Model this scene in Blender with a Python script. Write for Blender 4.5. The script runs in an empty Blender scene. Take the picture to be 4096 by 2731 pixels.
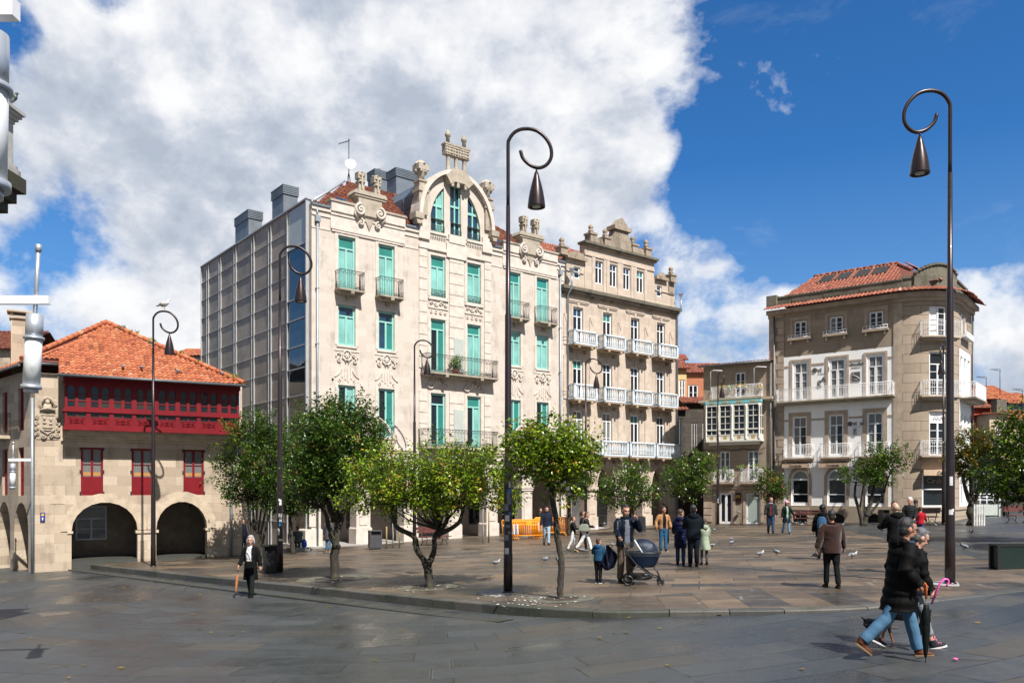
import bpy, math, random
from mathutils import Vector, Matrix
sin, cos, pi, rad = math.sin, math.cos, math.pi, math.radians
S = bpy.context.scene
COL = S.collection
rng = random.Random(7)

# ------------------------------------------------------------------ survey of the square
F, HZ, CX, ZC = 3244.0, 1947.0, 2048.0, 2.2       # focal length, horizon row, middle column, eye height
def gz(x, y):                                       # the square slopes gently down to the left and away
    x = max(-60, min(60, x)); y = max(-30, min(90, y))
    return .034*x - .0165*y
KX = [(-100, .2), (0, .2), (1.2, .14), (2.5, .1), (4, .075), (6, .045), (7.5, .015), (9, .008), (200, .008)]
def kerb_drop(x):
    for (a, p), (b, q) in zip(KX, KX[1:]):
        if x <= b: return p + (q-p)*(x-a)/(b-a)
    return .008
def sz(x, y): return gz(x, y) - kerb_drop(x)
def G(px, py, drop=0):                              # surveyed ground point of the square
    r = (px-CX)/F; q = (py-HZ)/F
    d = (ZC+drop)/(q + .034*r - .0165)
    return Vector((r*d, d, gz(r*d, d)-drop))
def W(px, py, d): return Vector(((px-CX)/F*d, d, ZC-(py-HZ)/F*d))

# ------------------------------------------------------------------ mesh building
class MB:
    def __init__(s, xf=None, ox=0, oy=0, oz=0):
        s.v = []; s.f = []; s.m = []; s.sm = []; s.t = []; s.xf = xf; s.o = (ox, oy, oz)
    def add(s, vs, fs, mi=0, smooth=False, tint=0.0):
        b = len(s.v); s.v.extend(vs)
        for f in fs:
            s.f.append([b+i for i in f]); s.m.append(mi); s.sm.append(smooth); s.t.append(tint)
    def box(s, x0, x1, y0, y1, z0, z1, mi=0, tint=0.0):
        if s.xf and x1-x0 > .3:
            n = int((x1-x0)/.3)+1
            vs = []; fs = []
            for i in range(n+1):
                x = x0+(x1-x0)*i/n; vs += [(x, y0, z0), (x, y1, z0), (x, y1, z1), (x, y0, z1)]
            for i in range(n):
                a = 4*i; b = a+4
                fs += [(a, b, b+3, a+3), (a+1, a+2, b+2, b+1), (a+3, b+3, b+2, a+2), (a, a+1, b+1, b)]
            fs += [(0, 3, 2, 1), (4*n, 4*n+1, 4*n+2, 4*n+3)]
            s.add(vs, fs, mi, False, tint); return
        s.add([(x0, y0, z0), (x1, y0, z0), (x1, y1, z0), (x0, y1, z0), (x0, y0, z1), (x1, y0, z1), (x1, y1, z1), (x0, y1, z1)],
              [(0, 3, 2, 1), (4, 5, 6, 7), (0, 1, 5, 4), (1, 2, 6, 5), (2, 3, 7, 6), (3, 0, 4, 7)], mi, False, tint)
    def prism(s, poly, y0, y1, mi=0):               # outline in x,z pushed through y
        n = len(poly)
        s.add([(x, y0, z) for x, z in poly]+[(x, y1, z) for x, z in poly],
              [tuple(range(n)), tuple(range(2*n-1, n-1, -1))]+[(i, i+n, (i+1) % n+n, (i+1) % n) for i in range(n)], mi)
    def prismz(s, poly, z0, z1, mi=0):
        n = len(poly)
        s.add([(x, y, z0) for x, y in poly]+[(x, y, z1) for x, y in poly],
              [tuple(range(n-1, -1, -1)), tuple(range(n, 2*n))]+[(i, (i+1) % n, (i+1) % n+n, i+n) for i in range(n)], mi)
    def tube(s, pts, r, n=8, mi=0, cap=True, tint=0.0, flat=1.0):
        pts = [Vector(p) for p in pts]
        rs = r if isinstance(r, (list, tuple)) else [r]*len(pts)
        vs = []; up = None
        for i, p in enumerate(pts):
            t = (pts[min(i+1, len(pts)-1)]-pts[max(i-1, 0)])
            if t.length < 1e-9: t = Vector((0, 0, 1))
            t.normalize()
            if up is None: up = Vector((1, 0, 0)) if abs(t.x) < .9 else Vector((0, 1, 0))
            a = (up-t*up.dot(t)).normalized(); b = t.cross(a); up = a
            for k in range(n):
                q = 2*pi*k/n; vs.append(tuple(p+(a*cos(q)+b*sin(q)*flat)*rs[i]))
        fs = []
        for i in range(len(pts)-1):
            for k in range(n): fs.append((i*n+k, i*n+(k+1) % n, (i+1)*n+(k+1) % n, (i+1)*n+k))
        s.add(vs, fs, mi, True, tint)
        if cap:
            b = len(s.v)-len(vs); e = b+(len(pts)-1)*n
            s.f += [[b+k for k in range(n-1, -1, -1)], [e+k for k in range(n)]]
            s.m += [mi, mi]; s.sm += [False, False]; s.t += [tint, tint]
    def lathe(s, prof, cx=0, cy=0, cz=0, n=16, mi=0, smooth=True, sy=1.0, tint=0.0):
        vs = []; fs = []
        for r, z in prof:
            for k in range(n): vs.append((cx+r*cos(2*pi*k/n), cy+sy*r*sin(2*pi*k/n), cz+z))
        for i in range(len(prof)-1):
            for k in range(n): fs.append((i*n+k, i*n+(k+1) % n, (i+1)*n+(k+1) % n, (i+1)*n+k))
        s.add(vs, fs, mi, smooth, tint)
        b = len(s.v)-len(vs); e = b+(len(prof)-1)*n
        s.f += [[b+k for k in range(n-1, -1, -1)], [e+k for k in range(n)]]
        s.m += [mi, mi]; s.sm += [False, False]; s.t += [tint, tint]
    def ell(s, c, r, n=10, mi=0, rot=None, tint=0.0):
        c = Vector(c); r = r if isinstance(r, (list, tuple)) else (r, r, r)
        m = n//2+1; vs = []; fs = []
        for i in range(m+1):
            th = pi*(i+.02)/(m+.04)
            for k in range(n):
                p = Vector((r[0]*sin(th)*cos(2*pi*k/n), r[1]*sin(th)*sin(2*pi*k/n), -r[2]*cos(th)))
                if rot: p = rot @ p
                vs.append(tuple(c+p))
        for i in range(m):
            for k in range(n): fs.append((i*n+k, i*n+(k+1) % n, (i+1)*n+(k+1) % n, (i+1)*n+k))
        fs += [tuple(range(n-1, -1, -1)), tuple(m*n+k for k in range(n))]
        s.add(vs, fs, mi, True, tint)
    def loft(s, secs, n=14, mi=0):                  # (centre, rx, ry) rings stacked roughly upwards
        vs = []; fs = []
        for c, rx, ry in secs:
            for k in range(n):
                q = 2*pi*k/n; vs.append((c[0]+rx*cos(q), c[1]+ry*sin(q), c[2]))
        for i in range(len(secs)-1):
            for k in range(n): fs.append((i*n+k, i*n+(k+1) % n, (i+1)*n+(k+1) % n, (i+1)*n+k))
        e = (len(secs)-1)*n
        fs += [tuple(range(n-1, -1, -1)), tuple(e+k for k in range(n))]
        s.add(vs, fs, mi, True)
    def wall(s, x0, x1, z0, z1, holes, y=0.0, dep=.25, mi=0, mr=None):
        """front wall with real openings; hole = (xa, xb, za, top) with top a height or a list of (x, z) of its curved head"""
        mr = mi if mr is None else mr
        H = []
        for h in holes:
            xa, xb, za, top = h[:4]
            cur = top if isinstance(top, list) else None
            zt = max(p[1] for p in cur) if cur else top
            H.append((xa, xb, za, zt, cur, h[4] if len(h) > 4 else dep))
        xs = sorted({x0, x1, *[h[0] for h in H], *[h[1] for h in H]}); zs = sorted({z0, z1, *[h[2] for h in H], *[h[3] for h in H]})
        if s.xf:
            k = x0
            while k < x1:
                if all(abs(k-x) > .05 for x in xs) : xs.append(k)
                k += .25
            xs.sort()
        xs = [x for x in xs if x0 <= x <= x1]; zs = [z for z in zs if z0 <= z <= z1]
        for i in range(len(xs)-1):
            for j in range(len(zs)-1):
                mx = (xs[i]+xs[i+1])/2; mz = (zs[j]+zs[j+1])/2
                if any(h[0] < mx < h[1] and h[2] < mz < h[3] for h in H): continue
                a, b, c, d = xs[i], xs[i+1], zs[j], zs[j+1]
                s.add([(a, y, c), (b, y, c), (b, y, d), (a, y, d)], [(0, 1, 2, 3)], mi)
        for xa, xb, za, zt, cur, dp in H:
            y1 = y+dp
            lz = cur[0][1] if cur else zt; rz = cur[-1][1] if cur else zt
            s.add([(xa, y, za), (xa, y1, za), (xa, y1, lz), (xa, y, lz)], [(0, 1, 2, 3)], mr)
            s.add([(xb, y, za), (xb, y, rz), (xb, y1, rz), (xb, y1, za)], [(0, 1, 2, 3)], mr)
            s.add([(xa, y, za), (xb, y, za), (xb, y1, za), (xa, y1, za)], [(0, 1, 2, 3)], mr)
            cc = cur if cur else [(xa, zt), (xb, zt)]
            for (p, q), (u, w) in zip(cc, cc[1:]):
                s.add([(p, y, q), (p, y1, q), (u, y1, w), (u, y, w)], [(0, 1, 2, 3)], mr)
                if cur: s.add([(p, y, q), (u, y, w), (u, y, zt), (p, y, zt)], [(0, 1, 2, 3)], mi)
    def build(s, name, mats, parent=None, pin=None):
        ox, oy, oz = s.o
        vs = [s.xf(*p) for p in s.v] if s.xf else s.v
        if ox or oy or oz: vs = [(p[0]+ox, p[1]+oy, p[2]+oz) for p in vs]
        me = bpy.data.meshes.new(name); me.from_pydata(vs, [], s.f)
        for m in (mats if isinstance(mats, (list, tuple)) else [mats]): me.materials.append(m)
        me.polygons.foreach_set('material_index', s.m); me.polygons.foreach_set('use_smooth', s.sm)
        if any(s.t):
            a = me.attributes.new('tint', 'FLOAT', 'FACE'); a.data.foreach_set('value', s.t)
        me.update()
        o = bpy.data.objects.new(name, me); COL.objects.link(o)
        if parent: o.parent = parent
        return o

def arc_top(xa, xb, zs, rise, n=14):
    c = (xa+xb)/2; h = (xb-xa)/2
    return [(c-h*cos(pi*i/n), zs+rise*sin(pi*i/n)) for i in range(n+1)]

def tag(o, label, cat, group=None, kind=None):
    if label: o['label'] = label
    if cat: o['category'] = cat
    if group: o['group'] = group
    if kind: o['kind'] = kind
    return o
def thing(name, label, cat, loc=(0, 0, 0), rz=0.0, group=None, scale=1.0):
    o = bpy.data.objects.new(name, None); COL.objects.link(o)
    o.location = loc; o.rotation_euler = (0, 0, rz); o.scale = (scale,)*3
    o.empty_display_size = .2
    return tag(o, label, cat, group)
def copy_tree(o, parent=None):
    c = o.copy(); COL.objects.link(c)
    if parent: c.parent = parent
    for ch in list(o.children): copy_tree(ch, c)
    return c
def dup(o, loc, rz, label, group=None, scale=None):
    c = copy_tree(o); c.location = loc; c.rotation_euler = (0, 0, rz); c['label'] = label
    if group: c['group'] = group
    if scale: c.scale = (scale,)*3
    return c
def text(name, body, size, loc, rot, m, parent, ext=.006, align='CENTER', sx=1.0, shear=0, bold=0.0):
    cu = bpy.data.curves.new(name, 'FONT'); cu.body = body; cu.size = size; cu.extrude = ext; cu.align_x = align; cu.shear = shear; cu.offset = bold
    t = bpy.data.objects.new(name, cu); COL.objects.link(t)
    dg = bpy.context.evaluated_depsgraph_get(); me = bpy.data.meshes.new_from_object(t.evaluated_get(dg), depsgraph=dg)
    bpy.data.objects.remove(t); bpy.data.curves.remove(cu); me.materials.clear(); me.materials.append(m)
    o = bpy.data.objects.new(name, me); COL.objects.link(o); o.parent = parent; o.location = loc; o.rotation_euler = rot; o.scale = (sx, 1, 1)
    return o
def remesh(mb, name, mats, parent, vox, smooth=2):
    o = mb.build(name, mats)
    for i in range(len(o.data.materials)-1): o.data.materials.pop()
    r = o.modifiers.new('r', 'REMESH'); r.mode = 'VOXEL'; r.voxel_size = vox
    if smooth:
        k = o.modifiers.new('s', 'SMOOTH'); k.factor = .5; k.iterations = smooth
    dg = bpy.context.evaluated_depsgraph_get(); dg.update()
    me = bpy.data.meshes.new_from_object(o.evaluated_get(dg), depsgraph=dg)
    old = o.data; o.modifiers.clear(); o.data = me; bpy.data.meshes.remove(old)
    me.polygons.foreach_set('use_smooth', [True]*len(me.polygons))
    me.name = name
    if not me.materials: me.materials.append(mats if not isinstance(mats, (list, tuple)) else mats[0])
    if parent: o.parent = parent
    return o

# ------------------------------------------------------------------ materials
class T:
    def __init__(s, name):
        s.m = bpy.data.materials.new(name); s.m.use_nodes = True; s.t = s.m.node_tree
        s.b = s.t.nodes['Principled BSDF']
    def n(s, typ, ins=None, **props):
        nd = s.t.nodes.new('ShaderNode'+typ)
        for k, v in props.items(): setattr(nd, k, v)
        for k, v in (ins or {}).items(): s.set(nd.inputs[k], v)
        return nd
    def set(s, sock, v):
        if isinstance(v, tuple) and len(v) == 2 and hasattr(v[0], 'outputs'): s.t.links.new(v[0].outputs[v[1]], sock)
        elif hasattr(v, 'outputs'): s.t.links.new(v.outputs[0], sock)
        else:
            if isinstance(v, (tuple, list)) and len(v) == 3 and sock.type == 'RGBA': v = (*v, 1)
            sock.default_value = v
    def mix(s, a, b, f, typ='MIX'):
        nd = s.n('MixRGB', blend_type=typ); s.set(nd.inputs['Color1'], a); s.set(nd.inputs['Color2'], b); s.set(nd.inputs['Fac'], f); return nd
    def math(s, op, a, b=0.0, c=0.0):
        nd = s.n('Math', operation=op); s.set(nd.inputs[0], a); s.set(nd.inputs[1], b); s.set(nd.inputs[2], c); return nd
    def ramp(s, fac, stops):
        nd = s.n('ValToRGB'); s.set(nd.inputs['Fac'], fac); e = nd.color_ramp.elements
        while len(e) < len(stops): e.new(.5)
        for el, (p, c) in zip(e, stops): el.position = p; el.color = (*c, 1) if len(c) == 3 else c
        return nd
    def noise(s, vec, scale, detail=4.0, rough=.6, dist=0.0):
        return s.n('TexNoise', {'Vector': vec, 'Scale': scale, 'Detail': detail, 'Roughness': rough, 'Distortion': dist})
    def obj(s):
        tc = s.n('TexCoord'); return (tc, 'Object')
    def bump(s, h, strength, dist=.02):
        nd = s.n('Bump', {'Height': h, 'Strength': strength, 'Distance': dist}); s.set(s.b.inputs['Normal'], nd); return nd
def g3(v): return (v, v, v)

def simple(name, col, rough=.6, metal=0.0, var=.15, vs=3.0, bump=0.0, bs=40.0, spec=.5, coat=0.0):
    t = T(name); o = t.obj()
    n = t.noise(o, vs)
    c = t.mix(tuple(x*(1-var) for x in col), tuple(min(1, x*(1+var)) for x in col), t.ramp(n, [(.3, g3(0)), (.7, g3(1))]))
    t.set(t.b.inputs['Base Color'], c); t.b.inputs['Roughness'].default_value = rough; t.b.inputs['Metallic'].default_value = metal
    t.b.inputs['Specular IOR Level'].default_value = spec; t.b.inputs['Coat Weight'].default_value = coat
    if bump: t.bump(t.noise(o, bs), bump)
    return t.m

def masonry(name, c1, c2, mort, bw, bh, ms=.012, rough=.8, var=.22, stain=.35, stain_col=(.05, .045, .035), bump=.35, moss=0.0, off=.5):
    t = T(name); o = t.obj()
    sp = t.n('SeparateXYZ', {'Vector': o})
    v = t.n('CombineXYZ', {'X': t.math('ADD', (sp, 'X'), (sp, 'Y')), 'Y': (sp, 'Z')})
    br = t.n('TexBrick', {'Vector': v, 'Color1': c1, 'Color2': c2, 'Mortar': mort, 'Scale': 1.0, 'Mortar Size': ms, 'Mortar Smooth': .3, 'Bias': 0.0, 'Brick Width': bw, 'Row Height': bh}, offset=off)
    n1 = t.noise(o, 1.1, 6, .65); n2 = t.noise(o, 14, 5, .7)
    c = t.mix(br, t.mix(br, g3(.0), .5), t.math('MULTIPLY', t.ramp(n2, [(.35, g3(0)), (.75, g3(1))]), var))
    wv = t.n('Mapping', {'Vector': o, 'Scale': (2.2, 2.2, .35)})
    n3 = t.noise(wv, 1.0, 5, .65)
    c = t.mix(c, stain_col, t.math('MULTIPLY', t.ramp(t.math('MULTIPLY', n1, n3), [(.26, g3(0)), (.42, g3(1))]), stain))
    if moss:
        n4 = t.noise(o, 3.0, 5, .7)
        c = t.mix(c, (.06, .075, .03), t.math('MULTIPLY', t.ramp(n4, [(.5, g3(0)), (.62, g3(1))]), moss))
    t.set(t.b.inputs['Base Color'], c); t.b.inputs['Roughness'].default_value = rough; t.b.inputs['Specular IOR Level'].default_value = .25
    t.bump(t.math('SUBTRACT', t.math('MULTIPLY', n2, .5), (br, 'Fac')), bump, .012)
    return t.m

def glassmat(name, col, rough=.03, spec=.5, curtain=None):
    """window pane over a dark or curtained room"""
    t = T(name); o = t.obj(); n = t.noise(o, .9, 2)
    base = t.mix(tuple(x*.6 for x in col), tuple(x*1.5 for x in col), n)
    if curtain:
        w = t.n('TexWave', {'Vector': o, 'Scale': 3.5, 'Distortion': 1.5, 'Detail': 1.0}, bands_direction='X')
        base = t.mix(base, curtain, t.math('MULTIPLY_ADD', w, .3, .55))
    t.set(t.b.inputs['Base Color'], base)
    t.b.inputs['Roughness'].default_value = rough; t.b.inputs['Specular IOR Level'].default_value = spec
    t.bump(t.noise(o, 1.7, 1), .04, .05)
    return t.m

def tilemat(name, stops, lich=.3, lcol=(.32, .2, .03)):
    t = T(name); o = t.obj()
    a = t.n('Attribute', attribute_name='tint')
    c = t.ramp((a, 'Fac'), stops)
    n2 = t.noise(o, 9, 5, .7)
    c = t.mix(c, (.05, .03, .025), t.math('MULTIPLY', t.ramp(n2, [(.5, g3(0)), (.75, g3(1))]), .5))
    n3 = t.noise(o, 2.2, 6, .75)
    c = t.mix(c, lcol, t.math('MULTIPLY', t.ramp(n3, [(.55, g3(0)), (.68, g3(1))]), lich))
    n4 = t.noise(o, 6.0, 6, .75)
    c = t.mix(c, (.33, .3, .26), t.math('MULTIPLY', t.ramp(n4, [(.6, g3(0)), (.72, g3(1))]), .45))
    t.set(t.b.inputs['Base Color'], c); t.b.inputs['Roughness'].default_value = .75; t.b.inputs['Specular IOR Level'].default_value = .3
    t.bump(n2, .3)
    return t.m

def leafmat(name, stops, rough=.32, trans=.16):
    t = T(name)
    a = t.n('Attribute', attribute_name='tint')
    c = t.ramp((a, 'Fac'), stops)
    t.set(t.b.inputs['Base Color'], c); t.b.inputs['Roughness'].default_value = rough; t.b.inputs['Specular IOR Level'].default_value = .35
    tr = t.n('BsdfTranslucent', {'Color': t.mix(c, (.35, .5, .05), .35)})
    mx = t.n('MixShader', {'Fac': trans}); t.set(mx.inputs[1], t.b); t.set(mx.inputs[2], tr)
    t.t.links.new(mx.outputs[0], t.t.nodes['Material Output'].inputs['Surface'])
    return t.m

# ------------------------------------------------------------------ camera, sun, sky
cam = bpy.data.cameras.new('camera'); co = bpy.data.objects.new('camera', cam); COL.objects.link(co)
co.location = (0, 0, ZC); co.rotation_euler = (rad(90), 0, 0)
cam.sensor_width = 36; cam.lens = F/4096*36; cam.shift_y = (HZ-2731/2)/4096; cam.clip_end = 3000; cam.clip_start = .1
S.camera = co
SUN_EL, SUN_AZ = rad(52), rad(30)                    # azimuth turned from straight behind the camera to the right
d = Vector((cos(SUN_EL)*sin(SUN_AZ), -cos(SUN_EL)*cos(SUN_AZ), sin(SUN_EL)))
sl = bpy.data.lights.new('sun', 'SUN'); sl.energy = 5.0; sl.angle = rad(.5); sl.color = (1.0, .955, .9)
so = bpy.data.objects.new('sun', sl); COL.objects.link(so); so.rotation_euler = d.to_track_quat('Z', 'Y').to_euler(); so.location = (20, -20, 40)
S.view_settings.view_transform = 'Standard'; S.view_settings.look = 'None'; S.view_settings.exposure = .68
try: S.cycles.use_denoising = True
except Exception: pass
S.cycles.max_bounces = 6; S.cycles.diffuse_bounces = 3; S.cycles.glossy_bounces = 3; S.cycles.transparent_max_bounces = 12

w = bpy.data.worlds.new('World'); S.world = w; w.use_nodes = True
nt = w.node_tree; nt.nodes.clear()
class TW(T):
    def __init__(s, t): s.t = t
k = TW(nt)
sky = k.n('TexSky', sky_type='NISHITA'); sky.sun_disc = False; sky.sun_elevation = SUN_EL; sky.sun_rotation = rad(180)-SUN_AZ
sky.air_density = 1.0; sky.dust_density = .3; sky.ozone_density = 4.0; sky.altitude = 50
tc = k.n('TexCoord'); dirv = (tc, 'Generated')
sepd = k.n('SeparateXYZ', {'Vector': dirv})
# clouds live on the sky as directions: a broken cumulus field steered by a few broad masses
stretch = k.n('Mapping', {'Vector': dirv, 'Scale': (1.0, 1.0, 1.25)})
def fbm(vec, sc, det=10, ro=.58, di=.15): return (k.noise(vec, sc, det, ro, di), 'Fac')
off = k.n('Mapping', {'Vector': stretch, 'Location': (.022, -.016, .05)})
nA = fbm(stretch, 4.3); nB = fbm(off, 4.3)
fA = fbm(stretch, 13.0, 9, .62); fB = fbm(off, 13.0, 9, .62)
big = k.noise(stretch, 2.3, 5, .55)
wsp = k.noise(k.n('Mapping', {'Vector': dirv, 'Scale': (2.0, 2.0, 5.0), 'Rotation': (0, .5, 0)}), 3.0, 8, .65, .6)
def skydir(px, py): return Vector(((px-CX)/F, 1, -(py-HZ)/F)).normalized()
def blob(px, py, inner, outer):
    dp = k.n('VectorMath', {0: dirv, 1: tuple(skydir(px, py))}, operation='DOT_PRODUCT')
    mr = k.n('MapRange', {'Value': (dp, 'Value'), 'From Min': cos(rad(outer)), 'From Max': cos(rad(inner)), 'To Min': 0.0, 'To Max': 1.0}, interpolation_type='SMOOTHSTEP')
    return mr
def summed(lst):
    acc = None
    for px, py, a, b, wgt in lst:
        x = k.math('MULTIPLY', blob(px, py, a, b), wgt)
        acc = x if acc is None else k.math('ADD', acc, x)
    return acc

mass = summed([(500, 300, 5, 18, .42), (1350, 450, 5, 17, .42), (2000, 60, 3, 19, .36), (2900, -60, 1, 14, .3), (350, 1050, 4, 15, .32), (1050, 950, 3, 12, .24), (1650, 700, 2, 11, .26),
    (2480, 700, .8, 5.5, .5), (2800, 960, .6, 4.2, .34), (2850, 1330, 2, 8, .38), (3300, 1380, 1, 5.5, .3), (3990, 1400, 2, 9, .55), (3150, 330, .1, 4.2, .1), (3520, 230, .1, 3.6, .15), (3050, 800, .2, 2.0, .16),
    (3500, 600, 7, 20, -.5), (2800, 620, 1.0, 4.5, -.2), (600, 680, .1, 3.4, -.38), (400, 930, .1, 4.6, -.3), (120, 1080, .1, 3.0, -.22), (30, 120, .1, 2.6, -.36), (460, -30, .1, 2.4, -.4), (2200, 560, .3, 3.5, -.2)])
back = k.n('MapRange', {'Value': (sepd, 'Y'), 'From Min': -.2, 'From Max': .35, 'To Min': 1.0, 'To Max': 0.0})  # unseen grey cloud behind the camera, added to keep the fill light neutral
mass = k.math('ADD', mass, k.math('MULTIPLY', back, .3))
def dens(n, f): return k.math('ADD', k.math('ADD', k.math('MULTIPLY', k.math('SUBTRACT', n, .5), 1.75), k.math('MULTIPLY', k.math('SUBTRACT', f, .5), .55)), k.math('ADD', k.math('MULTIPLY', mass, .85), .44))
den = dens(nA, fA); denB = dens(nB, fB)
cover = k.ramp(den, [(.47, g3(0)), (.56, g3(.35)), (.65, g3(.8)), (.78, g3(1))])
lit = k.math('SUBTRACT', den, denB)                  # thinner towards the sun: a lit edge
thick = k.n('MapRange', {'Value': den, 'From Min': .6, 'From Max': 1.15, 'To Min': .22, 'To Max': -.08})
shv = k.math('ADD', k.math('ADD', k.math('MULTIPLY', lit, 1.5), thick), k.math('MULTIPLY_ADD', (big, 'Fac'), 1.1, -.22))
shade = k.ramp(shv, [(.0, (.46, .52, .62)), (.22, (.58, .63, .72)), (.45, (.8, .82, .87)), (.68, (.95, .96, .97)), (1, (1, 1, 1))])
thin = k.math('MULTIPLY', k.ramp((wsp, 'Fac'), [(.58, g3(0)), (.8, g3(1))]), .12)
low = k.n('MapRange', {'Value': (sepd, 'Z'), 'From Min': .0, 'From Max': .36, 'To Min': .75, 'To Max': 0.0})
fac = k.math('MINIMUM', k.math('ADD', cover, thin), 1.0)
shade = k.mix(shade, k.mix(shade, (.40, .385, .36), 1.0, 'MULTIPLY'), back)
bg1 = k.n('Background', {'Color': k.mix(sky, (.30, .76, 1.15), 1.0, 'MULTIPLY'), 'Strength': .074})
bg2 = k.n('Background', {'Color': shade, 'Strength': .64})
bgh = k.n('Background', {'Color': (.30, .50, .80), 'Strength': .52})
m0 = k.n('MixShader', {'Fac': low}); k.set(m0.inputs[1], bg1); k.set(m0.inputs[2], bgh)
m1 = k.n('MixShader', {'Fac': fac}); k.set(m1.inputs[1], m0); k.set(m1.inputs[2], bg2)
out = k.n('OutputWorld'); nt.links.new(m1.outputs[0], out.inputs['Surface'])
# ------------------------------------------------------------------ materials of the place
M_ASH = masonry('pale_ashlar', (.60, .53, .465), (.525, .46, .395), (.565, .50, .435), .95, .42, .007, .85, .14, .55, stain_col=(.2, .175, .14), bump=.15)
M_TRIM = simple('pale_trim_stone', (.575, .51, .445), .85, var=.16, vs=2.5, bump=.15)
M_CARVE = masonry('weathered_carving', (.46, .40, .32), (.4, .35, .28), (.2, .18, .15), 3, 3, .0, .9, .3, .45, moss=.22, bump=.4)
M_STONE2 = masonry('warm_ashlar', (.47, .385, .31), (.54, .455, .37), (.4, .33, .27), 1.1, .48, .01, .85, .14, .3, bump=.2)
M_TRIM2 = simple('warm_trim_stone', (.49, .405, .33), .85, var=.18, vs=2.0, bump=.15)
M_MOSSY = masonry('mossy_cornice', (.2, .18, .14), (.14, .125, .1), (.1, .09, .07), 1.3, .6, .01, .9, .4, .5, moss=.4, bump=.5)
M_GRAN = masonry('golden_granite', (.56, .46, .345), (.36, .285, .21), (.4, .33, .25), .82, .42, .008, .85, .3, .6, stain_col=(.12, .095, .07), bump=.5)
M_GRANT = simple('granite_trim', (.47, .38, .28), .85, var=.25, vs=2, bump=.3)
M_BRN = masonry('brown_granite', (.37, .295, .22), (.29, .235, .175), (.24, .195, .15), 1.2, .44, .008, .85, .18, .3, bump=.3)
M_BRNT = simple('brown_trim', (.39, .31, .235), .85, var=.2, vs=2, bump=.25)
M_WALLW = simple('white_render', (.86, .85, .83), .9, var=.05, vs=1.2, bump=.06)
M_TEAL = simple('teal_paint', (.26, .54, .48), .4, var=.06)
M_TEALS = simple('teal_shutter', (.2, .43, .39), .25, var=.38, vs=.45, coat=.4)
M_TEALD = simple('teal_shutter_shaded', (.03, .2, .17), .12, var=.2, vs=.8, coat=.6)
M_GLASS = glassmat('dark_pane', (.012, .016, .02))
M_GLASSB = glassmat('blue_pane', (.015, .045, .085), .02, .8)
M_GLASSC = glassmat('curtained_pane', (.05, .055, .055), .06, .5, (.2, .2, .19))
M_WHITE = simple('white_paint', (.8, .8, .8), .45, var=.04)
M_PALEB = simple('pale_blue_balusters', (.60, .66, .70), .6, var=.08)
M_RED = simple('crimson_paint', (.17, .004, .009), .55, var=.16, vs=1.5, spec=.3)
M_IRON = simple('dark_iron', (.035, .037, .037), .5, .3, var=.3)
M_ZINC = simple('zinc_sheet', (.15, .18, .21), .5, .2, var=.2, vs=1.2)
M_PIPE = simple('grey_pipe', (.3, .34, .37), .45, .3, var=.15)
M_GUTTER = simple('grey_gutter', (.13, .135, .14), .5, .4)
M_DARKIN = simple('dark_interior', (.02, .019, .018), .8, var=.3)
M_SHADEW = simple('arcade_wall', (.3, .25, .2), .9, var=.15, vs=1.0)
M_LAMP = simple('bronze_lamp_paint', (.035, .024, .024), .33, .55, var=.15, vs=4, coat=.2)
M_BLACK = simple('black_coat', (.012, .012, .013), .55, var=.3)
M_WOOD = simple('bench_wood', (.11, .035, .03), .5, var=.3, vs=6)
M_CONC = simple('concrete', (.3, .29, .27), .85, var=.2)
M_YEL = simple('barrier_orange', (.82, .3, .01), .45, var=.12)
M_METAL = simple('brushed_metal', (.42, .43, .43), .45, .3, var=.1)
TILES = tilemat('orange_tiles', [(0, (.18, .055, .03)), (.3, (.36, .1, .045)), (.65, (.48, .155, .07)), (.9, (.52, .23, .12)), (1, (.42, .28, .19))], .5, (.34, .17, .02))
TILES2 = tilemat('red_tiles', [(0, (.17, .055, .035)), (.5, (.29, .095, .06)), (.85, (.38, .15, .095)), (1, (.4, .25, .19))], .35)
TILES3 = tilemat('dark_red_tiles', [(0, (.075, .02, .013)), (.5, (.125, .034, .02)), (1, (.2, .07, .036))], .6, (.28, .14, .012))

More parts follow.
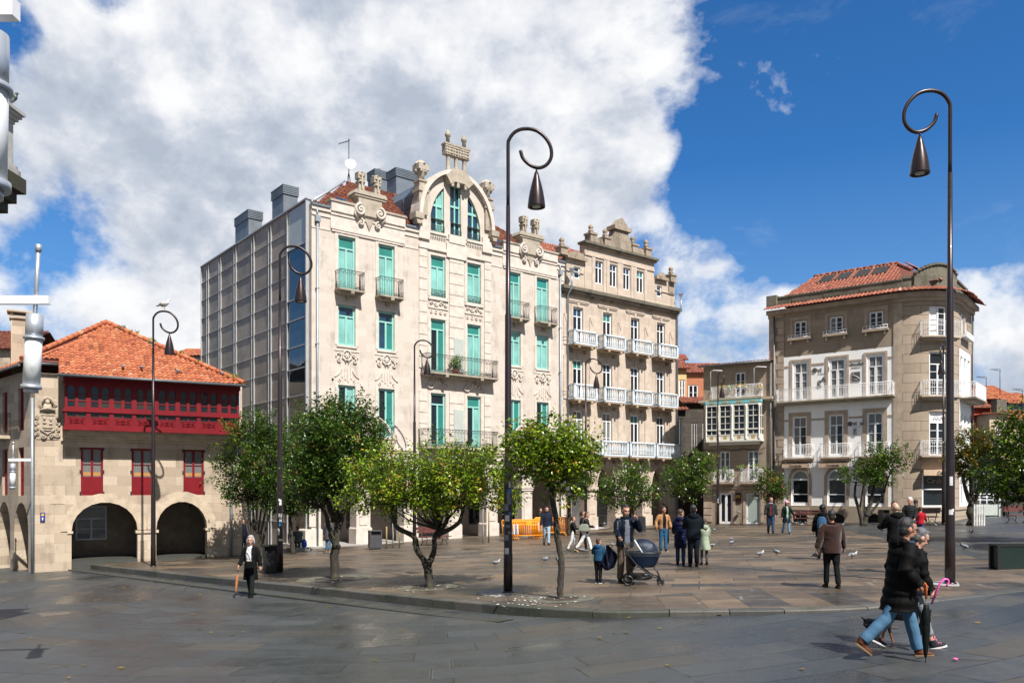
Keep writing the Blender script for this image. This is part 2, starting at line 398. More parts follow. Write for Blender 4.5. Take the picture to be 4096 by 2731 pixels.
def paving(name, kind):
    t = T(name); tc = t.n('TexCoord'); g = t.n('NewGeometry'); pos = (g, 'Position')
    sp = t.n('SeparateXYZ', {'Vector': pos})
    if kind == 'street':                              # courses bend round the square
        dx = t.math('ADD', (sp, 'X'), 2.5); dy = t.math('SUBTRACT', 28.0, (sp, 'Y'))
        r = t.math('SQRT', t.math('ADD', t.math('MULTIPLY', dx, dx), t.math('MULTIPLY', dy, dy)))
        an = t.math('MULTIPLY', t.math('ARCTAN2', dx, dy), 17.0)
        v = t.n('CombineXYZ', {'X': an, 'Y': r})
        br = t.n('TexBrick', {'Vector': v, 'Color1': g3(0), 'Color2': g3(1), 'Mortar': g3(.5), 'Scale': 1.0, 'Mortar Size': .013, 'Mortar Smooth': .1, 'Brick Width': 1.7, 'Row Height': .68}, offset=.37, squash=1.3, squash_frequency=3)
        ed = t.n('TexBrick', {'Vector': v, 'Color1': g3(0), 'Color2': g3(1), 'Mortar': g3(.5), 'Scale': 1.0, 'Mortar Size': .035, 'Mortar Smooth': .9, 'Brick Width': 1.7, 'Row Height': .68}, offset=.37, squash=1.3, squash_frequency=3)
        col = t.ramp((br, 'Color'), [(0, (.036, .041, .043)), (.5, (.046, .051, .052)), (.85, (.057, .061, .061)), (.94, (.06, .057, .049)), (1, (.07, .062, .05))])
        mort = (.016, .017, .016)
    else:
        mp = t.n('Mapping', {'Vector': pos, 'Rotation': (0, 0, rad(13))})
        b1 = t.n('TexBrick', {'Vector': mp, 'Color1': g3(0), 'Color2': g3(1), 'Mortar': g3(.5), 'Scale': 1.0, 'Mortar Size': .016, 'Mortar Smooth': .2, 'Brick Width': 1.5, 'Row Height': .62}, offset=.43, squash=1.35, squash_frequency=3)
        mp2 = t.n('Mapping', {'Vector': pos, 'Rotation': (0, 0, rad(95))})
        b2 = t.n('TexBrick', {'Vector': mp2, 'Color1': g3(0), 'Color2': g3(1), 'Mortar': g3(.5), 'Scale': 1.0, 'Mortar Size': .01, 'Mortar Smooth': .2, 'Brick Width': 1.9, 'Row Height': .8}, offset=.4)
        zone = t.math('MULTIPLY', t.math('LESS_THAN', t.math('SUBTRACT', (sp, 'Y'), t.math('MULTIPLY', (sp, 'X'), .3)), 17.0), t.math('GREATER_THAN', (sp, 'X'), 2.3))
        bc = t.mix((b1, 'Color'), (b2, 'Color'), zone); bf = t.mix((b1, 'Fac'), (b2, 'Fac'), zone)
        ed = t.n('TexBrick', {'Vector': mp, 'Color1': g3(0), 'Color2': g3(1), 'Mortar': g3(.5), 'Scale': 1.0, 'Mortar Size': .05, 'Mortar Smooth': .9, 'Brick Width': 1.5, 'Row Height': .62}, offset=.43, squash=1.35, squash_frequency=3); br = None
        col = t.ramp(bc, [(0, (.046, .042, .037)), (.22, (.066, .054, .042)), (.3, (.096, .07, .046)), (.6, (.128, .091, .057)), (.85, (.17, .12, .074)), (.93, (.125, .1, .072)), (1, (.06, .054, .047))])
        mort = (.03, .026, .018)
    fac = (br, 'Fac') if br else bf; slab = (br, 'Color') if br else bc
    n1 = t.noise(pos, .35, 5, .6); n2 = t.noise(pos, 5.0, 6, .7); n3 = t.noise(pos, 40, 3, .6)
    wet = t.ramp(n1, [(.40, g3(0)), (.56, g3(1))])
    c = t.mix(col, t.mix(col, g3(0), .45), t.math('MULTIPLY', wet, .45 if kind == 'street' else .85))
    c = t.mix(c, t.mix(c, g3(.32), .3), t.math('MULTIPLY', t.ramp(n2, [(.48, g3(0)), (.75, g3(1))]), .16 if kind == 'street' else .5))
    edge = t.math('MULTIPLY', t.math('MULTIPLY', (ed, 'Fac'), t.ramp(t.noise(pos, 1.1, 3), [(.5, g3(0)), (.6, g3(1))])), .55)
    c = t.mix(c, (.2, .195, .185) if kind == 'street' else (.26, .23, .19), edge)
    c = t.mix(c, mort, fac)
    green = t.math('MULTIPLY', t.ramp(t.noise(pos, .8, 3), [(.55, g3(0)), (.66, g3(1))]), t.math('MULTIPLY', fac, .6))
    c = t.mix(c, (.05, .075, .012), green)
    t.set(t.b.inputs['Base Color'], c)
    ro = t.math('ADD', t.math('MULTIPLY', wet, -.2), t.math('MULTIPLY_ADD', (n2, 'Fac'), .35, .36 if kind == 'street' else .45))
    ro = t.math('ADD', ro, t.math('MULTIPLY_ADD', slab, .2, -.1))
    if kind == 'street':
        pud = t.ramp(t.noise(pos, .22, 4, .55), [(.67, g3(0)), (.7, g3(1))]); ro = t.math('MULTIPLY', ro, t.math('SUBTRACT', 1.0, t.math('MULTIPLY', pud, .8)))
    t.set(t.b.inputs['Roughness'], ro); t.b.inputs['Specular IOR Level'].default_value = .45
    t.bump(t.math('SUBTRACT', t.math('ADD', t.math('MULTIPLY', (n2, 'Fac'), .5), t.math('MULTIPLY', (n3, 'Fac'), .25)), t.math('MULTIPLY', fac, .8)), .13 if kind == 'street' else .22, .012)
    return t.m
M_STREET = paving('slate_paving', 'street'); M_PLAZA = paving('plaza_paving', 'plaza')

# ------------------------------------------------------------------ ground
KERB = [(60, 2230), (180, 2241), (276, 2247), (400, 2261), (538, 2276), (795, 2303), (1030, 2327), (1271, 2350), (1608, 2383), (1889, 2409), (2057, 2423), (2199, 2435),
        (2409, 2445), (2520, 2446), (2801, 2444), (3094, 2441), (3300, 2436), (3530, 2424), (3900, 2385), (4096, 2362), (4400, 2325)]
KW = [G(*p) for p in KERB]
def smooth_curve(P, n=5):
    out = []
    for i in range(len(P)-1):
        p0 = P[max(i-1, 0)]; p1 = P[i]; p2 = P[i+1]; p3 = P[min(i+2, len(P)-1)]
        for j in range(n):
            u = j/n
            out.append(.5*((2*p1)+(p2-p0)*u+(2*p0-5*p1+4*p2-p3)*u*u+(3*p1-p0-3*p2+p3)*u**3))
    return out+[P[-1]]
KC = smooth_curve(KW)
def build_ground():
    m = MB(); xs = [-700, -300, -120]+[-60+2*i for i in range(61)]+[120, 300, 700]; ys = [-500, -120]+[-30+2*i for i in range(61)]+[150, 400, 900]
    n = len(xs)
    vs = [(x, y, sz(x, y)) for y in ys for x in xs]
    fs = [(j*n+i, j*n+i+1, (j+1)*n+i+1, (j+1)*n+i) for j in range(len(ys)-1) for i in range(n-1)]
    m.add(vs, fs); tag(m.build('street', M_STREET), 'wet grey slate paved street', None, None, 'structure')
    m = MB()
    # raised square: inner edge of the kerb stones back to behind the houses
    inn = []
    for i, p in enumerate(KC):
        t = (KC[min(i+1, len(KC)-1)]-KC[max(i-1, 0)]).normalized(); nrm = Vector((-t.y, t.x, 0))
        if nrm.y < 0: nrm = -nrm
        inn.append((p, nrm))
    edge = [p+nr*.32 for p, nr in inn]
    rows = [edge]
    for j in range(1, 26):
        u = (j/25)**1.4
        rows.append([Vector((e.x*(1-u)+(e.x*1.9+4)*u, e.y*(1-u)+95*u, 0)) for e in edge])
    vs = [(q.x, q.y, gz(q.x, q.y)) for r in rows for q in r]; n = len(edge)
    m.add(vs, [(j*n+i, j*n+i+1, (j+1)*n+i+1, (j+1)*n+i) for j in range(25) for i in range(n-1)])
    tag(m.build('square_paving', M_PLAZA), 'raised square of brown wet stone slabs', None, None, 'structure')
    # kerb stones with open joints
    k = MB(); acc = 0; rr = random.Random(3); i = 0
    while i < len(KC)-2:
        L = rr.uniform(.9, 1.5); j = i; s = 0
        while j < len(KC)-1 and s < L: s += (KC[j+1]-KC[j]).length; j += 1
        dz = rr.uniform(-.006, .006); ti = rr.uniform(.1, 1)
        for q in range(i, j):
            a, na = inn[q]; b, nb = inn[q+1]
            if q == j-1: b = b+(a-b).normalized()*.018
            za = gz(a.x, a.y)+dz+.004; zb = gz(b.x, b.y)+dz+.004; la = sz(a.x, a.y)-.1; lb = sz(b.x, b.y)-.1
            pa = a+na*.325; pb = b+nb*.325
            P = [(a.x, a.y, la), (b.x, b.y, lb), (b.x, b.y, zb-.02), (a.x, a.y, za-.02), (a.x+na.x*.02, a.y+na.y*.02, za), (b.x+nb.x*.02, b.y+nb.y*.02, zb), (pb.x, pb.y, zb), (pa.x, pa.y, za), (pa.x, pa.y, la), (pb.x, pb.y, lb)]
            k.add(P, [(0, 1, 2, 3), (3, 2, 5, 4), (4, 5, 6, 7), (0, 3, 4, 7, 8), (1, 9, 6, 5, 2)], 0, False, ti)
        i = j
    tag(k.build('kerb', M_KERB), 'worn stone kerb along the edge of the square', None, None, 'structure')
    g = MB()
    for q in range(10, len(KC)-1):
        a, na = inn[q]; b, nb = inn[q+1]
        if a.x > .2: break
        P = []
        hg = max(0, min(1, -a.x/5))
        for o, zz in ((-.42, -.02), (-.42, .04*hg-.006), (-.85, .035*hg-.006), (-.85, -.02)):
            P.append((a.x+na.x*o, a.y+na.y*o, sz(a.x, a.y)+zz)); P.append((b.x+nb.x*o, b.y+nb.y*o, sz(b.x, b.y)+zz))
        g.add(P, [(0, 1, 3, 2), (2, 3, 5, 4), (4, 5, 7, 6)])
    tag(g.build('gutter_channel', M_KERB), 'stone gutter channel below the kerb', None, None, 'structure')
def kerbmat():
    t = T('kerb_stone'); o = t.obj(); n = t.noise(o, 1.3, 6, .7); n2 = t.noise(o, 9, 5)
    a = t.n('Attribute', attribute_name='tint')
    c = t.mix((.06, .06, .055), (.12, .11, .095), (a, 'Fac')); c = t.mix(c, (.045, .055, .025), t.ramp(n, [(.48, g3(0)), (.62, g3(.7))])); c = t.mix(c, t.mix(c, g3(0), .4), (n2, 'Fac'))
    t.set(t.b.inputs['Base Color'], c); t.b.inputs['Roughness'].default_value = .6; t.bump(n2, .4); return t.m
M_KERB = kerbmat()
build_ground()

# ------------------------------------------------------------------ shared building pieces
def window(parent, x0, x1, z0, z1, y, fm, panes, transom=None, mid=True, fw=.07, bars=0, top=None, thick=.07, name='window', ox=0, xf=None, tbar=.06, tmid=False, splitmats=None):
    """framed window: frame mesh with its panes as a sub-part. panes = material list [left, right, over]"""
    f = MB(xf=xf, ox=ox); ya, yb = y, y+thick
    f.box(x0, x0+fw, ya, yb, z0, z1); f.box(x1-fw, x1, ya, yb, z0, z1)
    f.box(x0+fw, x1-fw, ya, yb, z0, z0+fw); f.box(x0+fw, x1-fw, ya, yb, z1-fw, z1)
    zt = transom if transom else z1-fw; xm = (x0+x1)/2
    if transom: f.box(x0+fw, x1-fw, ya-.015, yb, zt-tbar/2, zt+tbar/2)
    if mid: f.box(xm-fw*.55, xm+fw*.55, ya-.012, yb, z0+fw, (zt-tbar/2) if transom else zt)
    if tmid and transom: f.box(xm-.02, xm+.02, ya, yb, zt+tbar/2, z1-fw)
    for i in range(bars):
        zz = z0+fw+(zt-z0-fw)*(i+1)/(bars+1); f.box(x0+fw, x1-fw, ya+.01, yb-.01, zz-.014, zz+.014)
    o = f.build(name, fm, parent)
    g = MB(xf=xf, ox=ox); yg = y+thick*.6; mats = []
    def mi(m):
        if m not in mats: mats.append(m)
        return mats.index(m)
    def pane(a, b, c, d_, m): g.add([(a, yg, c), (b, yg, c), (b, yg, d_), (a, yg, d_)], [(0, 1, 2, 3)], mi(m))
    L, R, O = (panes*3)[:3] if len(panes) < 3 else panes
    if mid: pane(x0+fw*.5, xm, z0+fw*.5, zt, L); pane(xm, x1-fw*.5, z0+fw*.5, zt, R)
    else: pane(x0+fw*.5, x1-fw*.5, z0+fw*.5, zt, L)
    if transom: pane(x0+fw*.5, x1-fw*.5, zt, z1-fw*.5, O)
    g.build('glass', mats, o)
    return o

def railing_iron(m, segs, z0, z1, step=.11, curls=True, r=.009, xfm=None):
    """wrought iron front along corner points [(x, y)...]"""
    for (xa, ya), (xb, yb) in zip(segs, segs[1:]):
        L = math.hypot(xb-xa, yb-ya); n = max(2, int(L/step))
        for zz, rr in ((z1, .018), (z1-.14, .009), (z0+.04, .014), (z0+.2, .008)): m.tube([(xa, ya, zz), (xb, yb, zz)], rr, 4)
        for i in range(n+1):
            x = xa+(xb-xa)*i/n; y = ya+(yb-ya)*i/n
            m.tube([(x, y, z0), (x, y, z1)], r, 4, cap=False)
            if curls and i < n:
                cx = xa+(xb-xa)*(i+.5)/n; cy = ya+(yb-ya)*(i+.5)/n; dx = (xb-xa)/L; dy = (yb-ya)/L
                for zc, rc in ((z1-.07, .04), (z0+.12, .045), (z0+.3, .035)) if i % 2 == 0 else ((z1-.2, .04), (z0+.12, .045)):
                    m.tube([(cx+dx*rc*cos(a), cy+dy*rc*cos(a), zc+rc*sin(a)) for a in [2*pi*j/6 for j in range(7)]], .006, 3, cap=False)
def spiral(m, cx, cz, y, r0, turns, sgn=1, start=0.0, rt=.045, r1=.02, n=22, mi=0):
    pts = []; rs = []
    for i in range(n+1):
        u = i/n; a = start+sgn*turns*2*pi*u; r = r0*(1-u)+r1*u
        pts.append((cx+r*cos(a), y, cz+r*sin(a))); rs.append(rt*(1-.5*u))
    m.tube(pts, rs, 6, mi)
    m.ell((pts[-1][0], y-.01, pts[-1][2]), (rt*1.1, rt*1.1, rt*1.1), 6, mi)
def baluster_rail(m, segs, z0, z1, step=.17):
    """cast balustrade: plinth, turned balusters, top rail, corner posts"""
    for (xa, ya), (xb, yb) in zip(segs, segs[1:]):
        L = math.hypot(xb-xa, yb-ya); n = max(1, int(L/step)); ex = (xb-xa)/L; ey = (yb-ya)/L
        def bar(za, zb, h):
            nx, ny = -ey*h, ex*h
            m.prismz([(xa+nx-ex*h, ya+ny-ey*h), (xa-nx-ex*h, ya-ny-ey*h), (xb-nx+ex*h, yb-ny+ey*h), (xb+nx+ex*h, yb+ny+ey*h)], za, zb)
        bar(z0, z0+.1, .07); bar(z1-.1, z1, .085); bar(z0+.2, z0+.23, .045)
        for i in range(1, n):
            x = xa+(xb-xa)*i/n; y = ya+(yb-ya)*i/n; H = z1-z0-.2
            m.lathe([(.035, 0), (.035, .1*H), (.022, .16*H), (.052, .38*H), (.05, .5*H), (.024, .78*H), (.024, .86*H), (.042, .9*H), (.042, H)], x, y, z0+.1, 6)
    for x, y in segs: m.box(x-.075, x+.075, y-.075, y+.075, z0+.1, z1-.09)

def tiled_slope(mb, inside, s0, s1, t0, t1, place, pitch=.24, course=.36, amp=.05, rr=None, seg=4):
    """barrel tiles over a slope; place(s, t, h) puts slope coordinates into the building; inside(s, t) keeps to its outline"""
    ns = int(round((s1-s0)/pitch)); nc = int(round((t1-t0)/course)); pi_s = (s1-s0)/ns; pc = (t1-t0)/nc
    rr = rr or rng
    for j in range(nc):
        ta = t0+pc*j-.03; tb = t0+pc*(j+1)
        for i in range(ns):
            sa = s0+pi_s*i; sc = sa+pi_s/2; tc_ = (ta+tb)/2
            if not inside(sc, tc_): continue
            ti = min(1, max(.02, rr.gauss(.5, .17))); dz = rr.uniform(-.008, .008); sk = rr.uniform(-.012, .012)
            vs = []
            for tt, lift, dx in ((ta, .045, sk), (tb, .012, 0)):
                for q in range(seg+1):
                    u = q/seg; vs.append(place(sa+pi_s*.1+pi_s*.8*u+dx, tt, amp*sin(pi*u)+lift+dz))
            fs = [(q, q+1, seg+1+q+1, seg+1+q) for q in range(seg)]
            b = len(vs)
            vs.append(place(sa+pi_s*.1, ta, -.02)); vs.append(place(sa+pi_s*.9, ta, -.02))
            mb.add(vs, fs, 0, True, ti)
            mb.add(vs[:seg+1]+[vs[b+1], vs[b]], [tuple(range(seg+2, -1, -1))], 1, False, ti)
            # trough tile between two barrels
            mb.add([place(sa-pi_s*.16, ta, .03), place(sa, ta, .006), place(sa+pi_s*.16, ta, .03), place(sa-pi_s*.16, tb, .02), place(sa, tb, -.004), place(sa+pi_s*.16, tb, .02)], [(0, 1, 4, 3), (1, 2, 5, 4)], 0, True, max(.02, ti-.2))
def ridge(mb, a, b, r=.11, step=.4, rr=None):
    a = Vector(a); b = Vector(b); n = max(1, int((b-a).length/step)); rr = rr or rng
    for i in range(n):
        p = a.lerp(b, i/n); q = a.lerp(b, (i+1.12)/n)
        mb.tube([p, q], [r*1.12, r*.95], 8, tint=min(1, max(.05, rr.gauss(.55, .2))))
# ------------------------------------------------------------------ the tall pale stone building
A_M = rad(38.68); UM = Vector((cos(A_M), sin(A_M), 0)); NM = Vector((-sin(A_M), cos(A_M), 0)); OM = Vector((-10.8, 43.7, gz(-10.8, 43.7)))
def balcony(parent, x0, x1, zs, zr, dep, kind, ox=0, stone=None, taper=.2, xf=None, brackets=()):
    s = MB(xf=xf, ox=ox)
    s.box(x0-.05, x1+.05, -dep-.05, -.003, zs-.09, zs); s.box(x0+.02, x1-.02, -dep+.03, -.003, zs-.17, zs-.09); s.box(x0+taper*.5, x1-taper*.5, -dep+.12, -.003, zs-.25, zs-.17)
    for bx in brackets:
        s.prism([(bx-.11, zs-.2), (bx+.11, zs-.2), (bx+.09, zs-.5), (bx-.09, zs-.5)], -.22, -.003); s.box(bx-.1, bx+.1, -dep-.08, -.22, zs-.24, zs-.05)
    o = s.build('balcony', stone, parent)
    r = MB(xf=xf, ox=ox); seg = [(x0, -.02), (x0, -dep), (x1, -dep), (x1, -.02)]
    if kind == 'iron': railing_iron(r, seg, zs+.02, zr); r.build('railing', M_IRON, o)
    elif kind == 'bal': baluster_rail(r, seg, zs, zr); r.build('balustrade', M_PALEB, o)
    else: railing_iron(r, seg, zs+.02, zr, .1, kind == 'white', .011); r.build('railing', M_WHITE, o)
    return o
def plaque(m, cx, z):
    m.box(cx-.76, cx+.76, -.035, -.003, z+.66, z+.72)
    m.tube([(cx+.235*cos(a), -.05, z+.44+.27*sin(a)) for a in [2*pi*i/18 for i in range(19)]], .045, 6)
    m.ell((cx, -.03, z+.44), (.13, .06, .14), 8)
    for q in range(6): m.ell((cx+.12*cos(q*pi/3), -.05, z+.44+.13*sin(q*pi/3)), (.05, .04, .05), 6)
    for s in (-1, 1):
        spiral(m, cx+s*.45, z+.13, -.05, .17, .9, -s, pi/2, .05); spiral(m, cx+s*.44, z+.47, -.05, .12, .8, s, pi, .045)
        m.tube([(cx+s*.08, -.04, z), (cx+s*.13, -.05, z+.2), (cx+s*.3, -.05, z+.3)], [.03, .05, .03], 6)
        m.ell((cx+s*.66, -.04, z+.36), (.05, .04, .08), 6)
def fringe(m, cx, z):
    for dx, h in ((-.27, .5), (-.09, .62), (.09, .74), (.27, .55)): m.box(cx+dx-.045, cx+dx+.045, -.04, -.003, z+.8-h, z+.8)
    for s in (-1, 1):
        m.tube([(cx+s*(.34+.4*u**1.8), -.02, z+.8-.5*u**.8) for u in [i/8 for i in range(9)]], .035, 5)
        spiral(m, cx+s*.42, z+.14, -.03, .13, .8, s, -pi/2, .035)
def finial_block(m, cx, y, z0, h, w):
    m.box(cx-w*.42, cx+w*.42, y-w*.4, y+w*.4, z0, z0+h*.42); m.box(cx-w*.5, cx+w*.5, y-w*.5, y+w*.5, z0+h*.42, z0+h*.5)
    m.box(cx-w*.36, cx+w*.36, y-w*.36, y+w*.36, z0+h*.5, z0+h*.6); m.box(cx-w*.55, cx+w*.55, y-w*.5, y+w*.5, z0+h*.6, z0+h*.92)
    m.lathe([(w*.66, 0), (w*.5, h*.05), (.01, h*.09)], cx, y, z0+h*.92, 4, smooth=False)
    m.box(cx-w*.12, cx+w*.12, y-w*.62, y-w*.5, z0+h*.1, z0+h*.88); m.box(cx-w*.4, cx+w*.4, y-w*.64, y-w*.5, z0+h*.44, z0+h*.54)
    for s in (-1, 1): m.ell((cx+s*w*.25, y-w*.52, z0+h*.76), w*.18, 6)

def main_building():
    R = thing('stone_building', 'tall pale stone building with teal windows, arched gable and glass side wall', 'building', OM, A_M)
    WX = [(1.57, 2.61), (4.08, 5.12), (7.62, 8.66), (10.29, 11.32), (13.5, 14.54), (15.93, 16.95)]
    PC = [.1, 3.12, 6.2, 9.35, 12.22, 15.1, 18.1]
    holes = []
    for a, b in zip(PC, PC[1:]): holes.append((a+.44, b-.44, -.6, arc_top(a+.44, b-.44, 3.4, 1.45), .75))
    for i, (a, b) in enumerate(WX):
        c = i in (2, 3)
        holes += [(a, b, 5.75 if c else 6.16, 8.9), (a, b, 10.2 if c else 11.13, 13.35), (a, b, 14.7 if c else 14.2, 17.15)]
    m = MB(); m.wall(0, 18.4, -.6, 18.4, holes, 0, .22)
    gx = 9.44                                          # gable wall with its three-light arched window
    def ell_top(x, h=3.08, w_=1.93, z=18.62): return z+h*math.sqrt(max(0, 1-((x-gx)/w_)**2))
    def cur(a, b): return [(a+(b-a)*i/10, ell_top(a+(b-a)*i/10)) for i in range(11)]
    AH = [(7.62, 8.58, 18.62, cur(7.62, 8.58)), (9.03, 9.83, 18.62, cur(9.03, 9.83)), (10.29, 11.27, 18.62, cur(10.29, 11.27))]
    m.wall(6.8, 12.1, 18.4, 19.4, [(a, b, z, 19.4) for a, b, z, t in AH], 0, .22)
    # upper gable: fan of strips between the window heads and the outer curve
    n = 60
    def outer(x): return 19.4+3.0*math.sqrt(max(0, 1-((x-gx)/2.64)**2))
    for i in range(n):
        xa = 6.8+5.28*i/n; xb = 6.8+5.28*(i+1)/n; xm = (xa+xb)/2
        inn_ = [h for h in AH if h[0] < xm < h[1]]
        za = zb = 19.4
        if inn_: za, zb = max(19.4, ell_top(xa)), max(19.4, ell_top(xb))
        m.add([(xa, 0, za), (xb, 0, zb), (xb, 0, outer(xb)), (xa, 0, outer(xa))], [(0, 1, 2, 3)])
        m.add([(xa, 0, outer(xa)), (xb, 0, outer(xb)), (xb, .7, outer(xb)), (xa, .7, outer(xa))], [(0, 1, 2, 3)])
        if inn_: m.add([(xa, 0, za), (xb, 0, zb), (xb, .3, zb), (xa, .3, za)], [(0, 1, 2, 3)])
    for a, b, z, t in AH:
        for x in (a, b): m.add([(x, 0, 18.6), (x, .3, 18.6), (x, .3, max(19.4, ell_top(x))), (x, 0, max(19.4, ell_top(x)))], [(0, 1, 2, 3)])
    for x in (6.8, 12.08): m.add([(x, 0, 18.4), (x, .7, 18.4), (x, .7, 19.4), (x, 0, 19.4)], [(0, 1, 2, 3)])
    m.add([(18.4, 0, -.6), (18.4, 17.8, -.6), (18.4, 17.8, 18.5), (18.4, 0, 18.5)], [(0, 1, 2, 3)])
    m.add([(0, 17.8, -.6), (0, 17.8, 18.5), (18.4, 17.8, 18.5), (18.4, 17.8, -.6)], [(0, 1, 2, 3)])
    m.add([(0, 0, -.6), (0, 0, 18.5), (0, .4, 18.5), (0, .4, -.6)], [(0, 1, 2, 3)])
    m.build('facade', M_ASH, R)
    # arcade: piers, imposts, archivolts, the walk behind
    t = MB()
    for i, c in enumerate(PC):
        t.box(c-.5, c+.5, -.09, .78, -.6, .95); t.prism([(c-.5, .95), (c+.5, .95), (c+.445, 1.02), (c-.445, 1.02)], -.09, .77)
        t.box(c-.53, c+.53, -.1, .78, 3.2, 3.42); t.box(c-.48, c+.48, -.06, .77, 3.05, 3.2)
        t.box(c-.25, c+.25, -.035, -.003, 1.15, 2.95)
        t.prism([(c-.16, 4.4), (c+.16, 4.4), (c+.1, 3.75), (c-.1, 3.75)], -.08, -.003)
    for a, b in zip(PC, PC[1:]):
        xa, xb = a+.44, b-.44; o = arc_top(xa-.2, xb+.2, 3.42, 1.65, 16); q = arc_top(xa, xb, 3.42, 1.45, 16)
        for k in range(16):
            P = [q[k], q[k+1], o[k+1], o[k]]; t.prism(P, -.05, -.003)
        t.box((a+b)/2-.13, (a+b)/2+.13, -.11, -.05, 4.8, 5.2)
    t.build('arcade', M_TRIM, R)
    w_ = MB(); w_.wall(.0, 18.4, -.6, 5.2, [(c+.75, c+2.1, .75, 3.0) for c in PC[:-1]], 3.6, .12); w_.add([(0, .7, 5.0), (18.4, .7, 5.0), (18.4, 3.6, 5.0), (0, 3.6, 5.0)], [(0, 1, 2, 3)])
    w_.add([(0, .4, -.6), (0, 3.6, -.6), (0, 3.6, 5.1), (0, .4, 5.1)], [(0, 1, 2, 3)])
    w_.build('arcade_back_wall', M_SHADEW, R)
    for c in PC[:-1]: window(R, c+.75, c+2.1, .75, 3.0, 3.64, M_GUTTER, [M_GLASS], None, False, name='shop_window')
    f = MB(); f.box(-.3, 18.7, -.62, 3.6, -.6, .1); f.build('arcade_floor', M_CONC, R)
    # trims, strings and parapets
    t = MB()
    t.box(0, 6.6, -.14, -.003, 5.4, 5.55); t.box(12.3, 18.4, -.14, -.003, 5.4, 5.55); t.box(0, 18.4, -.08, -.003, 5.28, 5.4)
    for a, b in ((1.1, 5.78), (13.05, 17.68)):
        t.box(a, b, -.1, -.003, 17.42, 17.56); t.box(a+.06, b-.06, -.07, -.003, 17.3, 17.42); t.box(a, b, -.05, -.003, 17.56, 18.45)
        t.box(a, b, -.1, -.05, 18.2, 18.3); t.box(a, b, -.14, -.05, 18.4, 18.5); t.box(a, b, -.14, .3, 18.5, 18.92)
    for a, b in ((0, 1.1), (5.78, 6.78), (12.1, 13.05), (17.68, 18.4)):
        t.box(a, b, -.08, .3, 18.28, 18.48); t.box(a, b, -.05, -.003, 17.98, 18.06); t.box(a, b, -.03, -.003, 17.28, 17.36)
    for i, (a, b) in enumerate(WX):                     # window surrounds
        c = i in (2, 3)
        for z0, z1 in ((5.75 if c else 6.16, 8.9), (10.2 if c else 11.13, 13.35), (14.7 if c else 14.2, 17.15)):
            t.box(a-.2, a-.02, -.028, -.003, z0, z1+.16); t.box(b+.02, b+.2, -.028, -.003, z0, z1+.16); t.box(a-.02, b+.02, -.028, -.003, z1+.02, z1+.16)
            t.box(a-.1, b+.1, -.06, -.003, z0-.12, z0-.01)
    for a, b in ((6.78, 7.34), (8.94, 10.0), (11.6, 12.1)):  # rusticated strips of the middle bay
        z = 5.75
        while z < 17.2:
            if not 9.0 < z+.3 < 10.4: t.box(a, b, -.055, -.003, z, z+.62)
            z += .66
    for a, b in ((6.74, 8.9), (10.06, 12.14)): t.box(a, b, -.1, -.003, 17.45, 17.62); t.box(a, b, -.06, -.003, 18.3, 18.42)
    t.box(8.7, 10.2, -.12, -.003, 17.2, 18.1); t.box(8.85, 10.05, -.16, -.003, 18.1, 18.6); t.box(6.74, 7.5, -.12, -.003, 18.0, 18.9); t.box(11.4, 12.16, -.12, -.003, 18.0, 18.9)
    for a, b in ((7.5, 8.7), (10.2, 11.4)): t.box(a, b, -.13, -.003, 18.42, 18.56)
    for k in range(9):
        for base in (7.55, 10.25): t.box(base+.13*k, base+.13*k+.06, -.09, -.06, 18.2, 18.3)
    t.build('stone_trim', M_TRIM, R)
    for i in (0, 1, 4, 5):
        cx = sum(WX[i])/2; o = MB(); plaque(o, cx, 10.14); o.build('carved_plaque', M_TRIM, R); o = MB(); fringe(o, cx, 9.05); o.build('carved_fringe', M_TRIM, R)
    for i in (2, 3):
        o = MB(); cx = sum(WX[i])/2; o.box(cx-.72, cx+.72, -.09, -.003, 14.5, 14.6); o.box(cx-.7, cx+.7, -.05, -.003, 13.98, 14.06)
        for s in (-1, 1): spiral(o, cx+s*.18, 14.28, -.04, .16, 1, s, 0, .045); spiral(o, cx+s*.5, 14.28, -.04, .12, 1, -s, 0, .04); spiral(o, cx+s*.2, 13.75, -.03, .13, .85, s, pi/2, .035); spiral(o, cx+s*.52, 13.75, -.03, .11, .85, s, pi/2, .035)
        for s in (-1, 1):
            spiral(o, cx+s*.55, 9.4, -.07, .25, 1.3, -s, pi, .06); o.tube([(cx+s*(.8-.45*u), -.05, 9.25+.35*sin(u*pi*.7)) for u in [q/8 for q in range(9)]], .05, 5); o.ell((cx+s*.12, -.03, 9.6), (.13, .05, .15), 8)
        o.build('carved_ornament', M_TRIM, R)
    for cx in (3.35, 15.3):
        o = MB()
        for s in (-1, 1):
            for dd in (0, .14): o.tube([(cx+s*(.55+1.3*u), -.02, 7.25-dd-1.25*u**1.9) for u in [q/10 for q in range(11)]], .04, 6)
            spiral(o, cx+s*1.6, 6.1, -.04, .16, .9, s, pi/2, .04)
        o.box(cx-.6, cx+.6, -.07, -.003, 7.2, 7.3); o.box(cx-.6, cx+.6, -.05, -.003, 7.02, 7.08)
        o.build('carved_pediment', M_TRIM, R)
    # gable hood, pinnacles, crest, parapet pedestals
    g = MB()
    N = 30
    for k in range(N):
        a0 = pi*k/N; a1 = pi*(k+1)/N
        P = [(gx-r*cos(a), 19.35+h*sin(a)) for a, r, h in ((a0, 2.55, 2.95), (a1, 2.55, 2.95), (a1, 2.8, 3.18), (a0, 2.8, 3.18))]
        g.prism(P, -.3, .75)
    g.build('gable_hood', M_TRIM, R)
    g = MB()
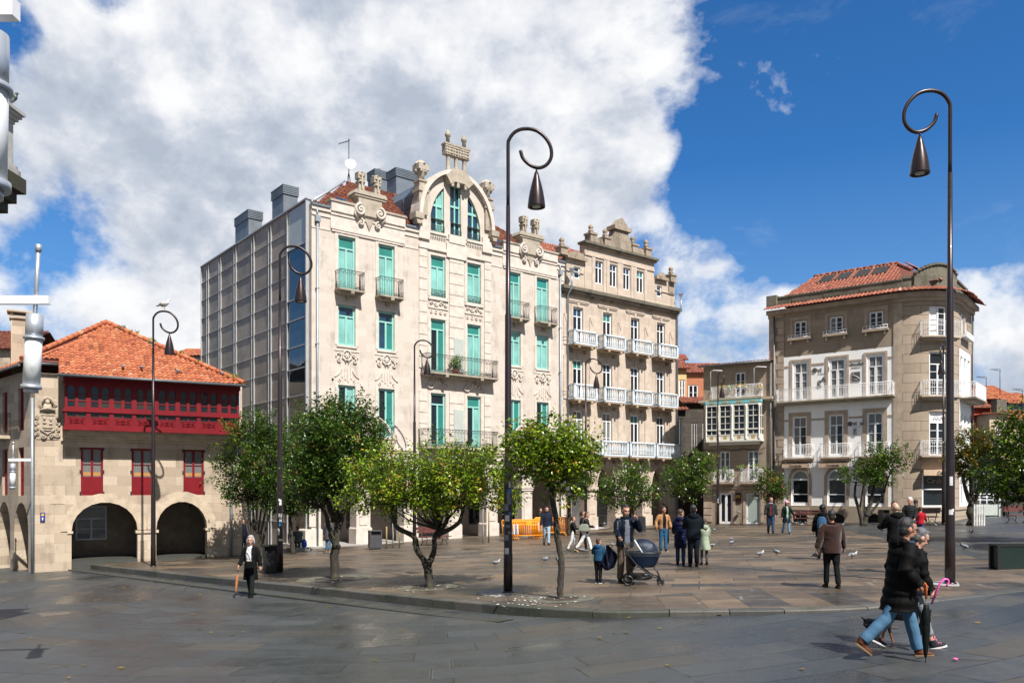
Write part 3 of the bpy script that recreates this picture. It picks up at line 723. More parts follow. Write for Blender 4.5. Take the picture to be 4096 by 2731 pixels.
    for x in (6.62, 12.2): g.box(x-.3, x+.3, -.4, .3, 19.05, 19.4); g.prism([(x-.22, 19.05), (x+.22, 19.05), (x+.12, 18.75), (x-.12, 18.75)], -.34, -.003)
    for x in (7.02, 11.9):
        g.box(x-.3, x+.3, -.15, .5, 19.4, 20.75); g.box(x-.36, x+.36, -.22, .55, 20.75, 20.95); g.box(x-.27, x+.27, -.12, .45, 20.95, 21.35); g.box(x-.33, x+.33, -.18, .5, 21.35, 21.45)
        g.lathe([(.2, 0), (.22, .3), (.34, .5), (.36, .62)], x, .16, 21.45, 8); g.box(x-.36, x+.36, -.2, .52, 22.05, 22.4); g.lathe([(.46, 0), (.3, .15), (.05, .3)], x, .16, 22.4, 4, smooth=False)
        for q in range(6): g.ell((x+.31*cos(q*pi/3), .16+.31*sin(q*pi/3), 21.98), .12, 6)
    g.prism([(8.5, 22.0), (9.0, 22.55), (9.9, 22.55), (10.45, 21.9), (10.1, 21.55), (9.8, 21.75), (9.1, 21.75), (8.8, 21.55)], -.42, .3)
    for x in (8.95, 9.35, 9.9): g.box(x-.09, x+.09, -.4, -.3, 21.45, 21.9)
    for x in (8.86, 9.45, 10.06): g.lathe([(.16, 0), (.13, .1), (.13, .9), (.17, 1.0)], x, 0, 22.45, 10)
    g.box(8.55, 10.35, -.2, .2, 23.4, 23.98); g.box(8.5, 10.4, -.23, .23, 23.98, 24.08)
    for q in range(13):
        for rz_ in (23.52, 23.7, 23.87): g.ell((8.65+q*.133+.03*((q*7) % 3-1), -.21, rz_), (.07, .05, .075), 6)
    for x in (8.84, 10.04):
        g.lathe([(.12, 0), (.115, .45), (.17, .5), (.19, .64), (.13, .7), (.13, .78), (.02, .88)], x, 0, 24.05, 8)
    for a, b, f1, f2 in ((2.5, 4.38, 2.95, 3.95), (14.35, 16.25, 14.82, 15.82)):
        c = (a+b)/2
        g.prism([(a+.25, 18.5), (b-.25, 18.5), (b-.2, 19.4), (b-.05, 19.62), (a+.05, 19.62), (a+.2, 19.4)], -.22, .45); g.prism([(a-.12, 19.62), (b+.12, 19.62), (b, 19.85), (a, 19.85)], -.32, .55)
        g.box(a-.05, b+.05, -.27, .5, 19.5, 19.6)
        for x in (f1, f2): finial_block(g, x, .05, 19.85, 1.15, .42)
        g.prism([(c-.35, 18.5), (c+.35, 18.5), (c, 17.75)], -.12, -.05)
    for a, b in ((1.02, 5.85), (12.97, 17.75)): g.box(a, b, -.2, .3, 18.92, 19.03)
    g.build('weathered_crest', M_CARVE, R)
    for c in (3.44, 15.3):
      for s in (-1, 1):
        v = MB(); spiral(v, c+s*.62, 18.75, -.26, .34, 1.6, -s, pi/2, .09, .04); spiral(v, c+s*.55, 18.1, -.16, .2, 1.3, s, pi/2, .06); v.tube([(c+s*.9, -.22, 18.9), (c+s*.95, -.2, 18.5), (c+s*.75, -.18, 18.25)], [.08, .07, .05], 6)
        v.build('volute', M_TRIM, R)
    # windows row by row
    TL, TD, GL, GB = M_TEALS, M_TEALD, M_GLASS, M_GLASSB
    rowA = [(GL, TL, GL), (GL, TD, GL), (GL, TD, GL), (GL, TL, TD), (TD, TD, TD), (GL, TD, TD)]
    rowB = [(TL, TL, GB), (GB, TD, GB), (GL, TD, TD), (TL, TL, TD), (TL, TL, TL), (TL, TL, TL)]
    for i, (a, b) in enumerate(WX):
        c = i in (2, 3)
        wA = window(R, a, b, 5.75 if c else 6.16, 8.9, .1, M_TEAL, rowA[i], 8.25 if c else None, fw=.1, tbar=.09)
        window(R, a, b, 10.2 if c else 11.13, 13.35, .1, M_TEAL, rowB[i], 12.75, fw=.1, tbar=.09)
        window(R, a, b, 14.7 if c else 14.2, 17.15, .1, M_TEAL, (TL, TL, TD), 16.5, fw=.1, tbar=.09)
        r = MB()
        if not c: railing_iron(r, [(a+.02, .02), (b-.02, .02)], 6.16, 6.85, .1); r.build('window_grille', M_TEAL, wA)
        else: railing_iron(r, [(a+.02, -.04), (b-.02, -.04)], 14.66, 15.1, .1); r.build('window_grille', M_IRON, R)
    for a, b, z, tt in AH:                              # arched lights of the gable
        fr = MB(); xm = (a+b)/2
        q = [(a+(b-a)*i/12, min(ell_top(a+(b-a)*i/12), 30)) for i in range(13)]
        for x, zt in ((a+.05, max(18.9, ell_top(a+.05))), (b-.05, max(18.9, ell_top(b-.05)))): fr.box(x-.05, x+.05, .14, .22, z, zt)
        fr.box(a, b, .14, .22, z, z+.1); fr.box(a, b, .13, .22, 20.35 if a > 8.7 and a < 9.5 else 20.15, 20.3 if not (a > 8.7 and a < 9.5) else 20.47)
        fr.box(xm-.045, xm+.045, .135, .22, z, ell_top(xm)-.05)
        for (p, u), (p2, u2) in zip(q, q[1:]): fr.add([(p, .14, u-.1), (p2, .14, u2-.1), (p2, .14, u2), (p, .14, u)], [(0, 1, 2, 3)])
        fo = fr.build('window', M_TEAL, R)
        gl = MB(); k = 0
        for (p, u), (p2, u2) in zip(q, q[1:]):
            gl.add([(p, .2, z), (p2, .2, z), (p2, .2, u2), (p, .2, u)], [(0, 1, 2, 3)], 1 if (a < 8 and p >= xm-.01 and p < b-.1) else 0)
        gl.build('glass', [GB, TL], fo)
        r = MB(); railing_iron(r, [(a, -.03), (b, -.03)], 18.55, 18.95, .1); r.build('window_grille', M_IRON, fo)
    for i in (0, 1, 4, 5):
        c = sum(WX[i])/2+.03; balcony(R, c-.74, c+.74, 14.13, 15.16, .6, 'iron', stone=M_MOSSB, brackets=(c,))
    balcony(R, 6.92, 12.2, 10.08, 11.15, .62, 'iron', stone=M_MOSSB, brackets=(8.35, 10.95)); balcony(R, 6.75, 12.2, 5.66, 6.72, .62, 'iron', stone=M_MOSSB, brackets=(10.95, 8.35))
    for za, zb in ((10.3, 12.35), (5.9, 8.0)): s = MB(); s.box(9.25, 9.95, -.1, -.06, za, zb); s.build('glass_screen', M_FROST, R)
    # glass flank
    gl = MB(); ys = [.5, 2.95, 5.28, 7.95, 11.0, 13.85, 16.35, 17.9]; zz = [18.85, 17.7, 16.45, 15.2, 13.95, 12.6, 11.22, 9.95, 8.35, 6.9, 5.5, 4.1, 2.7, 1.3, -.6]
    x = -.06
    for i in range(1, 7):
        for j in range(len(zz)-1):
            gl.add([(x, ys[i], zz[j+1]), (x, ys[i+1], zz[j+1]), (x, ys[i+1], zz[j]), (x, ys[i], zz[j])], [(0, 1, 2, 3)], 0, False, rng.uniform(.1, 1))
    zc = [18.8, 16.57, 13.72, 12.55, 11.05, 9.82, 8.33, 5.5, 2.7, -.6]
    for j in range(9): gl.add([(x, ys[0], zc[j+1]), (x, ys[1], zc[j+1]), (x, ys[1], zc[j]), (x, ys[0], zc[j])], [(0, 1, 2, 3)], 1 if j else 2)
    gl.add([(x, 17.9, -.6), (x, 17.9, 18.85), (1, 17.9, 18.85), (1, 17.9, -.6)], [(0, 1, 2, 3)], 0, False, .5)
    gl.build('glass_wall', [M_MESHGLASS, M_CLEARGLASS, M_FROST], R)
    fr = MB()
    for i, y in enumerate(ys):
        fr.box(-.14, -.065, y-.02, y+.02, -.6, 18.87)
        if 2 <= i <= 6: fr.box(-.12, -.065, y+.4, y+.43, -.6, 18.87)
    for z in zz[1:-1]: fr.box(-.11, -.065, 2.95, 17.9, z-.016, z+.016)
    for z in zc[1:-1]: fr.box(-.13, -.065, .5, 2.95, z-.03, z+.03)
    fr.box(-.16, .3, .3, 18, 18.87, 18.95); fr.box(-.16, .1, .36, .46, -.6, 18.9); fr.box(-.12, .0, 17.86, 18.0, -.6, 18.9)
    fr.build('glass_wall_frame', M_METAL, R)
    # roof: hipped skirt behind the parapet, flat on top
    rf = MB(); dp = 4.27
    def inside(s_, t_): return s_-.2 > t_*.78 and 18.3-s_ > t_*.78
    cs = .782; sn = .623
    tiled_slope(rf, inside, .25, 18.2, 0, dp/cs, lambda s_, t_, h: (s_, .25+t_*cs-h*sn, 18.6+t_*sn*1.0+h*cs), .23, .34, .05)
    rf.add([(.25, .25, 18.55), (18.2, .25, 18.55), (14.0, 4.5, 21.9), (4.4, 4.5, 21.9)], [(0, 1, 2, 3)], 1); rf.add([(4.4, 4.5, 21.9), (14, 4.5, 21.9), (14, 17, 21.9), (4.4, 17, 21.9)], [(0, 1, 2, 3)], 1)
    rf.add([(18.2, .25, 18.55), (18.2, 17.6, 18.55), (14, 17, 21.9), (14, 4.5, 21.9)], [(0, 1, 2, 3)], 1); rf.add([(.25, .25, 18.55), (.25, 17.6, 18.55), (4.4, 17, 21.9), (4.4, 4.5, 21.9)], [(0, 3, 2, 1)], 1)
    ridge(rf, (4.4, 4.5, 22.0), (14, 4.5, 22.0)); ridge(rf, (18.2, .3, 18.65), (14, 4.5, 22.0))
    ro = rf.build('roof', [TILES3, M_DARKT], R)
    vg = MB(); vg.tube([(.12, .3, 18.75), (4.25, 4.5, 22.08)], .09, 4, mi=0); vg.build('roof_verge', M_METAL, ro)
    for x0 in (2.2, 4.6, 13.0): sk = MB(); sk.add([(x0, .75, 19.08), (x0+.8, .75, 19.08), (x0+.8, 1.75, 19.9), (x0, 1.75, 19.9), (x0, .7, 19.0), (x0+.8, .7, 19.0)], [(0, 1, 2, 3), (4, 5, 1, 0)]); sk.build('skylight', M_GLASSB, ro)
    dz = MB(); dz.prism([(6.9, 18.6), (12.0, 18.6), (12.0, 20.9), (11.6, 21.6), (7.3, 21.6), (6.9, 20.9)], .7, 5.2)
    for k in range(4): dz.box(6.86, 12.04, .8+1.1*k, .84+1.1*k, 18.6, 20.9)
    for z in (19.3, 20.1): dz.box(6.87, 12.03, .72, 5.2, z, z+.03)
    dz.build('zinc_dormer', simple('blue_zinc', (.10, .135, .175), .5, .1, var=.25, vs=1.2), R)
    def vent(x0, x1, y0, y1, z0, z1):
        c = MB(); c.box(x0, x1, y0, y1, z0, z1-.55)
        for k in range(5): c.box(x0-.06, x1+.06, y0-.06, y1+.06, z1-.53+k*.105, z1-.46+k*.105)
        c.box(x0+.05, x1-.05, y0+.05, y1-.05, z1-.55, z1-.02, 1); c.box(x0-.07, x1+.07, y0-.07, y1+.07, z1-.02, z1+.02); c.lathe([(.07, 0), (.07, .2), (.14, .22), (.14, .28), (.02, .32)], (x0+x1)/2, (y0+y1)/2, z1, 8)
        c.build('roof_vent', [M_ZINC, M_IRON], R)
    vent(8.55, 10.35, 5.6, 6.8, 21.5, 24.3); vent(8.2, 9.35, 7.8, 8.8, 21.5, 24.8)
    vent(.7, 1.6, 11.0, 13.4, 18.8, 21.3); vent(.7, 1.6, 5.4, 7.1, 18.8, 21.3)
    for x in (.3, 17.95): dpp = MB(); dpp.tube([(x, -.09, .1), (x, -.09, 17.6)], .065, 8); dpp.box(x-.14, x+.14, -.22, -.01, 17.6, 17.95); dpp.tube([(x, -.09, 17.95), (x, -.06, 18.35)], .05, 6); [dpp.box(x-.1, x+.1, -.16, -.01, zq, zq+.05) for zq in (2.2, 5.0, 8, 11, 14)]; dpp.build('drainpipe', M_PIPE, R)
    for xa, xb in ((0, 1.05), (5.86, 6.75), (12.15, 12.95), (17.76, 18.4)): gt = MB(); gt.box(xa, xb, -.15, .3, 18.49, 18.6); gt.build('zinc_gutter', M_ZINC, R)
    # aerial and dish on the roof
    a = MB(); bx, by = 4.9, 5.2
    a.tube([(bx, by, 21.8), (bx, by, 25.1)], .03, 6); a.tube([(bx, by, 24.95), (bx-.7, by, 24.6)], .018, 5)
    for k in range(5): a.tube([(bx-.15*k, by-.25, 24.95-.08*k), (bx-.15*k, by+.25, 24.95-.08*k)], .012, 4)
    for q in (-.25, .25): a.tube([(bx+q, by, 21.8), (bx, by, 23.0)], .02, 5)
    ao = a.build('roof_aerial', M_IRON); ao.parent = R
    ds = MB(); ds.lathe([(.02, 0), (.2, .04), (.36, .13), (.34, .15), (.02, .06)], 0, 0, 0, 16); do = ds.build('satellite_dish', M_WHITE, ao); do.location = (bx, by-.2, 23.35); do.rotation_euler = (rad(78), 0, rad(-25))
    text('shop_lettering', 'ani', .55, (3.25, 3.5, 3.35), (rad(90), 0, 0), M_CONC, R)
    return R
M_MOSSB = masonry('balcony_stone', (.42, .36, .28), (.36, .31, .24), (.3, .26, .2), 3, 3, 0, .9, .3, .6, moss=.25)
M_FROST = simple('frosted_glass', (.42, .46, .42), .25, var=.06)
M_DARKT = simple('roof_underlay', (.13, .04, .025), .9)
def meshglass():
    t = T('mesh_screen_glass'); o = t.obj(); n = t.noise(o, .5, 4, .6); n2 = t.noise(o, 2.5, 5); a = t.n('Attribute', attribute_name='tint')
    c = t.mix((.36, .305, .245), (.46, .395, .32), n2); c = t.mix(c, (.24, .21, .175), t.ramp(n, [(.38, g3(.75)), (.6, g3(0))])); c = t.mix(c, t.mix(c, g3(.0), .3), (a, 'Fac'))
    t.set(t.b.inputs['Base Color'], c); t.b.inputs['Roughness'].default_value = .5; t.b.inputs['Specular IOR Level'].default_value = .22; t.bump(n, .05, .1)
    return t.m
M_MESHGLASS = meshglass(); M_CLEARGLASS = glassmat('stair_glass', (.03, .045, .05), .02, .9)
main_building()

# ------------------------------------------------------------------ the warm stone house with balustraded balconies
def second_building():
    O2 = OM+UM*18.4; ox = -18.4
    R = thing('stone_townhouse', 'narrower stone townhouse with white balustrade balconies and small urn pinnacles', 'building', O2, A_M)
    DX = [(19.22, 20.13), (22.1, 22.99), (24.97, 25.86), (27.82, 28.7)]
    PC = [18.55, 21.0, 23.85, 26.7, 29.5]
    holes = []
    for a, b in zip(PC, PC[1:]): holes.append((a+.5, b-.5, -.6, arc_top(a+.5, b-.5, 3.3, 1.5), .8))
    for a, b in DX: holes += [(a, b, 5.5, 8.57), (a, b, 9.28, 12.06), (a, b, 12.98, 15.66)]
    AW = [(21.34, 22.1), (22.78, 23.53), (24.17, 24.92), (25.59, 26.37)]
    m = MB(ox=ox); m.wall(18.4, 30.05, -.6, 16.9, holes, 0, .24)
    m.wall(20.3, 27.5, 16.9, 20.2, [(a, b, 17.62, 19.24) for a, b in AW], 0, .2)
    m.wall(18.6, 20.3, 16.9, 19.0, [(19.32, 19.9, 17.66, 18.46)], .02, .18); m.wall(27.5, 29.9, 16.9, 19.0, [(27.85, 28.4, 17.64, 18.48)], .02, .18)
    m.add([(30.05, 0, -.6), (30.05, 12, -.6), (30.05, 12, 16.9), (30.05, 0, 16.9)], [(0, 1, 2, 3)])
    for x in (20.3, 27.5): m.add([(x, 0, 19), (x, .5, 19), (x, .5, 20.2), (x, 0, 20.2)], [(0, 1, 2, 3)])
    for x in (18.6, 29.9): m.add([(x, 0, 16.9), (x, 6, 16.9), (x, 6, 19.0), (x, 0, 19.0)], [(0, 1, 2, 3)])
    m.box(18.6, 29.9, .3, .6, 16.9, 18.95)
    m.build('facade', M_STONE2, R)
    t = MB(ox=ox)
    for c in PC:
        t.box(c-.53, c+.53, -.1, .8, -.6, 1.2); t.box(c-.55, c+.55, -.12, .8, 3.05, 3.3); t.box(c-.3, c+.3, -.04, -.003, 1.4, 2.85)
        t.prism([(c-.22, 5.1), (c+.22, 5.1), (c+.1, 3.7), (c-.1, 3.7)], -.1, -.003)
        for z0, z1 in ((5.6, 8.75), (9.3, 12.3), (13.0, 15.1)): t.box(c-.26, c+.26, -.05, -.003, z0, z1); t.box(c-.32, c+.32, -.08, -.05, z0+.3, z0+.36) ; t.box(c-.32, c+.32, -.08, -.05, z0+.5, z0+.56)
        t.prism([(c-.24, 15.1), (c+.24, 15.1), (c, 14.55)], -.09, -.003)
    for a, b in zip(PC, PC[1:]):
        xa, xb = a+.5, b-.5; o = arc_top(xa-.17, xb+.17, 3.3, 1.67, 14); q = arc_top(xa, xb, 3.3, 1.5, 14)
        for k in range(14): t.prism([q[k], q[k+1], o[k+1], o[k]], -.06, -.003)
        t.prism([((a+b)/2-.16, 5.15), ((a+b)/2+.16, 5.15), ((a+b)/2+.11, 4.65), ((a+b)/2-.11, 4.65)], -.12, -.06)
    for a, b in DX:
        for z0, z1 in ((5.5, 8.57), (9.28, 12.06), (12.98, 15.66)):
            t.box(a-.2, a-.02, -.03, -.003, z0, z1+.16); t.box(b+.02, b+.2, -.03, -.003, z0, z1+.16); t.box(a-.02, b+.02, -.03, -.003, z1+.02, z1+.16); t.box((a+b)/2-.1, (a+b)/2+.1, -.07, -.03, z1+.02, z1+.42)
        t.box(a-.55, b+.55, -.1, -.003, 16.05, 16.15); t.box(a-.45, b+.45, -.06, -.003, 15.95, 16.05)
    for a, b in AW: t.box(a-.34, a-.04, -.05, -.003, 17.0, 19.5); t.box(b+.04, b+.3, -.05, -.003, 17.0, 19.5)
    t.box(20.3, 27.5, -.07, -.003, 19.42, 19.6); t.box(18.6, 20.2, -.05, .01, 18.05, 18.12); t.box(27.6, 29.8, -.05, .01, 18.05, 18.12)
    t.build('stone_trim', M_TRIM2, R)
    g = MB(ox=ox)
    gm = MB(ox=ox); gm.box(17.95, 30.2, -.45, .3, 16.72, 16.95); gm.build('cornice', M_MOSSY, R); g.box(18.0, 30.15, -.3, -.003, 16.55, 16.72); g.box(18.05, 30.1, -.15, -.003, 16.4, 16.55)
    gm = MB(ox=ox); gm.box(20.1, 27.7, -.32, .5, 20.2, 20.36); gm.build('cornice', M_MOSSY, R); g.box(20.2, 27.6, -.18, -.003, 20.05, 20.2)
    for a, b in ((18.5, 20.35), (27.55, 28.9)): g.box(a, b, -.25, .3, 18.9, 19.12); g.prism([(a+.3, 19.12), (b-.1, 19.12), (b-.3, 19.42), (a+.8, 19.5), (a+.5, 19.35)], -.1, .25)
    def urn(x, z, h):
        g.box(x-.3, x+.3, -.3, .3, z, z+h*.42); g.box(x-.36, x+.36, -.36, .36, z+h*.42, z+h*.52); g.lathe([(.26, 0), (.2, .06), (.12, .1), (.2, .16), (.2, .22), (.1, .28), (.17, .36), (.18, .5), (.08, .62), (.02, .68)], x, 0, z+h*.52, 10)
    urn(18.15, 19.0, 1.1); urn(20.9, 20.3, 1.35); urn(22.3, 20.3, 1.3); urn(25.15, 20.3, 1.35); urn(26.6, 20.3, 1.35); urn(29.4, 18.9, 1.15)
    g.prism([(22.6, 20.36), (25.0, 20.36), (24.95, 20.9), (24.6, 21.25), (24.45, 21.7), (23.15, 21.7), (23.0, 21.25), (22.65, 20.9)], -.2, .4); g.box(22.95, 24.68, -.35, .5, 21.72, 22.0); g.prism([(23.1, 22.0), (24.5, 22.0), (24.3, 22.2), (23.8, 22.65), (23.3, 22.2)], -.25, .4)
    for a, b in ((21.2, 22.1), (25.45, 26.3)): g.prism([(a, 20.36), (b, 20.36), (b, 20.8), (a+.4, 20.85), (a, 20.7)], -.12, .3)
    g.box(29.1, 29.8, -.05, .5, 18.0, 18.95)
    g.build('weathered_crest', M_CARVE2, R)
    for i, (a, b) in enumerate(DX):
        gl = [(M_GLASSC, M_GLASSC, M_GLASSC), (M_GLASSC, M_GLASSC, M_GLASSC), (M_GLASS, M_GLASS, M_TEALD), (M_GLASS, M_GLASS, M_GLASSB)][i]
        window(R, a, b, 5.5, 8.57, .12, M_WHITE, gl, 7.95, fw=.085, bars=1 if i < 2 else 0, ox=ox, tmid=True)
        window(R, a, b, 9.28, 12.06, .12, M_WHITE, (M_GLASS, M_GLASS, M_TEALD if i == 0 else M_GLASSB), 11.45, fw=.085, ox=ox, tmid=True)
        window(R, a, b, 12.98, 15.66, .12, M_WHITE, (M_GLASS, M_GLASS, (M_GLASSB, M_TEALD, M_GLASSB, M_GLASS)[i]), 15.05, fw=.085, ox=ox, tmid=True)
        c = (a+b)/2
        for zs, zr in ((12.98, 13.95), (9.25, 10.3), (5.46, 6.53)):
            hw = 1.02 if zs > 6 else 1.28; balcony(R, c-hw, c+hw, zs, zr, .72, 'bal', ox=ox, stone=M_MOSSB2, taper=.3, brackets=(c-.6, c+.6))
    for i, (a, b) in enumerate(AW): window(R, a, b, 17.62, 19.24, .1, M_WHITE, (M_GLASS, M_GLASS, M_TEALD if i == 3 else M_GLASSB), 18.75, fw=.08, ox=ox, tmid=True)
    for a, b, y in ((19.32, 19.9, .1), (27.85, 28.4, .1)): window(R, a, b, 17.65, 18.47, y, M_WHITE, (M_GLASSB,), None, False, .09, ox=ox)
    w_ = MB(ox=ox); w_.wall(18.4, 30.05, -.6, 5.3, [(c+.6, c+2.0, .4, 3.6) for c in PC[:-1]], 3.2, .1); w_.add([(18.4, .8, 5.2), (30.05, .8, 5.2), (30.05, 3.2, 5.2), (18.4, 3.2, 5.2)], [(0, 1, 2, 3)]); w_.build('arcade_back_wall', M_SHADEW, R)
    for k, c in enumerate(PC[:-1]):
        if k == 1:
            dd = MB(ox=ox); dd.box(c+.7, c+1.9, 3.1, 3.2, .4, 3.0); dd.box(c+.78, c+1.25, 3.07, 3.1, .5, 1.6); dd.box(c+1.35, c+1.82, 3.07, 3.1, .5, 1.6)
            dd.tube([(c+1.3+.5*cos(q), 3.08, 3.5+.42*sin(q)) for q in [2*pi*i/16 for i in range(17)]], .05, 4)
            for q in range(6): dd.tube([(c+1.3, 3.08, 3.5), (c+1.3+.5*cos(q*pi/3), 3.08, 3.5+.42*sin(q*pi/3))], .03, 4)
            dd.build('door', M_WHITE, R)
        window(R, c+.6, c+2.0, .4, 3.6, 3.24, M_GUTTER, [M_GLASS], 2.6, k != 1, ox=ox, name='shop_window')
    sh = MB(ox=ox)
    for k in range(9): sh.box(24.5+.13*k, 24.54+.13*k, 2.9, 2.93, .5, 2.4)
    for z in (.5, 1.1, 1.7, 2.35): sh.box(24.5, 25.6, 2.88, 2.9, z, z+.05)
    sh.build('folding_grille', M_METAL, R)
    po = MB(ox=ox)
    for (x, z, i) in ((27.45, .9, 0), (27.75, 1.0, 1), (27.5, 1.5, 2), (27.85, 1.6, 3), (27.6, 2.1, 1), (27.95, 2.2, 0)): po.box(x, x+.25, 3.02, 3.04, z, z+.4, i)
    po.build('magazine_rack', [simple('red_print', (.6, .03, .05), .5), simple('white_print', (.7, .7, .7), .5), simple('blue_print', (.05, .2, .5), .5), simple('yellow_print', (.7, .5, .05), .5)], R)
    f = MB(ox=ox); f.box(18.42, 30.4, -.85, 3.2, -.6, .36); f.build('arcade_floor', M_CONC, R)
    rf = MB(ox=ox); tiled_slope(rf, lambda s_, t_: True, 18.5, 29.8, 0, 5.6, lambda s_, t_, h: (s_, .45+t_*.85-h*.52, 18.7+t_*.52+h*.85), .25, .38, .05)
    rf.add([(18.5, .45, 18.65), (29.8, .45, 18.65), (29.8, 5.3, 21.6), (18.5, 5.3, 21.6)], [(0, 1, 2, 3)], 1); rf.add([(18.5, .45, 18.65), (18.5, 10, 18.65), (18.5, 5.3, 21.6)], [(0, 1, 2)], 1); rf.add([(29.8, .45, 18.65), (29.8, 10, 18.65), (29.8, 5.3, 21.6)], [(0, 1, 2)], 1); rf.add([(18.5, 10, 18.65), (29.8, 10, 18.65), (29.8, 5.3, 21.6), (18.5, 5.3, 21.6)], [(0, 1, 2, 3)], 1)
    rf.build('roof', [TILES2, M_DARKT], R)
    for x in (18.62, 30.0): p = MB(ox=ox); p.tube([(x, -.12, .4), (x, -.12, 16.4), (x, -.5, 16.8), (x, -.5, 17.8)], .07, 8); p.lathe([(.1, 0), (.12, .2), (.24, .45), (.24, .5)], x, -.5, 17.6, 4, smooth=False); p.build('drainpipe', M_PIPE, R)
    return R
M_CARVE2 = masonry('streaked_warm_stone', (.38, .31, .24), (.32, .26, .2), (.2, .17, .13), 1.3, .6, .008, .9, .35, .75, stain_col=(.05, .05, .04), moss=.3, bump=.4)
M_MOSSB2 = masonry('balcony_slab_stone', (.42, .32, .22), (.36, .27, .18), (.3, .24, .17), 3, 3, 0, .9, .3, .7, stain_col=(.08, .05, .03))
second_building()
# ------------------------------------------------------------------ the granite house with the red gallery
def arcbar(m, cx, zs, r0, r1, y0, y1, n=10, rise=1.0):
    for k in range(n):
        a, b = pi*k/n, pi*(k+1)/n
        m.prism([(cx-r0*cos(a), zs+r0*rise*sin(a)), (cx-r0*cos(b), zs+r0*rise*sin(b)), (cx-r1*cos(b), zs+r1*rise*sin(b)), (cx-r1*cos(a), zs+r1*rise*sin(a))], y0, y1)
def gallery_house():
    OL = Vector((-13.12, 39.11, -1.09)); A = rad(30)
    R = thing('granite_house', 'low granite house with crimson wooden gallery and orange tiled roof', 'house', OL, A)
    DX = [(-6.78, -5.9), (-4.75, -3.85), (-2.55, -1.65)]
    holes = [(a, b, 2.92, 5.04, .22) for a, b in DX]
    AR = [(-7.14, -4.5), (-3.72, -1.5)]
    for a, b in AR: holes.append((a, b, -.8, arc_top(a, b, 1.35, 1.28), .6))
    m = MB(); m.wall(-8.52, .1, -.8, 8.2, holes, 0, .22)
    m.add([(.1, 0, -.8), (.1, 8, -.8), (.1, 8, 8.2), (.1, 0, 8.2)], [(0, 1, 2, 3)])
    def lx(s_, y_, z_): return (-8.52-.288*s_+.957*y_, .957*s_+.288*y_, z_)
    LW = [(.9, 2.9), (3.5, 5.4), (6.0, 8.0)]
    ml = MB(xf=lx); ml.wall(0, 9, -.8, 8.4, [(a, b, -.8, arc_top(a, b, 1.3, 1.3), .6) for a, b in LW]+[(x, x+.8, z0, z1) for x in (1.5, 3.9, 6.5) for z0, z1 in ((2.9, 5.05), (5.8, 7.7))], 0, .25)
    b0 = len(m.v); m.v += [lx(*p) for p in ml.v]; m.f += [[i+b0 for i in f] for f in ml.f]; m.m += ml.m; m.sm += ml.sm; m.t += ml.t
    m.build('stone_wall', M_GRAN, R)
    t = MB()
    for a, b in AR: arcbar(t, (a+b)/2, 1.35, (b-a)/2, (b-a)/2+.42, -.035, -.003, 11, 1.28/((b-a)/2)*.985)
    t.box(-4.58, -3.62, -.06, .64, 1.2, 1.32); t.box(-7.3, -7.08, -.05, .6, 1.25, 1.35); t.box(-1.58, -1.36, -.05, .6, 1.25, 1.35)
    for k in range(4): t.box(-7.55+.12*k, .1, -.12-.2*k, -.003 if k == 0 else -.12-.2*(k-1), 5.3+.12*k, 5.74)
    t.build('stone_trim', M_GRANT, R)
    back = MB(); back.wall(-8.4, .05, -.8, 5.0, [(-6.9, -5.6, .8, 2.4)], 2.6, .1); back.add([(-8.3, .6, 2.85), (.05, .6, 2.85), (.05, 2.6, 2.85), (-8.3, 2.6, 2.85)], [(0, 1, 2, 3)]); back.add([(-8.0, .3, -.8), (-8.0, 2.6, -.8), (-8.0, 2.6, 2.85), (-8.0, .3, 2.85)], [(0, 1, 2, 3)]); back.add([(.05, .3, -.8), (.05, 2.6, -.8), (.05, 2.6, 2.85), (.05, .3, 2.85)], [(0, 1, 2, 3)])
    back.box(-4.4, -3.8, .6, 2.6, -.8, 2.85)
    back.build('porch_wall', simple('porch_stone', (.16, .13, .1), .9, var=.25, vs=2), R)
    fl = MB(); fl.box(-8.3, .05, .02, 2.6, -.6, .03); fl.build('porch_floor', M_KERB, R)
    window(R, -6.9, -5.6, .8, 2.4, 2.62, M_PIPE, [M_GLASS], 1.8, True, .06, bars=1, name='shop_window')
    for a, b in DX:                                     # crimson french windows
        wd = window(R, a, b, 2.92, 5.04, .06, M_RED, [M_GLASSC], None, True, .09, bars=2)
        p = MB(); p.box(a+.09, b-.09, .05, .12, 3.0, 3.75); xm = (a+b)/2
        for c, d_ in ((a+.13, xm-.07), (xm+.07, b-.13)): p.box(c, d_, .04, .05, 3.08, 3.55)
        p.build('door_panel', M_RED, wd)
        for x in (a-.05, b-.02):
            for z in (2.95, 3.9, 4.9): h = MB(); h.box(x, x+.07, -.03, -.003, z, z+.14); h.build('hinge', M_IRON, wd)
        cu = MB(); cu.box(a+.1, b-.1, .1, .115, 3.8, 3.95); cu.build('flower_box', simple('ochre_box', (.4, .2, .05)), wd)
    for x in (1.5, 3.9, 6.5):
        for z0, z1 in ((2.9, 5.05), (5.8, 7.7)): window(R, x, x+.8, z0, z1, .1, M_RED, [M_GLASS], None, True, .12, bars=2, xf=lx)
    b = MB(xf=lx); b.box(3.4, 5.6, -.7, 0, 5.5, 5.65); bo = b.build('balcony', M_GRANT, R); r = MB(xf=lx); railing_iron(r, [(3.45, -.02), (3.45, -.65), (5.55, -.65), (5.55, -.02)], 5.66, 6.65, .12); r.build('railing', M_IRON, bo)
    # gallery
    g = MB(); x0, x1 = -7.42, -.22; yo = -.9
    for z0, z1, p in ((5.74, 5.86, .06), (5.86, 5.98, .02), (6.52, 6.64, .07), (6.64, 6.7, .03), (7.82, 8.02, .05)): g.box(x0-p, x1+p, yo-p, 0, z0, z1)
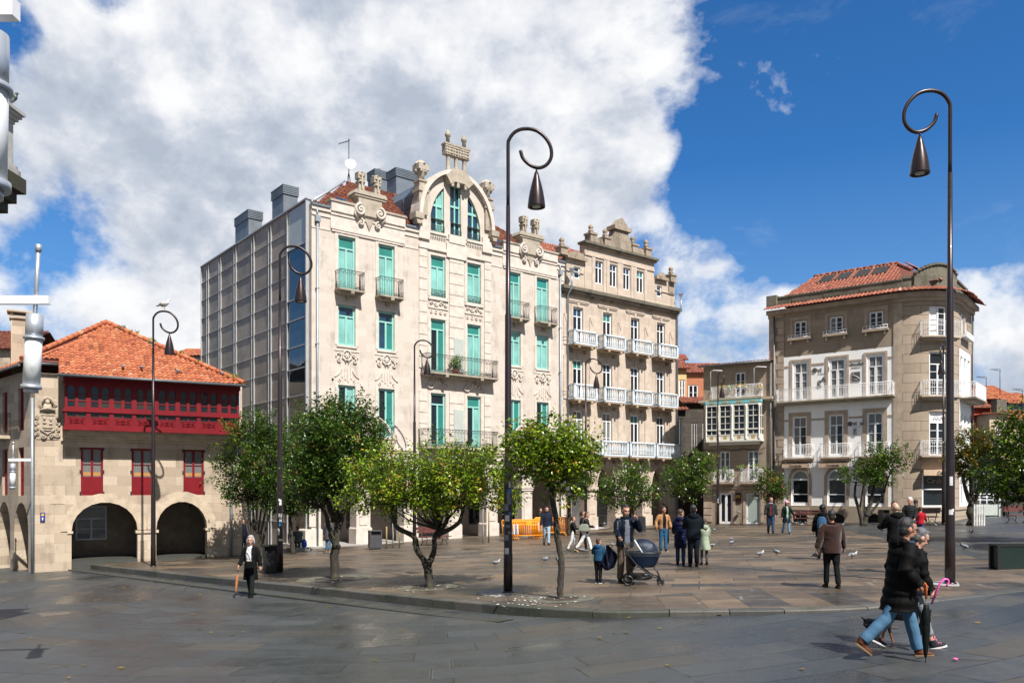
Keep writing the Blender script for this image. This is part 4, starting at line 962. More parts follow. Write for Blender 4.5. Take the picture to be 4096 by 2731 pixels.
    nb = 8; bw = (x1-x0)/nb
    for i in range(nb+1):
        x = x0+bw*i; g.box(max(x0, x-.085), min(x1, x+.085), yo-.02, yo+.08, 5.98, 7.82)
        if i < nb:
            xa, xb = x+.085, x+bw-.085
            g.box(xa, xb, yo+.01, yo+.07, 5.98, 6.3); g.box(xa, xb, yo, yo+.07, 6.26, 6.31)
            xm = (xa+xb)/2; g.box(xm-.02, xm+.02, yo+.01, yo+.07, 6.3, 6.52); g.box(xm-.045, xm+.045, yo, yo+.07, 6.7, 7.82)
            for c, d_ in ((xa, xm-.045), (xm+.045, xb)):
                g.box(c, c+.02, yo+.01, yo+.06, 6.7, 7.6); g.box(d_-.02, d_, yo+.01, yo+.06, 6.7, 7.6); g.box(c, d_, yo+.01, yo+.06, 6.98, 7.02); g.box(c, d_, yo+.01, yo+.06, 7.27, 7.3); g.box(c, d_, yo+.01, yo+.06, 6.7, 6.74)
                cc = (c+d_)/2; hh = (d_-c)/2-.02      # round-headed lights
                for q in range(6):
                    a0, a1 = pi*q/6, pi*(q+1)/6
                    g.prism([(cc-hh*cos(a0), 7.5+hh*sin(a0)), (cc-hh*cos(a1), 7.5+hh*sin(a1)), (cc-hh*cos(a1), 7.82), (cc-hh*cos(a0), 7.82)], yo+.01, yo+.05)
                g.box(c, cc-hh, yo+.01, yo+.05, 7.5, 7.82); g.box(cc+hh, d_, yo+.01, yo+.05, 7.5, 7.82)
            for s in (-1, 1):                           # lozenge panels
                for q in (-1, 1): g.tube([(xm+s*.27, yo-.005, 6.12), (xm, yo-.005, 6.12+q*.09)], .012, 4); g.tube([(xm+s*.3, yo-.005, 6.12+q*.11), (xm, yo-.005, 6.12+q*.02)], .008, 4)
    for x in (x0, x1-.08):
        g.box(x, x+.08, yo+.08, 0, 5.98, 6.3)
        for y in (-.6, -.3, -.05): g.box(x, x+.08, y-.04, y+.04, 6.3, 7.82)
        for z in (6.98, 7.27): g.box(x+.02, x+.06, yo, 0, z, z+.03)
    go = g.build('wooden_gallery', M_RED, R)
    gl = MB()
    for i in range(nb):
        for q in range(2):
            xa = x0+bw*(i+q/2); gl.add([(xa, yo+.04, 6.3), (xa+bw/2, yo+.04, 6.3), (xa+bw/2, yo+.04, 7.82), (xa, yo+.04, 7.82)], [(0, 1, 2, 3)], rng.randint(0, 1))
    for x in (x0+.04, x1-.04): gl.add([(x, yo+.08, 6.3), (x, 0, 6.3), (x, 0, 7.82), (x, yo+.08, 7.82)], [(0, 1, 2, 3)], 0)
    gl.build('glass', [M_GLASS, M_GLASSG], go)
    # roof
    AP = Vector((-5.5, 4.6, 11.4)); rf = MB()
    ez, ey = 8.06, -1.45; T_ = math.hypot(AP.y-ey, AP.z-ez); cs = (AP.y-ey)/T_; sn = (AP.z-ez)/T_
    def ins(s_, t_):
        u = t_/T_; lim = -7.65 if t_ < 1.45 else -8.95
        lo = -9.0*(1-u)+AP.x*u; hi = -.12*(1-u)+AP.x*u
        return max(lo, lim) <= s_ <= hi
    sag = lambda s_, t_: -.05*sin(pi*min(1, max(0, (s_+8.5)/8.5)))*(1-t_/T_)
    tiled_slope(rf, ins, -9.0, -.12, 0, T_, lambda s_, t_, h: (s_, ey+t_*cs-h*sn, ez+t_*sn+h*cs+sag(s_, t_)), .2, .31, .05)
    E0, E1, E2 = (-7.65, ey, ez-.04), (-.12, ey, ez-.04), tuple(AP-Vector((0, 0, .05)))
    e3 = (-9.0, -.25, ez+.6); e4 = (-11.2, 9, 8.6); e5 = (-.12, 9, 8.2)
    rf.add([E0, E1, E2, e3, (-7.65, -.25, ez+.6)], [(0, 1, 2, 3, 4)], 1); rf.add([E1, e5, E2], [(0, 1, 2)], 1); rf.add([e4, e3, E2], [(0, 1, 2)], 1); rf.add([e5, e4, E2], [(0, 1, 2)], 1)
    # left slope
    le = Vector(e3); ld = Vector((-.288, .957, 0)); 
    def pl(s_, t_, h):
        q = le+ld*s_+Vector((0, 0, -.12)); k = t_/6.2; w_ = Vector((.957, .288, .52)).normalized(); p = q+w_*t_+Vector((-.3, -.1, .85))*h; return tuple(p)
    tiled_slope(rf, lambda s_, t_: t_*.62 < s_+.2 and s_+t_*.6 < 9.6, -.2, 9.4, 0, 6.0, pl, .24, .38, .06)
    ridge(rf, (-.1, ey, ez+.08), tuple(AP+Vector((0, 0, .1)))); ridge(rf, (-9.0, -.3, ez+.66), tuple(AP+Vector((0, 0, .1)))); ridge(rf, tuple(AP), (-5.2, 7, 10.9))
    ro = rf.build('roof', [TILES, M_DARKT], R)
    gu = MB(); gu.tube([(-7.7, ey-.06, ez-.06), (-.06, ey-.06, ez-.06)], .07, 6); gu.tube([(-9.05, -.36, ez+.5), (-7.66, -.36, ez+.5)], .06, 6); gu.tube([tuple(Vector(e3)+ld*s_+Vector((-.1, 0, -.2))) for s_ in (0, 9)], .06, 6); gu.build('gutter', M_GUTTER, ro)
    ws = MB(); rr = random.Random(5)                     # weeds sprouting along the ridge
    for q in range(46):
        u = rr.choice([.12, .2, .33, .36, .55, .7, .86, .93, .95]); p = Vector((-.1, ey, ez)).lerp(AP, 1-u)+Vector((rr.gauss(0, .12), rr.gauss(0, .1), .12))
        for _ in range(5):
            d_ = Vector((rr.gauss(0, .5), rr.gauss(0, .5), 1)).normalized()*rr.uniform(.1, .24); sd = Vector((rr.gauss(0, 1), rr.gauss(0, 1), 0))*.03
            ws.add([tuple(p-sd), tuple(p+sd), tuple(p+d_)], [(0, 1, 2)], 0, False, rr.uniform(.4, .9))
    ws.build('roof_weeds', M_LEAFY, ro)
    c = MB(); p = W(84, 1447, 41)-OL; q = Matrix.Rotation(-A, 3, 'Z') @ p
    c.box(q.x-.42, q.x+.42, q.y-.4, q.y+.4, q.z-1.6, q.z+2.1); c.box(q.x-.5, q.x+.5, q.y-.48, q.y+.48, q.z+2.1, q.z+2.22)
    for dx in (-.38, .38): c.box(q.x+dx-.06, q.x+dx+.06, q.y-.4, q.y+.4, q.z+2.22, q.z+2.42)
    c.box(q.x-.6, q.x+.6, q.y-.55, q.y+.55, q.z+2.42, q.z+2.5)
    c.build('chimney', M_GRAN, ro)
    # coat of arms
    k = MB(); cx = -8.05; y = -.05
    k.box(cx-.42, cx+.42, -.03, -.003, 5.35, 7.2); k.prism([(cx-.28, 5.75), (cx, 5.55), (cx+.28, 5.75), (cx+.3, 6.45), (cx-.3, 6.45)], -.1, -.03)
    k.box(cx-.25, cx+.25, -.13, -.1, 6.38, 6.43)
    for (dx, z, a, b_) in ((-.12, 6.25, .07, .1), (.12, 6.2, .06, .1), (-.12, 6.05, .08, .04), (.12, 6.02, .07, .05), (0, 5.85, .2, .04), (0, 5.74, .16, .035)): k.ell((cx+dx, -.11, z), (a, .05, b_), 8)
    k.lathe([(.16, 0), (.2, .12), (.14, .3), (.05, .36)], cx, -.1, 6.55, 10, sy=.6); k.ell((cx, -.14, 6.95), (.1, .09, .11), 8); k.tube([(cx-.18, -.08, 6.85), (cx-.15, -.12, 7.08), (cx, -.14, 7.14), (cx+.15, -.12, 7.08), (cx+.18, -.08, 6.85)], .05, 6); k.tube([(cx-.28, -.1, 6.6), (cx, -.2, 6.68), (cx+.28, -.1, 6.6)], .06, 6)
    for s in (-1, 1):
        for z, r_ in ((6.3, .09), (6.05, .1), (5.8, .09), (5.55, .1)): spiral(k, cx+s*.38, z, -.06, r_, 1.1, s, pi/2*(1+z), .035)
        spiral(k, cx+s*.16, 5.47, -.07, .11, 1, s, 0, .04); spiral(k, cx+s*.27, 6.8, -.05, .08, 1, s, 0, .03)
    k.build('coat_of_arms', M_CREST, R)
    p = MB(); p.tube([(-.42, -.1, -.1), (-.42, -.1, 3.2), (-.15, -.1, 5.0), (-.05, -.1, 7.7)], .06, 8); p.build('drainpipe', M_PIPE, R)
    sg = MB(); sg.box(0, .19, -.012, 0, 0, .37, 0); so_ = sg.build('waymark_sign', simple('sign_blue', (.02, .03, .2), .4)); so_.location = OL+Vector((cos(A), sin(A), 0))*-8.33+Vector((sin(A), -cos(A), 0))*.06+Vector((0, 0, 1.82)); so_.rotation_euler = (0, 0, A)
    tag(so_, 'small blue waymark plate with yellow shell and white arrow on granite corner', 'sign')
    ye = simple('sign_yellow', (.75, .5, .03), .4); e = MB()
    for q in range(7): a = pi*(q/6); e.add([(.095, -.016, .22), (.095+.06*cos(a-.1), -.016, .25+.075*sin(a-.1)+.01), (.095+.06*cos(a+.3), -.016, .25+.075*sin(a+.3)+.01)], [(0, 1, 2)])
    e.build('shell_emblem', ye, so_); e = MB(); e.box(.08, .11, -.016, -.012, .04, .12); e.prism([(.05, .11), (.14, .11), (.095, .17)], -.016, -.012); e.build('arrow', M_WHITE, so_)
    tb = MB(); tb.box(-7.95, -7.4, -.015, -.003, 2.55, 2.95); tb.build('stone_tablet', M_GRANT, R)
M_GLASSG = glassmat('grey_pane', (.035, .034, .03), .1, .4)
M_CREST = simple('carved_shield_stone', (.4, .33, .25), .9, var=.3, vs=4, bump=.5)
M_LEAFY = leafmat('weeds', [(0, (.06, .1, .02)), (.6, (.16, .2, .03)), (1, (.3, .26, .06))])
gallery_house()

# ------------------------------------------------------------------ the corner building with the rounded end
def corner_building():
    A = rad(-39); O = Vector((18.47, 55.75, -.29)); RH = 3.1; S1 = 7.25; S2 = S1+RH*pi/2; S3 = S2+4.3
    R = thing('corner_building', 'cream and brown corner building with rounded end and white balconies', 'building', O, A)
    def bend(s, y, z):
        if s <= S1: return (s, y, z)
        if s < S2: th = (s-S1)/RH; return (S1+(RH-y)*sin(th), RH-(RH-y)*cos(th), z)
        return (S1+RH-y, RH+s-S2, z)
    SM = [(.93, 1.77), (3.28, 4.13), (5.77, 6.61)]; MD = [(.86, 1.9), (3.25, 4.32), (5.64, 6.68)]; LO = [(.84, 1.78), (3.25, 4.16), (5.65, 6.58)]; GR = [(.74, 1.92), (3.14, 4.34), (5.55, 6.73)]
    AC = (9.28, 10.5)
    wt = MB(); h = []
    for a, b in MD: h.append((a, b, 8.3, 10.96))
    for a, b in LO: h.append((a, b, 4.6, 7.25))
    for a, b in GR: h.append((a, b, 1.25, arc_top(a, b, 3.05, .6)))
    wt.wall(.22, S1, 1.25, 11.36, h, 0, .16); wt.build('white_front', M_WALLW, R)
    bt = MB(); bt.wall(-.8, S1, 11.36, 14.6, [(a, b, 12.62, 13.7) for a, b in SM], 0, .16)
    bt.wall(-.8, .22, -.6, 11.36, [], -.02); bt.wall(.22, S1, -.6, 1.25, [(a+.1, b-.1, 0.02, arc_top(a+.1, b-.1, .45, .3, 8), .4) for a, b in GR], -.06, .3)
    bt.add([(.22, -.06, 1.25), (S1, -.06, 1.25), (S1, 0, 1.25), (.22, 0, 1.25)], [(0, 1, 2, 3)]); bt.add([(-.8, 0, -.6), (-.8, 10, -.6), (-.8, 10, 14.6), (-.8, 0, 14.6)], [(0, 1, 2, 3)])
    dk = MB(); dk.box(.2, S1, .33, .4, -.5, 1.2); dk.build('basement_dark_backing', M_DARKIN, R)  # dark sheet standing in for the unlit basement behind the openings
    bt.build('stone_front', M_BRN, R)
    ho = [(AC[0], AC[1], 11.85, 13.75), (AC[0], AC[1], 8.15, 10.92), (AC[0], AC[1], 4.45, 7.18), (8.85, 10.95, 1.25, 3.4)]
    cr = MB(xf=bend); cr.wall(S1, S2, -.6, 14.6, ho, 0, .2)
    hs = [(S2+.7, S2+1.5, 12.4, 13.7), (S2+2.0, S2+2.8, 12.4, 13.7)]; cr.wall(S2, S3, 11.36, 14.6, hs, 0, .16); cr.wall(S2, S3, -.6, 1.25, [], 0)
    cr.add([(S3, 0, -.6), (S3, 4, -.6), (S3, 4, 14.6), (S3, 0, 14.6)], [(0, 1, 2, 3)])
    cr.build('rounded_end', M_RUST, R)
    sw = MB(xf=bend); sh = [(S2+.35+1.2*i, S2+1.2+1.2*i, z0, z1) for i in range(3) for z0, z1 in ((8.3, 10.9), (4.6, 7.2))]+[(S2+.4, S2+1.5, 0.1, 3.2), (S2+2.1, S2+3.4, .1, 3.2)]
    sw.wall(S2+.08, S3-.5, 1.25, 11.36, [q if q[2] > 1.25 else (q[0], q[1], 1.26, q[3]) for q in sh], -.01, .16); sw.build('white_side', M_WALLW, R)
    for i in range(3):
        for z0, z1 in ((8.3, 10.9), (4.6, 7.2)): window(R, S2+.35+1.2*i, S2+1.2+1.2*i, z0, z1, .06, M_WHITE, [M_GLASSC], z1-.7, True, .12, 2, xf=bend)
    for a, b in ((S2+.4, S2+1.5), (S2+2.1, S2+3.4)): window(R, a, b, 1.26, 3.2, .06, M_WHITE, [M_GLASS], 2.6, True, .12, xf=bend)
    for a, b, z0, z1 in hs: window(R, a, b, z0, z1, .06, M_WHITE, [M_GLASS], None, True, .1, 2, xf=bend)
    t = MB()
    for a, b in SM: t.box(a-.3, b+.3, -.025, -.003, 13.78, 14.0); t.box(a-.3, a-.1, -.025, -.003, 12.75, 13.78); t.box(b+.1, b+.3, -.025, -.003, 12.75, 13.78); t.box(a-.36, b+.36, -.3, -.003, 12.42, 12.54); t.box(a-.2, a-.1, -.25, -.003, 12.2, 12.42); t.box(b+.1, b+.2, -.25, -.003, 12.2, 12.42)
    for a, b in MD: t.box(a-.2, a-.06, -.05, -.003, 8.3, 11.13); t.box(b+.06, b+.2, -.05, -.003, 8.3, 11.13); t.box(a-.06, b+.06, -.05, -.003, 11.0, 11.13)
    for a, b in LO: t.box(a-.28, a-.02, -.04, -.003, 4.6, 7.53); t.box(b+.02, b+.28, -.04, -.003, 4.6, 7.53); t.box(a-.02, b+.02, -.04, -.003, 7.27, 7.53)
    for z in (10.64, 6.95):
        for a, b in ((.24, .56), (2.06, 2.95), (4.5, 5.35), (6.9, S1)): t.box(a, b, -.03, -.003, z, z+.12)
    for a, b in GR:
        c = (a+b)/2; hw = (b-a)/2
        t.box(a-.2, a-.01, -.05, -.003, 1.25, 3.05); t.box(b+.01, b+.2, -.05, -.003, 1.25, 3.05); arcbar(t, c, 3.05, hw+.01, hw+.2, -.05, -.003, 10, 1.02)
        t.box(a-.02, b+.02, -.1, -.06, .95, 1.1); t.prism([(c-.2, .95), (c+.2, .95), (c+.12, .82), (c-.12, .82)], -.1, -.06)
        for s in (-1, 1): t.box(c+s*(hw-.05)-.05, c+s*(hw-.05)+.05, -.1, -.06, .5, .95)
    t.box(-.85, .26, -.1, -.02, 14.1, 14.6); t.box(-.8, -.35, -.07, -.02, -.6, 14.1)
    for k in range(30): t.box(-.34 if k % 2 else -.2, .24, -.05, -.02, -.5+k*.48, -.5+k*.48+.44)
    t.build('stone_trim', M_BRNT, R)
    tc_ = MB(xf=bend); tc_.box(S1-.02, S1+.5, -.05, -.003, -.6, 14.2); tc_.box(-.85, S3, -.45, .0, 14.32, 14.6); tc_.box(S1, S3, -.2, 0, 14.1, 14.32); tc_.box(S1+.3, S3, -.07, -.003, 1.05, 1.25)
    tc_.build('cornice', M_BRNT, R)
    # tiled eave skirt and attic parapet
    sk = MB(xf=bend); rr = random.Random(9); n = int((S3+.9)/.24)
    for i in range(n):
        s0 = -.9+i*.24; ti = min(1, max(.05, rr.gauss(.45, .25)))
        for (ya, za, yb, zb) in ((-.85+rr.uniform(-.03, .03), 14.62, -.1, 14.95),):
            vs = [(s0+.03+.18*u, ya, za+.065*sin(pi*u)) for u in (0, .25, .5, .75, 1)]+[(s0+.03+.18*u, yb, zb+.065*sin(pi*u)) for u in (0, .25, .5, .75, 1)]
            sk.add(vs, [(q, q+1, q+6, q+5) for q in range(4)], 0, True, ti); sk.add(vs[:5], [(4, 3, 2, 1, 0)], 1, False, ti)
            sk.add([(s0-.04, ya, za+.01), (s0+.05, ya, za-.01), (s0+.05, yb, zb), (s0-.04, yb, zb)], [(0, 1, 2, 3)], 0, True, .25)
    sk.build('tiled_eave', [TILES2, M_DARKT], R)
    at = MB(xf=bend); at.box(-.3, S1+.5, -.05, .3, 14.9, 15.45); at.box(-.35, S1+.5, -.1, .35, 15.45, 15.55); at.box(-.9, -.2, -.3, .5, 14.9, 15.65); at.box(S1+.5, S3-1.2, .1, .5, 14.9, 15.55); at.box(S1+.4, S3-1.1, .02, .55, 15.55, 15.68)
    for k in range(16):
        s0 = 8.4+.2*k; u = (k+.5)/16; top = 15.7+.62*sin(pi*u)**.7
        at.box(s0, s0+.2, -.02, .45, 14.9, top); at.box(s0, s0+.2, -.12, .55, top, top+.12)
    for x in (.8, 2.9, 5.2): at.box(x, x+1.1, -.08, -.05, 15.05, 15.3)
    at.build('attic_parapet', M_MOSSY, R)
    rf = MB(); AT = 5.0
    def ins(s_, t_): u = t_/5.0; return -.6+1.2*u <= s_ <= 7.6-1.4*u
    tiled_slope(rf, ins, -.6, 9.6, 0, 5.0, lambda s_, t_, hh: (s_, .6+t_*.87-hh*.49, 15.35+t_*.49+hh*.87), .25, .36, .055)
    ez = 15.3; rf.add([(-.6, .6, ez), (9.6, .6, ez), (6.2, 4.95, 17.78), (.6, 4.95, 17.78)], [(0, 1, 2, 3)], 1); rf.add([(9.6, .6, ez), (10, 9.5, ez), (6.2, 4.95, 17.78)], [(0, 1, 2)], 1); rf.add([(-.6, 9.5, ez), (-.6, .6, ez), (.6, 4.95, 17.78)], [(0, 1, 2)], 1); rf.add([(10, 9.5, ez), (-.6, 9.5, ez), (.6, 4.95, 17.78), (6.2, 4.95, 17.78)], [(0, 1, 2, 3)], 1)
    ridge(rf, (.6, 4.95, 17.85), (6.2, 4.95, 17.85)); ridge(rf, (6.2, 4.95, 17.85), (7.6, 3.1, 16.8))
    def pr(s_, t_, hh): return (9.75-t_*.6+hh*.4, .8+s_, 15.35+t_*.49+hh*.87)
    tiled_slope(rf, lambda s_, t_: t_*.85 < s_ < 8.7-t_*.85, 0, 8.8, 0, 5.0, pr, .25, .36, .055)
    ro = rf.build('roof', [TILES2, M_DARKT], R)
    for x0 in (1.4, 2.6, 3.85, 5.0):
        s_ = MB(); s_.add([(x0, 3.3, 16.98), (x0+.95, 3.3, 16.98), (x0+.95, 4.5, 17.66), (x0, 4.5, 17.66)], [(0, 1, 2, 3)], 0); s_.add([(x0-.06, 3.22, 16.92), (x0+1.01, 3.22, 16.92), (x0+1.01, 3.3, 16.98), (x0-.06, 3.3, 16.98)], [(0, 1, 2, 3)], 1)
        s_.box(x0-.07, x0, 3.25, 4.5, 16.6, 16.95, 1); so_ = s_.build('skylight', [M_DARKIN, M_IRON], ro)
    # windows
    for i, (a, b) in enumerate(SM):
        w_ = window(R, a, b, 12.62, 13.7, .06, M_WHITE, [M_GLASS if i != 1 else M_GLASSC, M_GLASS], None, True, .09, 2)
        f = MB(); L_ = [(a-.32, -.06), (a-.32, -.26), (b+.32, -.26), (b+.32, -.06)]
        for (p, q), (u, v) in zip(L_, L_[1:]):
            for z in (12.58, 12.76): f.tube([(p, q, z), (u, v, z)], .022, 4)
        for k in range(8): f.box(a-.32+(b-a+.64)*k/7-.015, a-.32+(b-a+.64)*k/7+.015, -.275, -.245, 12.56, 12.77)
        f.build('window_box_rail', M_WHITE, w_)
    for a, b in MD: window(R, a, b, 8.3, 10.96, .04, M_WHITE, [M_GLASSC, M_GLASSC, M_GLASSC], 10.2, True, .15, 2, tmid=True)
    for a, b in LO: window(R, a, b, 4.6, 7.25, .08, M_WHITE, [M_GLASSC, M_GLASS, M_GLASSC], 6.55, True, .09, 2, tmid=True)
    for a, b in GR:
        w_ = window(R, a, b, 1.25, 3.03, .08, M_WHITE, [M_GLASS], 2.0, False, .1, name='cafe_window'); x = MB(); c = (a+b)/2; hw = (b-a)/2
        for k in range(10):
            a0, a1 = pi*k/10, pi*(k+1)/10; x.add([(c, .14, 3.03), (c-hw*cos(a0), .14, 3.03+.6*sin(a0)), (c-hw*cos(a1), .14, 3.03+.6*sin(a1))], [(0, 1, 2)])
        x.build('fanlight', M_GLASSF, w_); x = MB(); arcbar(x, c, 3.03, hw-.08, hw, .06, .14, 10, .6/hw); x.box(a, b, .05, .13, 2.95, 3.05); x.box(a, b, .05, .15, 1.25, 1.45); x.build('arched_frame', M_WHITE, w_)
    window(R, AC[0], AC[1], 11.85, 13.75, .1, M_WHITE, [M_WHITE, M_GLASS, M_GLASS], None, True, .1, 4, xf=bend); window(R, AC[0], AC[1], 8.15, 10.92, .1, M_WHITE, [M_GLASS, M_GLASS, M_GLASS], 10.15, True, .1, 3, xf=bend); wa = window(R, AC[0], AC[1], 4.45, 7.18, .1, M_WHITE, [M_GLASS, M_GLASS, M_WHITE], 6.5, True, .1, 3, xf=bend)
    ww = window(R, 8.85, 10.95, 1.25, 3.4, .06, M_WHITE, [M_GLASS, M_GLASS, M_GLASS], 2.35, False, .1, name='cafe_window', xf=bend)
    # balconies
    balcony(R, -.1, 7.3, 8.27, 9.1, .62, 'white', stone=M_MOSSB, taper=.1)
    for a, b in ((.35, 2.25), (2.8, 4.65), (5.2, 7.0)): balcony(R, a, b, 4.45, 5.33, .45, 'white', stone=M_BRNT, taper=.2)
    for z in (11.83, 8.14, 4.43): balcony(R, 8.75, 11.05, z, z+.95, .5, 'white' if z < 11 else 'plain', stone=M_BRNT, xf=bend)
    balcony(R, S2+.15, S3-.3, 8.2, 9.15, .9, 'white', stone=M_MOSSB, xf=bend)
    l = MB(xf=bend); l.box(S2+.5, S2+3.0, -.35, 0, 12.1, 12.25); l.box(S2+.5, S2+3.0, -.36, -.3, 12.25, 12.45); l.build('window_ledge', M_WHITE, R)
    p = MB(); p.tube([(-.42, -.12, .1), (-.42, -.12, 14.2)], .06, 8); p.build('drainpipe', M_GUTTER, R); p = MB(xf=bend); p.tube([(S3-.15, -.1, .1), (S3-.15, -.1, 14.2)], .06, 8); p.build('drainpipe', M_GUTTER, R)
    # awnings
    aw = simple('beige_awning', (.5, .36, .25), .8, var=.1); D = simple('dark_letters', (.06, .045, .035), .6); DG = simple('grey_letters', (.1, .085, .075), .5)
    for k, (a, b) in enumerate(((.3, 2.1), (2.72, 4.55), (5.2, 7.0))):
        m = MB(); m.add([(a, -.02, 4.12), (b, -.02, 4.12), (b, -.55, 4.02), (a, -.55, 4.02)], [(0, 1, 2, 3), (3, 2, 1, 0)]); m.box(a, b, -.57, -.55, 3.78, 4.04)
        ao = m.build('awning', aw, R)
        text('awning_lettering', 'Carabela', .24, ((a+b)/2, -.575, 3.83), (rad(90), 0, 0), D, ao, .003, shear=.1, bold=.006)
        q = MB(); q.tube([(b+.03, -.1, 3.9), (b+.03, -.6, 4.05)], .02, 5); q.tube([(b+.03, -.1, 3.5), (b+.03, -.55, 4.02)], .015, 5); q.build('awning_arm', M_WHITE, ao)
    m = MB(xf=bend); m.box(8.8, 11.0, -.5, -.02, 3.5, 3.56); m.box(8.8, 11.0, -.52, -.5, 3.2, 3.56); ao = m.build('awning', aw, R)
    th = (9.9-S1)/RH; bx, by, _ = bend(9.9, -.54, 0); text('awning_lettering', 'Carabela', .28, (bx, by, 3.28), (rad(90), 0, th), D, ao, .003, shear=.1, bold=.006)
    bx, by, _ = bend(9.9, .08, 0); text('window_lettering', 'Carabela', .42, (bx, by, 2.75), (rad(90), 0, th), simple('gold_letters', (.3, .22, .12), .5), ww, .003)
    bx, by, _ = bend(9.89, .1, 0); text('window_lettering', 'AXA', .34, (bx, by, 6.66), (rad(90), 0, th), DG, wa, .003, shear=.25)
    # lettering on the white front
    def hexsign(x, z, r_): m = MB(); m.prism([(x+r_*sin(q*pi/3), z+r_*cos(q*pi/3)) for q in range(6)], -.05, -.003); m.prism([(x+r_*.35*sin(q*pi/3), z+r_*.35*cos(q*pi/3)) for q in range(6)], -.06, -.05); return m
    sg = hexsign(2.32, 10.3, .17); s1 = sg.build('wall_sign', DG, R); text('sign_lettering', 'vi  al', .42, (2.5, -.016, 10.15), (rad(90), 0, 0), DG, s1, .008, 'LEFT', bold=.008); text('sign_lettering', 'e r a o rs', .13, (2.55, -.02, 10.0), (rad(90), 0, 0), DG, s1, .01, 'LEFT')
    text('sign_lettering', 'A', .5, (2.85, -.016, 9.45), (rad(90), 0, 0), DG, s1, .008, shear=.15, bold=.012); text('sign_lettering', 'g', .75, (2.6, -.016, 9.25), (rad(90), 0, 0), DG, s1, .008, shear=.1)
    lg = MB(); lg.box(4.7, 5.22, -.05, -.003, 9.35, 9.95); s2 = lg.build('wall_sign', DG, R); text('sign_lettering', 'redmediaria', .26, (4.97, -.016, 10.38), (rad(90), 0, 0), DG, s2, .008, bold=.008); text('sign_lettering', 'correduria de s', .1, (4.97, -.02, 10.22), (rad(90), 0, 0), DG, s2, .01)
    ar = MB(); ar.tube([(4.71+.5*u, -.06, 9.75-.28*u**2) for u in [q/8 for q in range(9)]], .014, 4); ar.tube([(4.76, -.06, 9.45), (5.1, -.06, 9.45)], .008, 4); ar.ell((4.8, -.06, 9.85), .03, 6); ar.build('sign_emblem', M_WHITE, s2)
    bp = MB(); bp.box(4.45, 5.35, -.02, -.003, 5.9, 6.85); s3 = bp.build('wall_sign', M_WHITE, R); h_ = hexsign(4.6, 6.6, .17); h_.build('sign_emblem', DG, s3); text('sign_lettering', 'vi  al', .36, (4.78, -.04, 6.5), (rad(90), 0, 0), DG, s3, .01, 'LEFT', bold=.008); text('sign_lettering', 'asesoria · laboral', .08, (4.75, -.04, 6.38), (rad(90), 0, 0), DG, s3, .005, 'LEFT'); text('sign_lettering', 'g', .6, (4.9, -.05, 6.0), (rad(90), 0, 0), DG, s3, .008)
    pl = MB(xf=bend); pl.box(7.5, 7.85, -.03, -.003, 3.15, 3.45); pl.build('street_plate', M_FROST, R)
    k = MB(); k.tube([(-.6, -.15, 4.2), (1.5, -.2, 4.15), (7.2, -.15, 4.22)], .02, 4); k.build('facade_cable', M_IRON, R)
M_RUST = masonry('banded_ashlar', (.4, .32, .245), (.34, .27, .2), (.07, .055, .045), 2.6, .6, .014, .85, .15, .25, bump=.7)
M_GLASSF = glassmat('fanlight_glass', (.25, .27, .27), .2, .5)
corner_building()

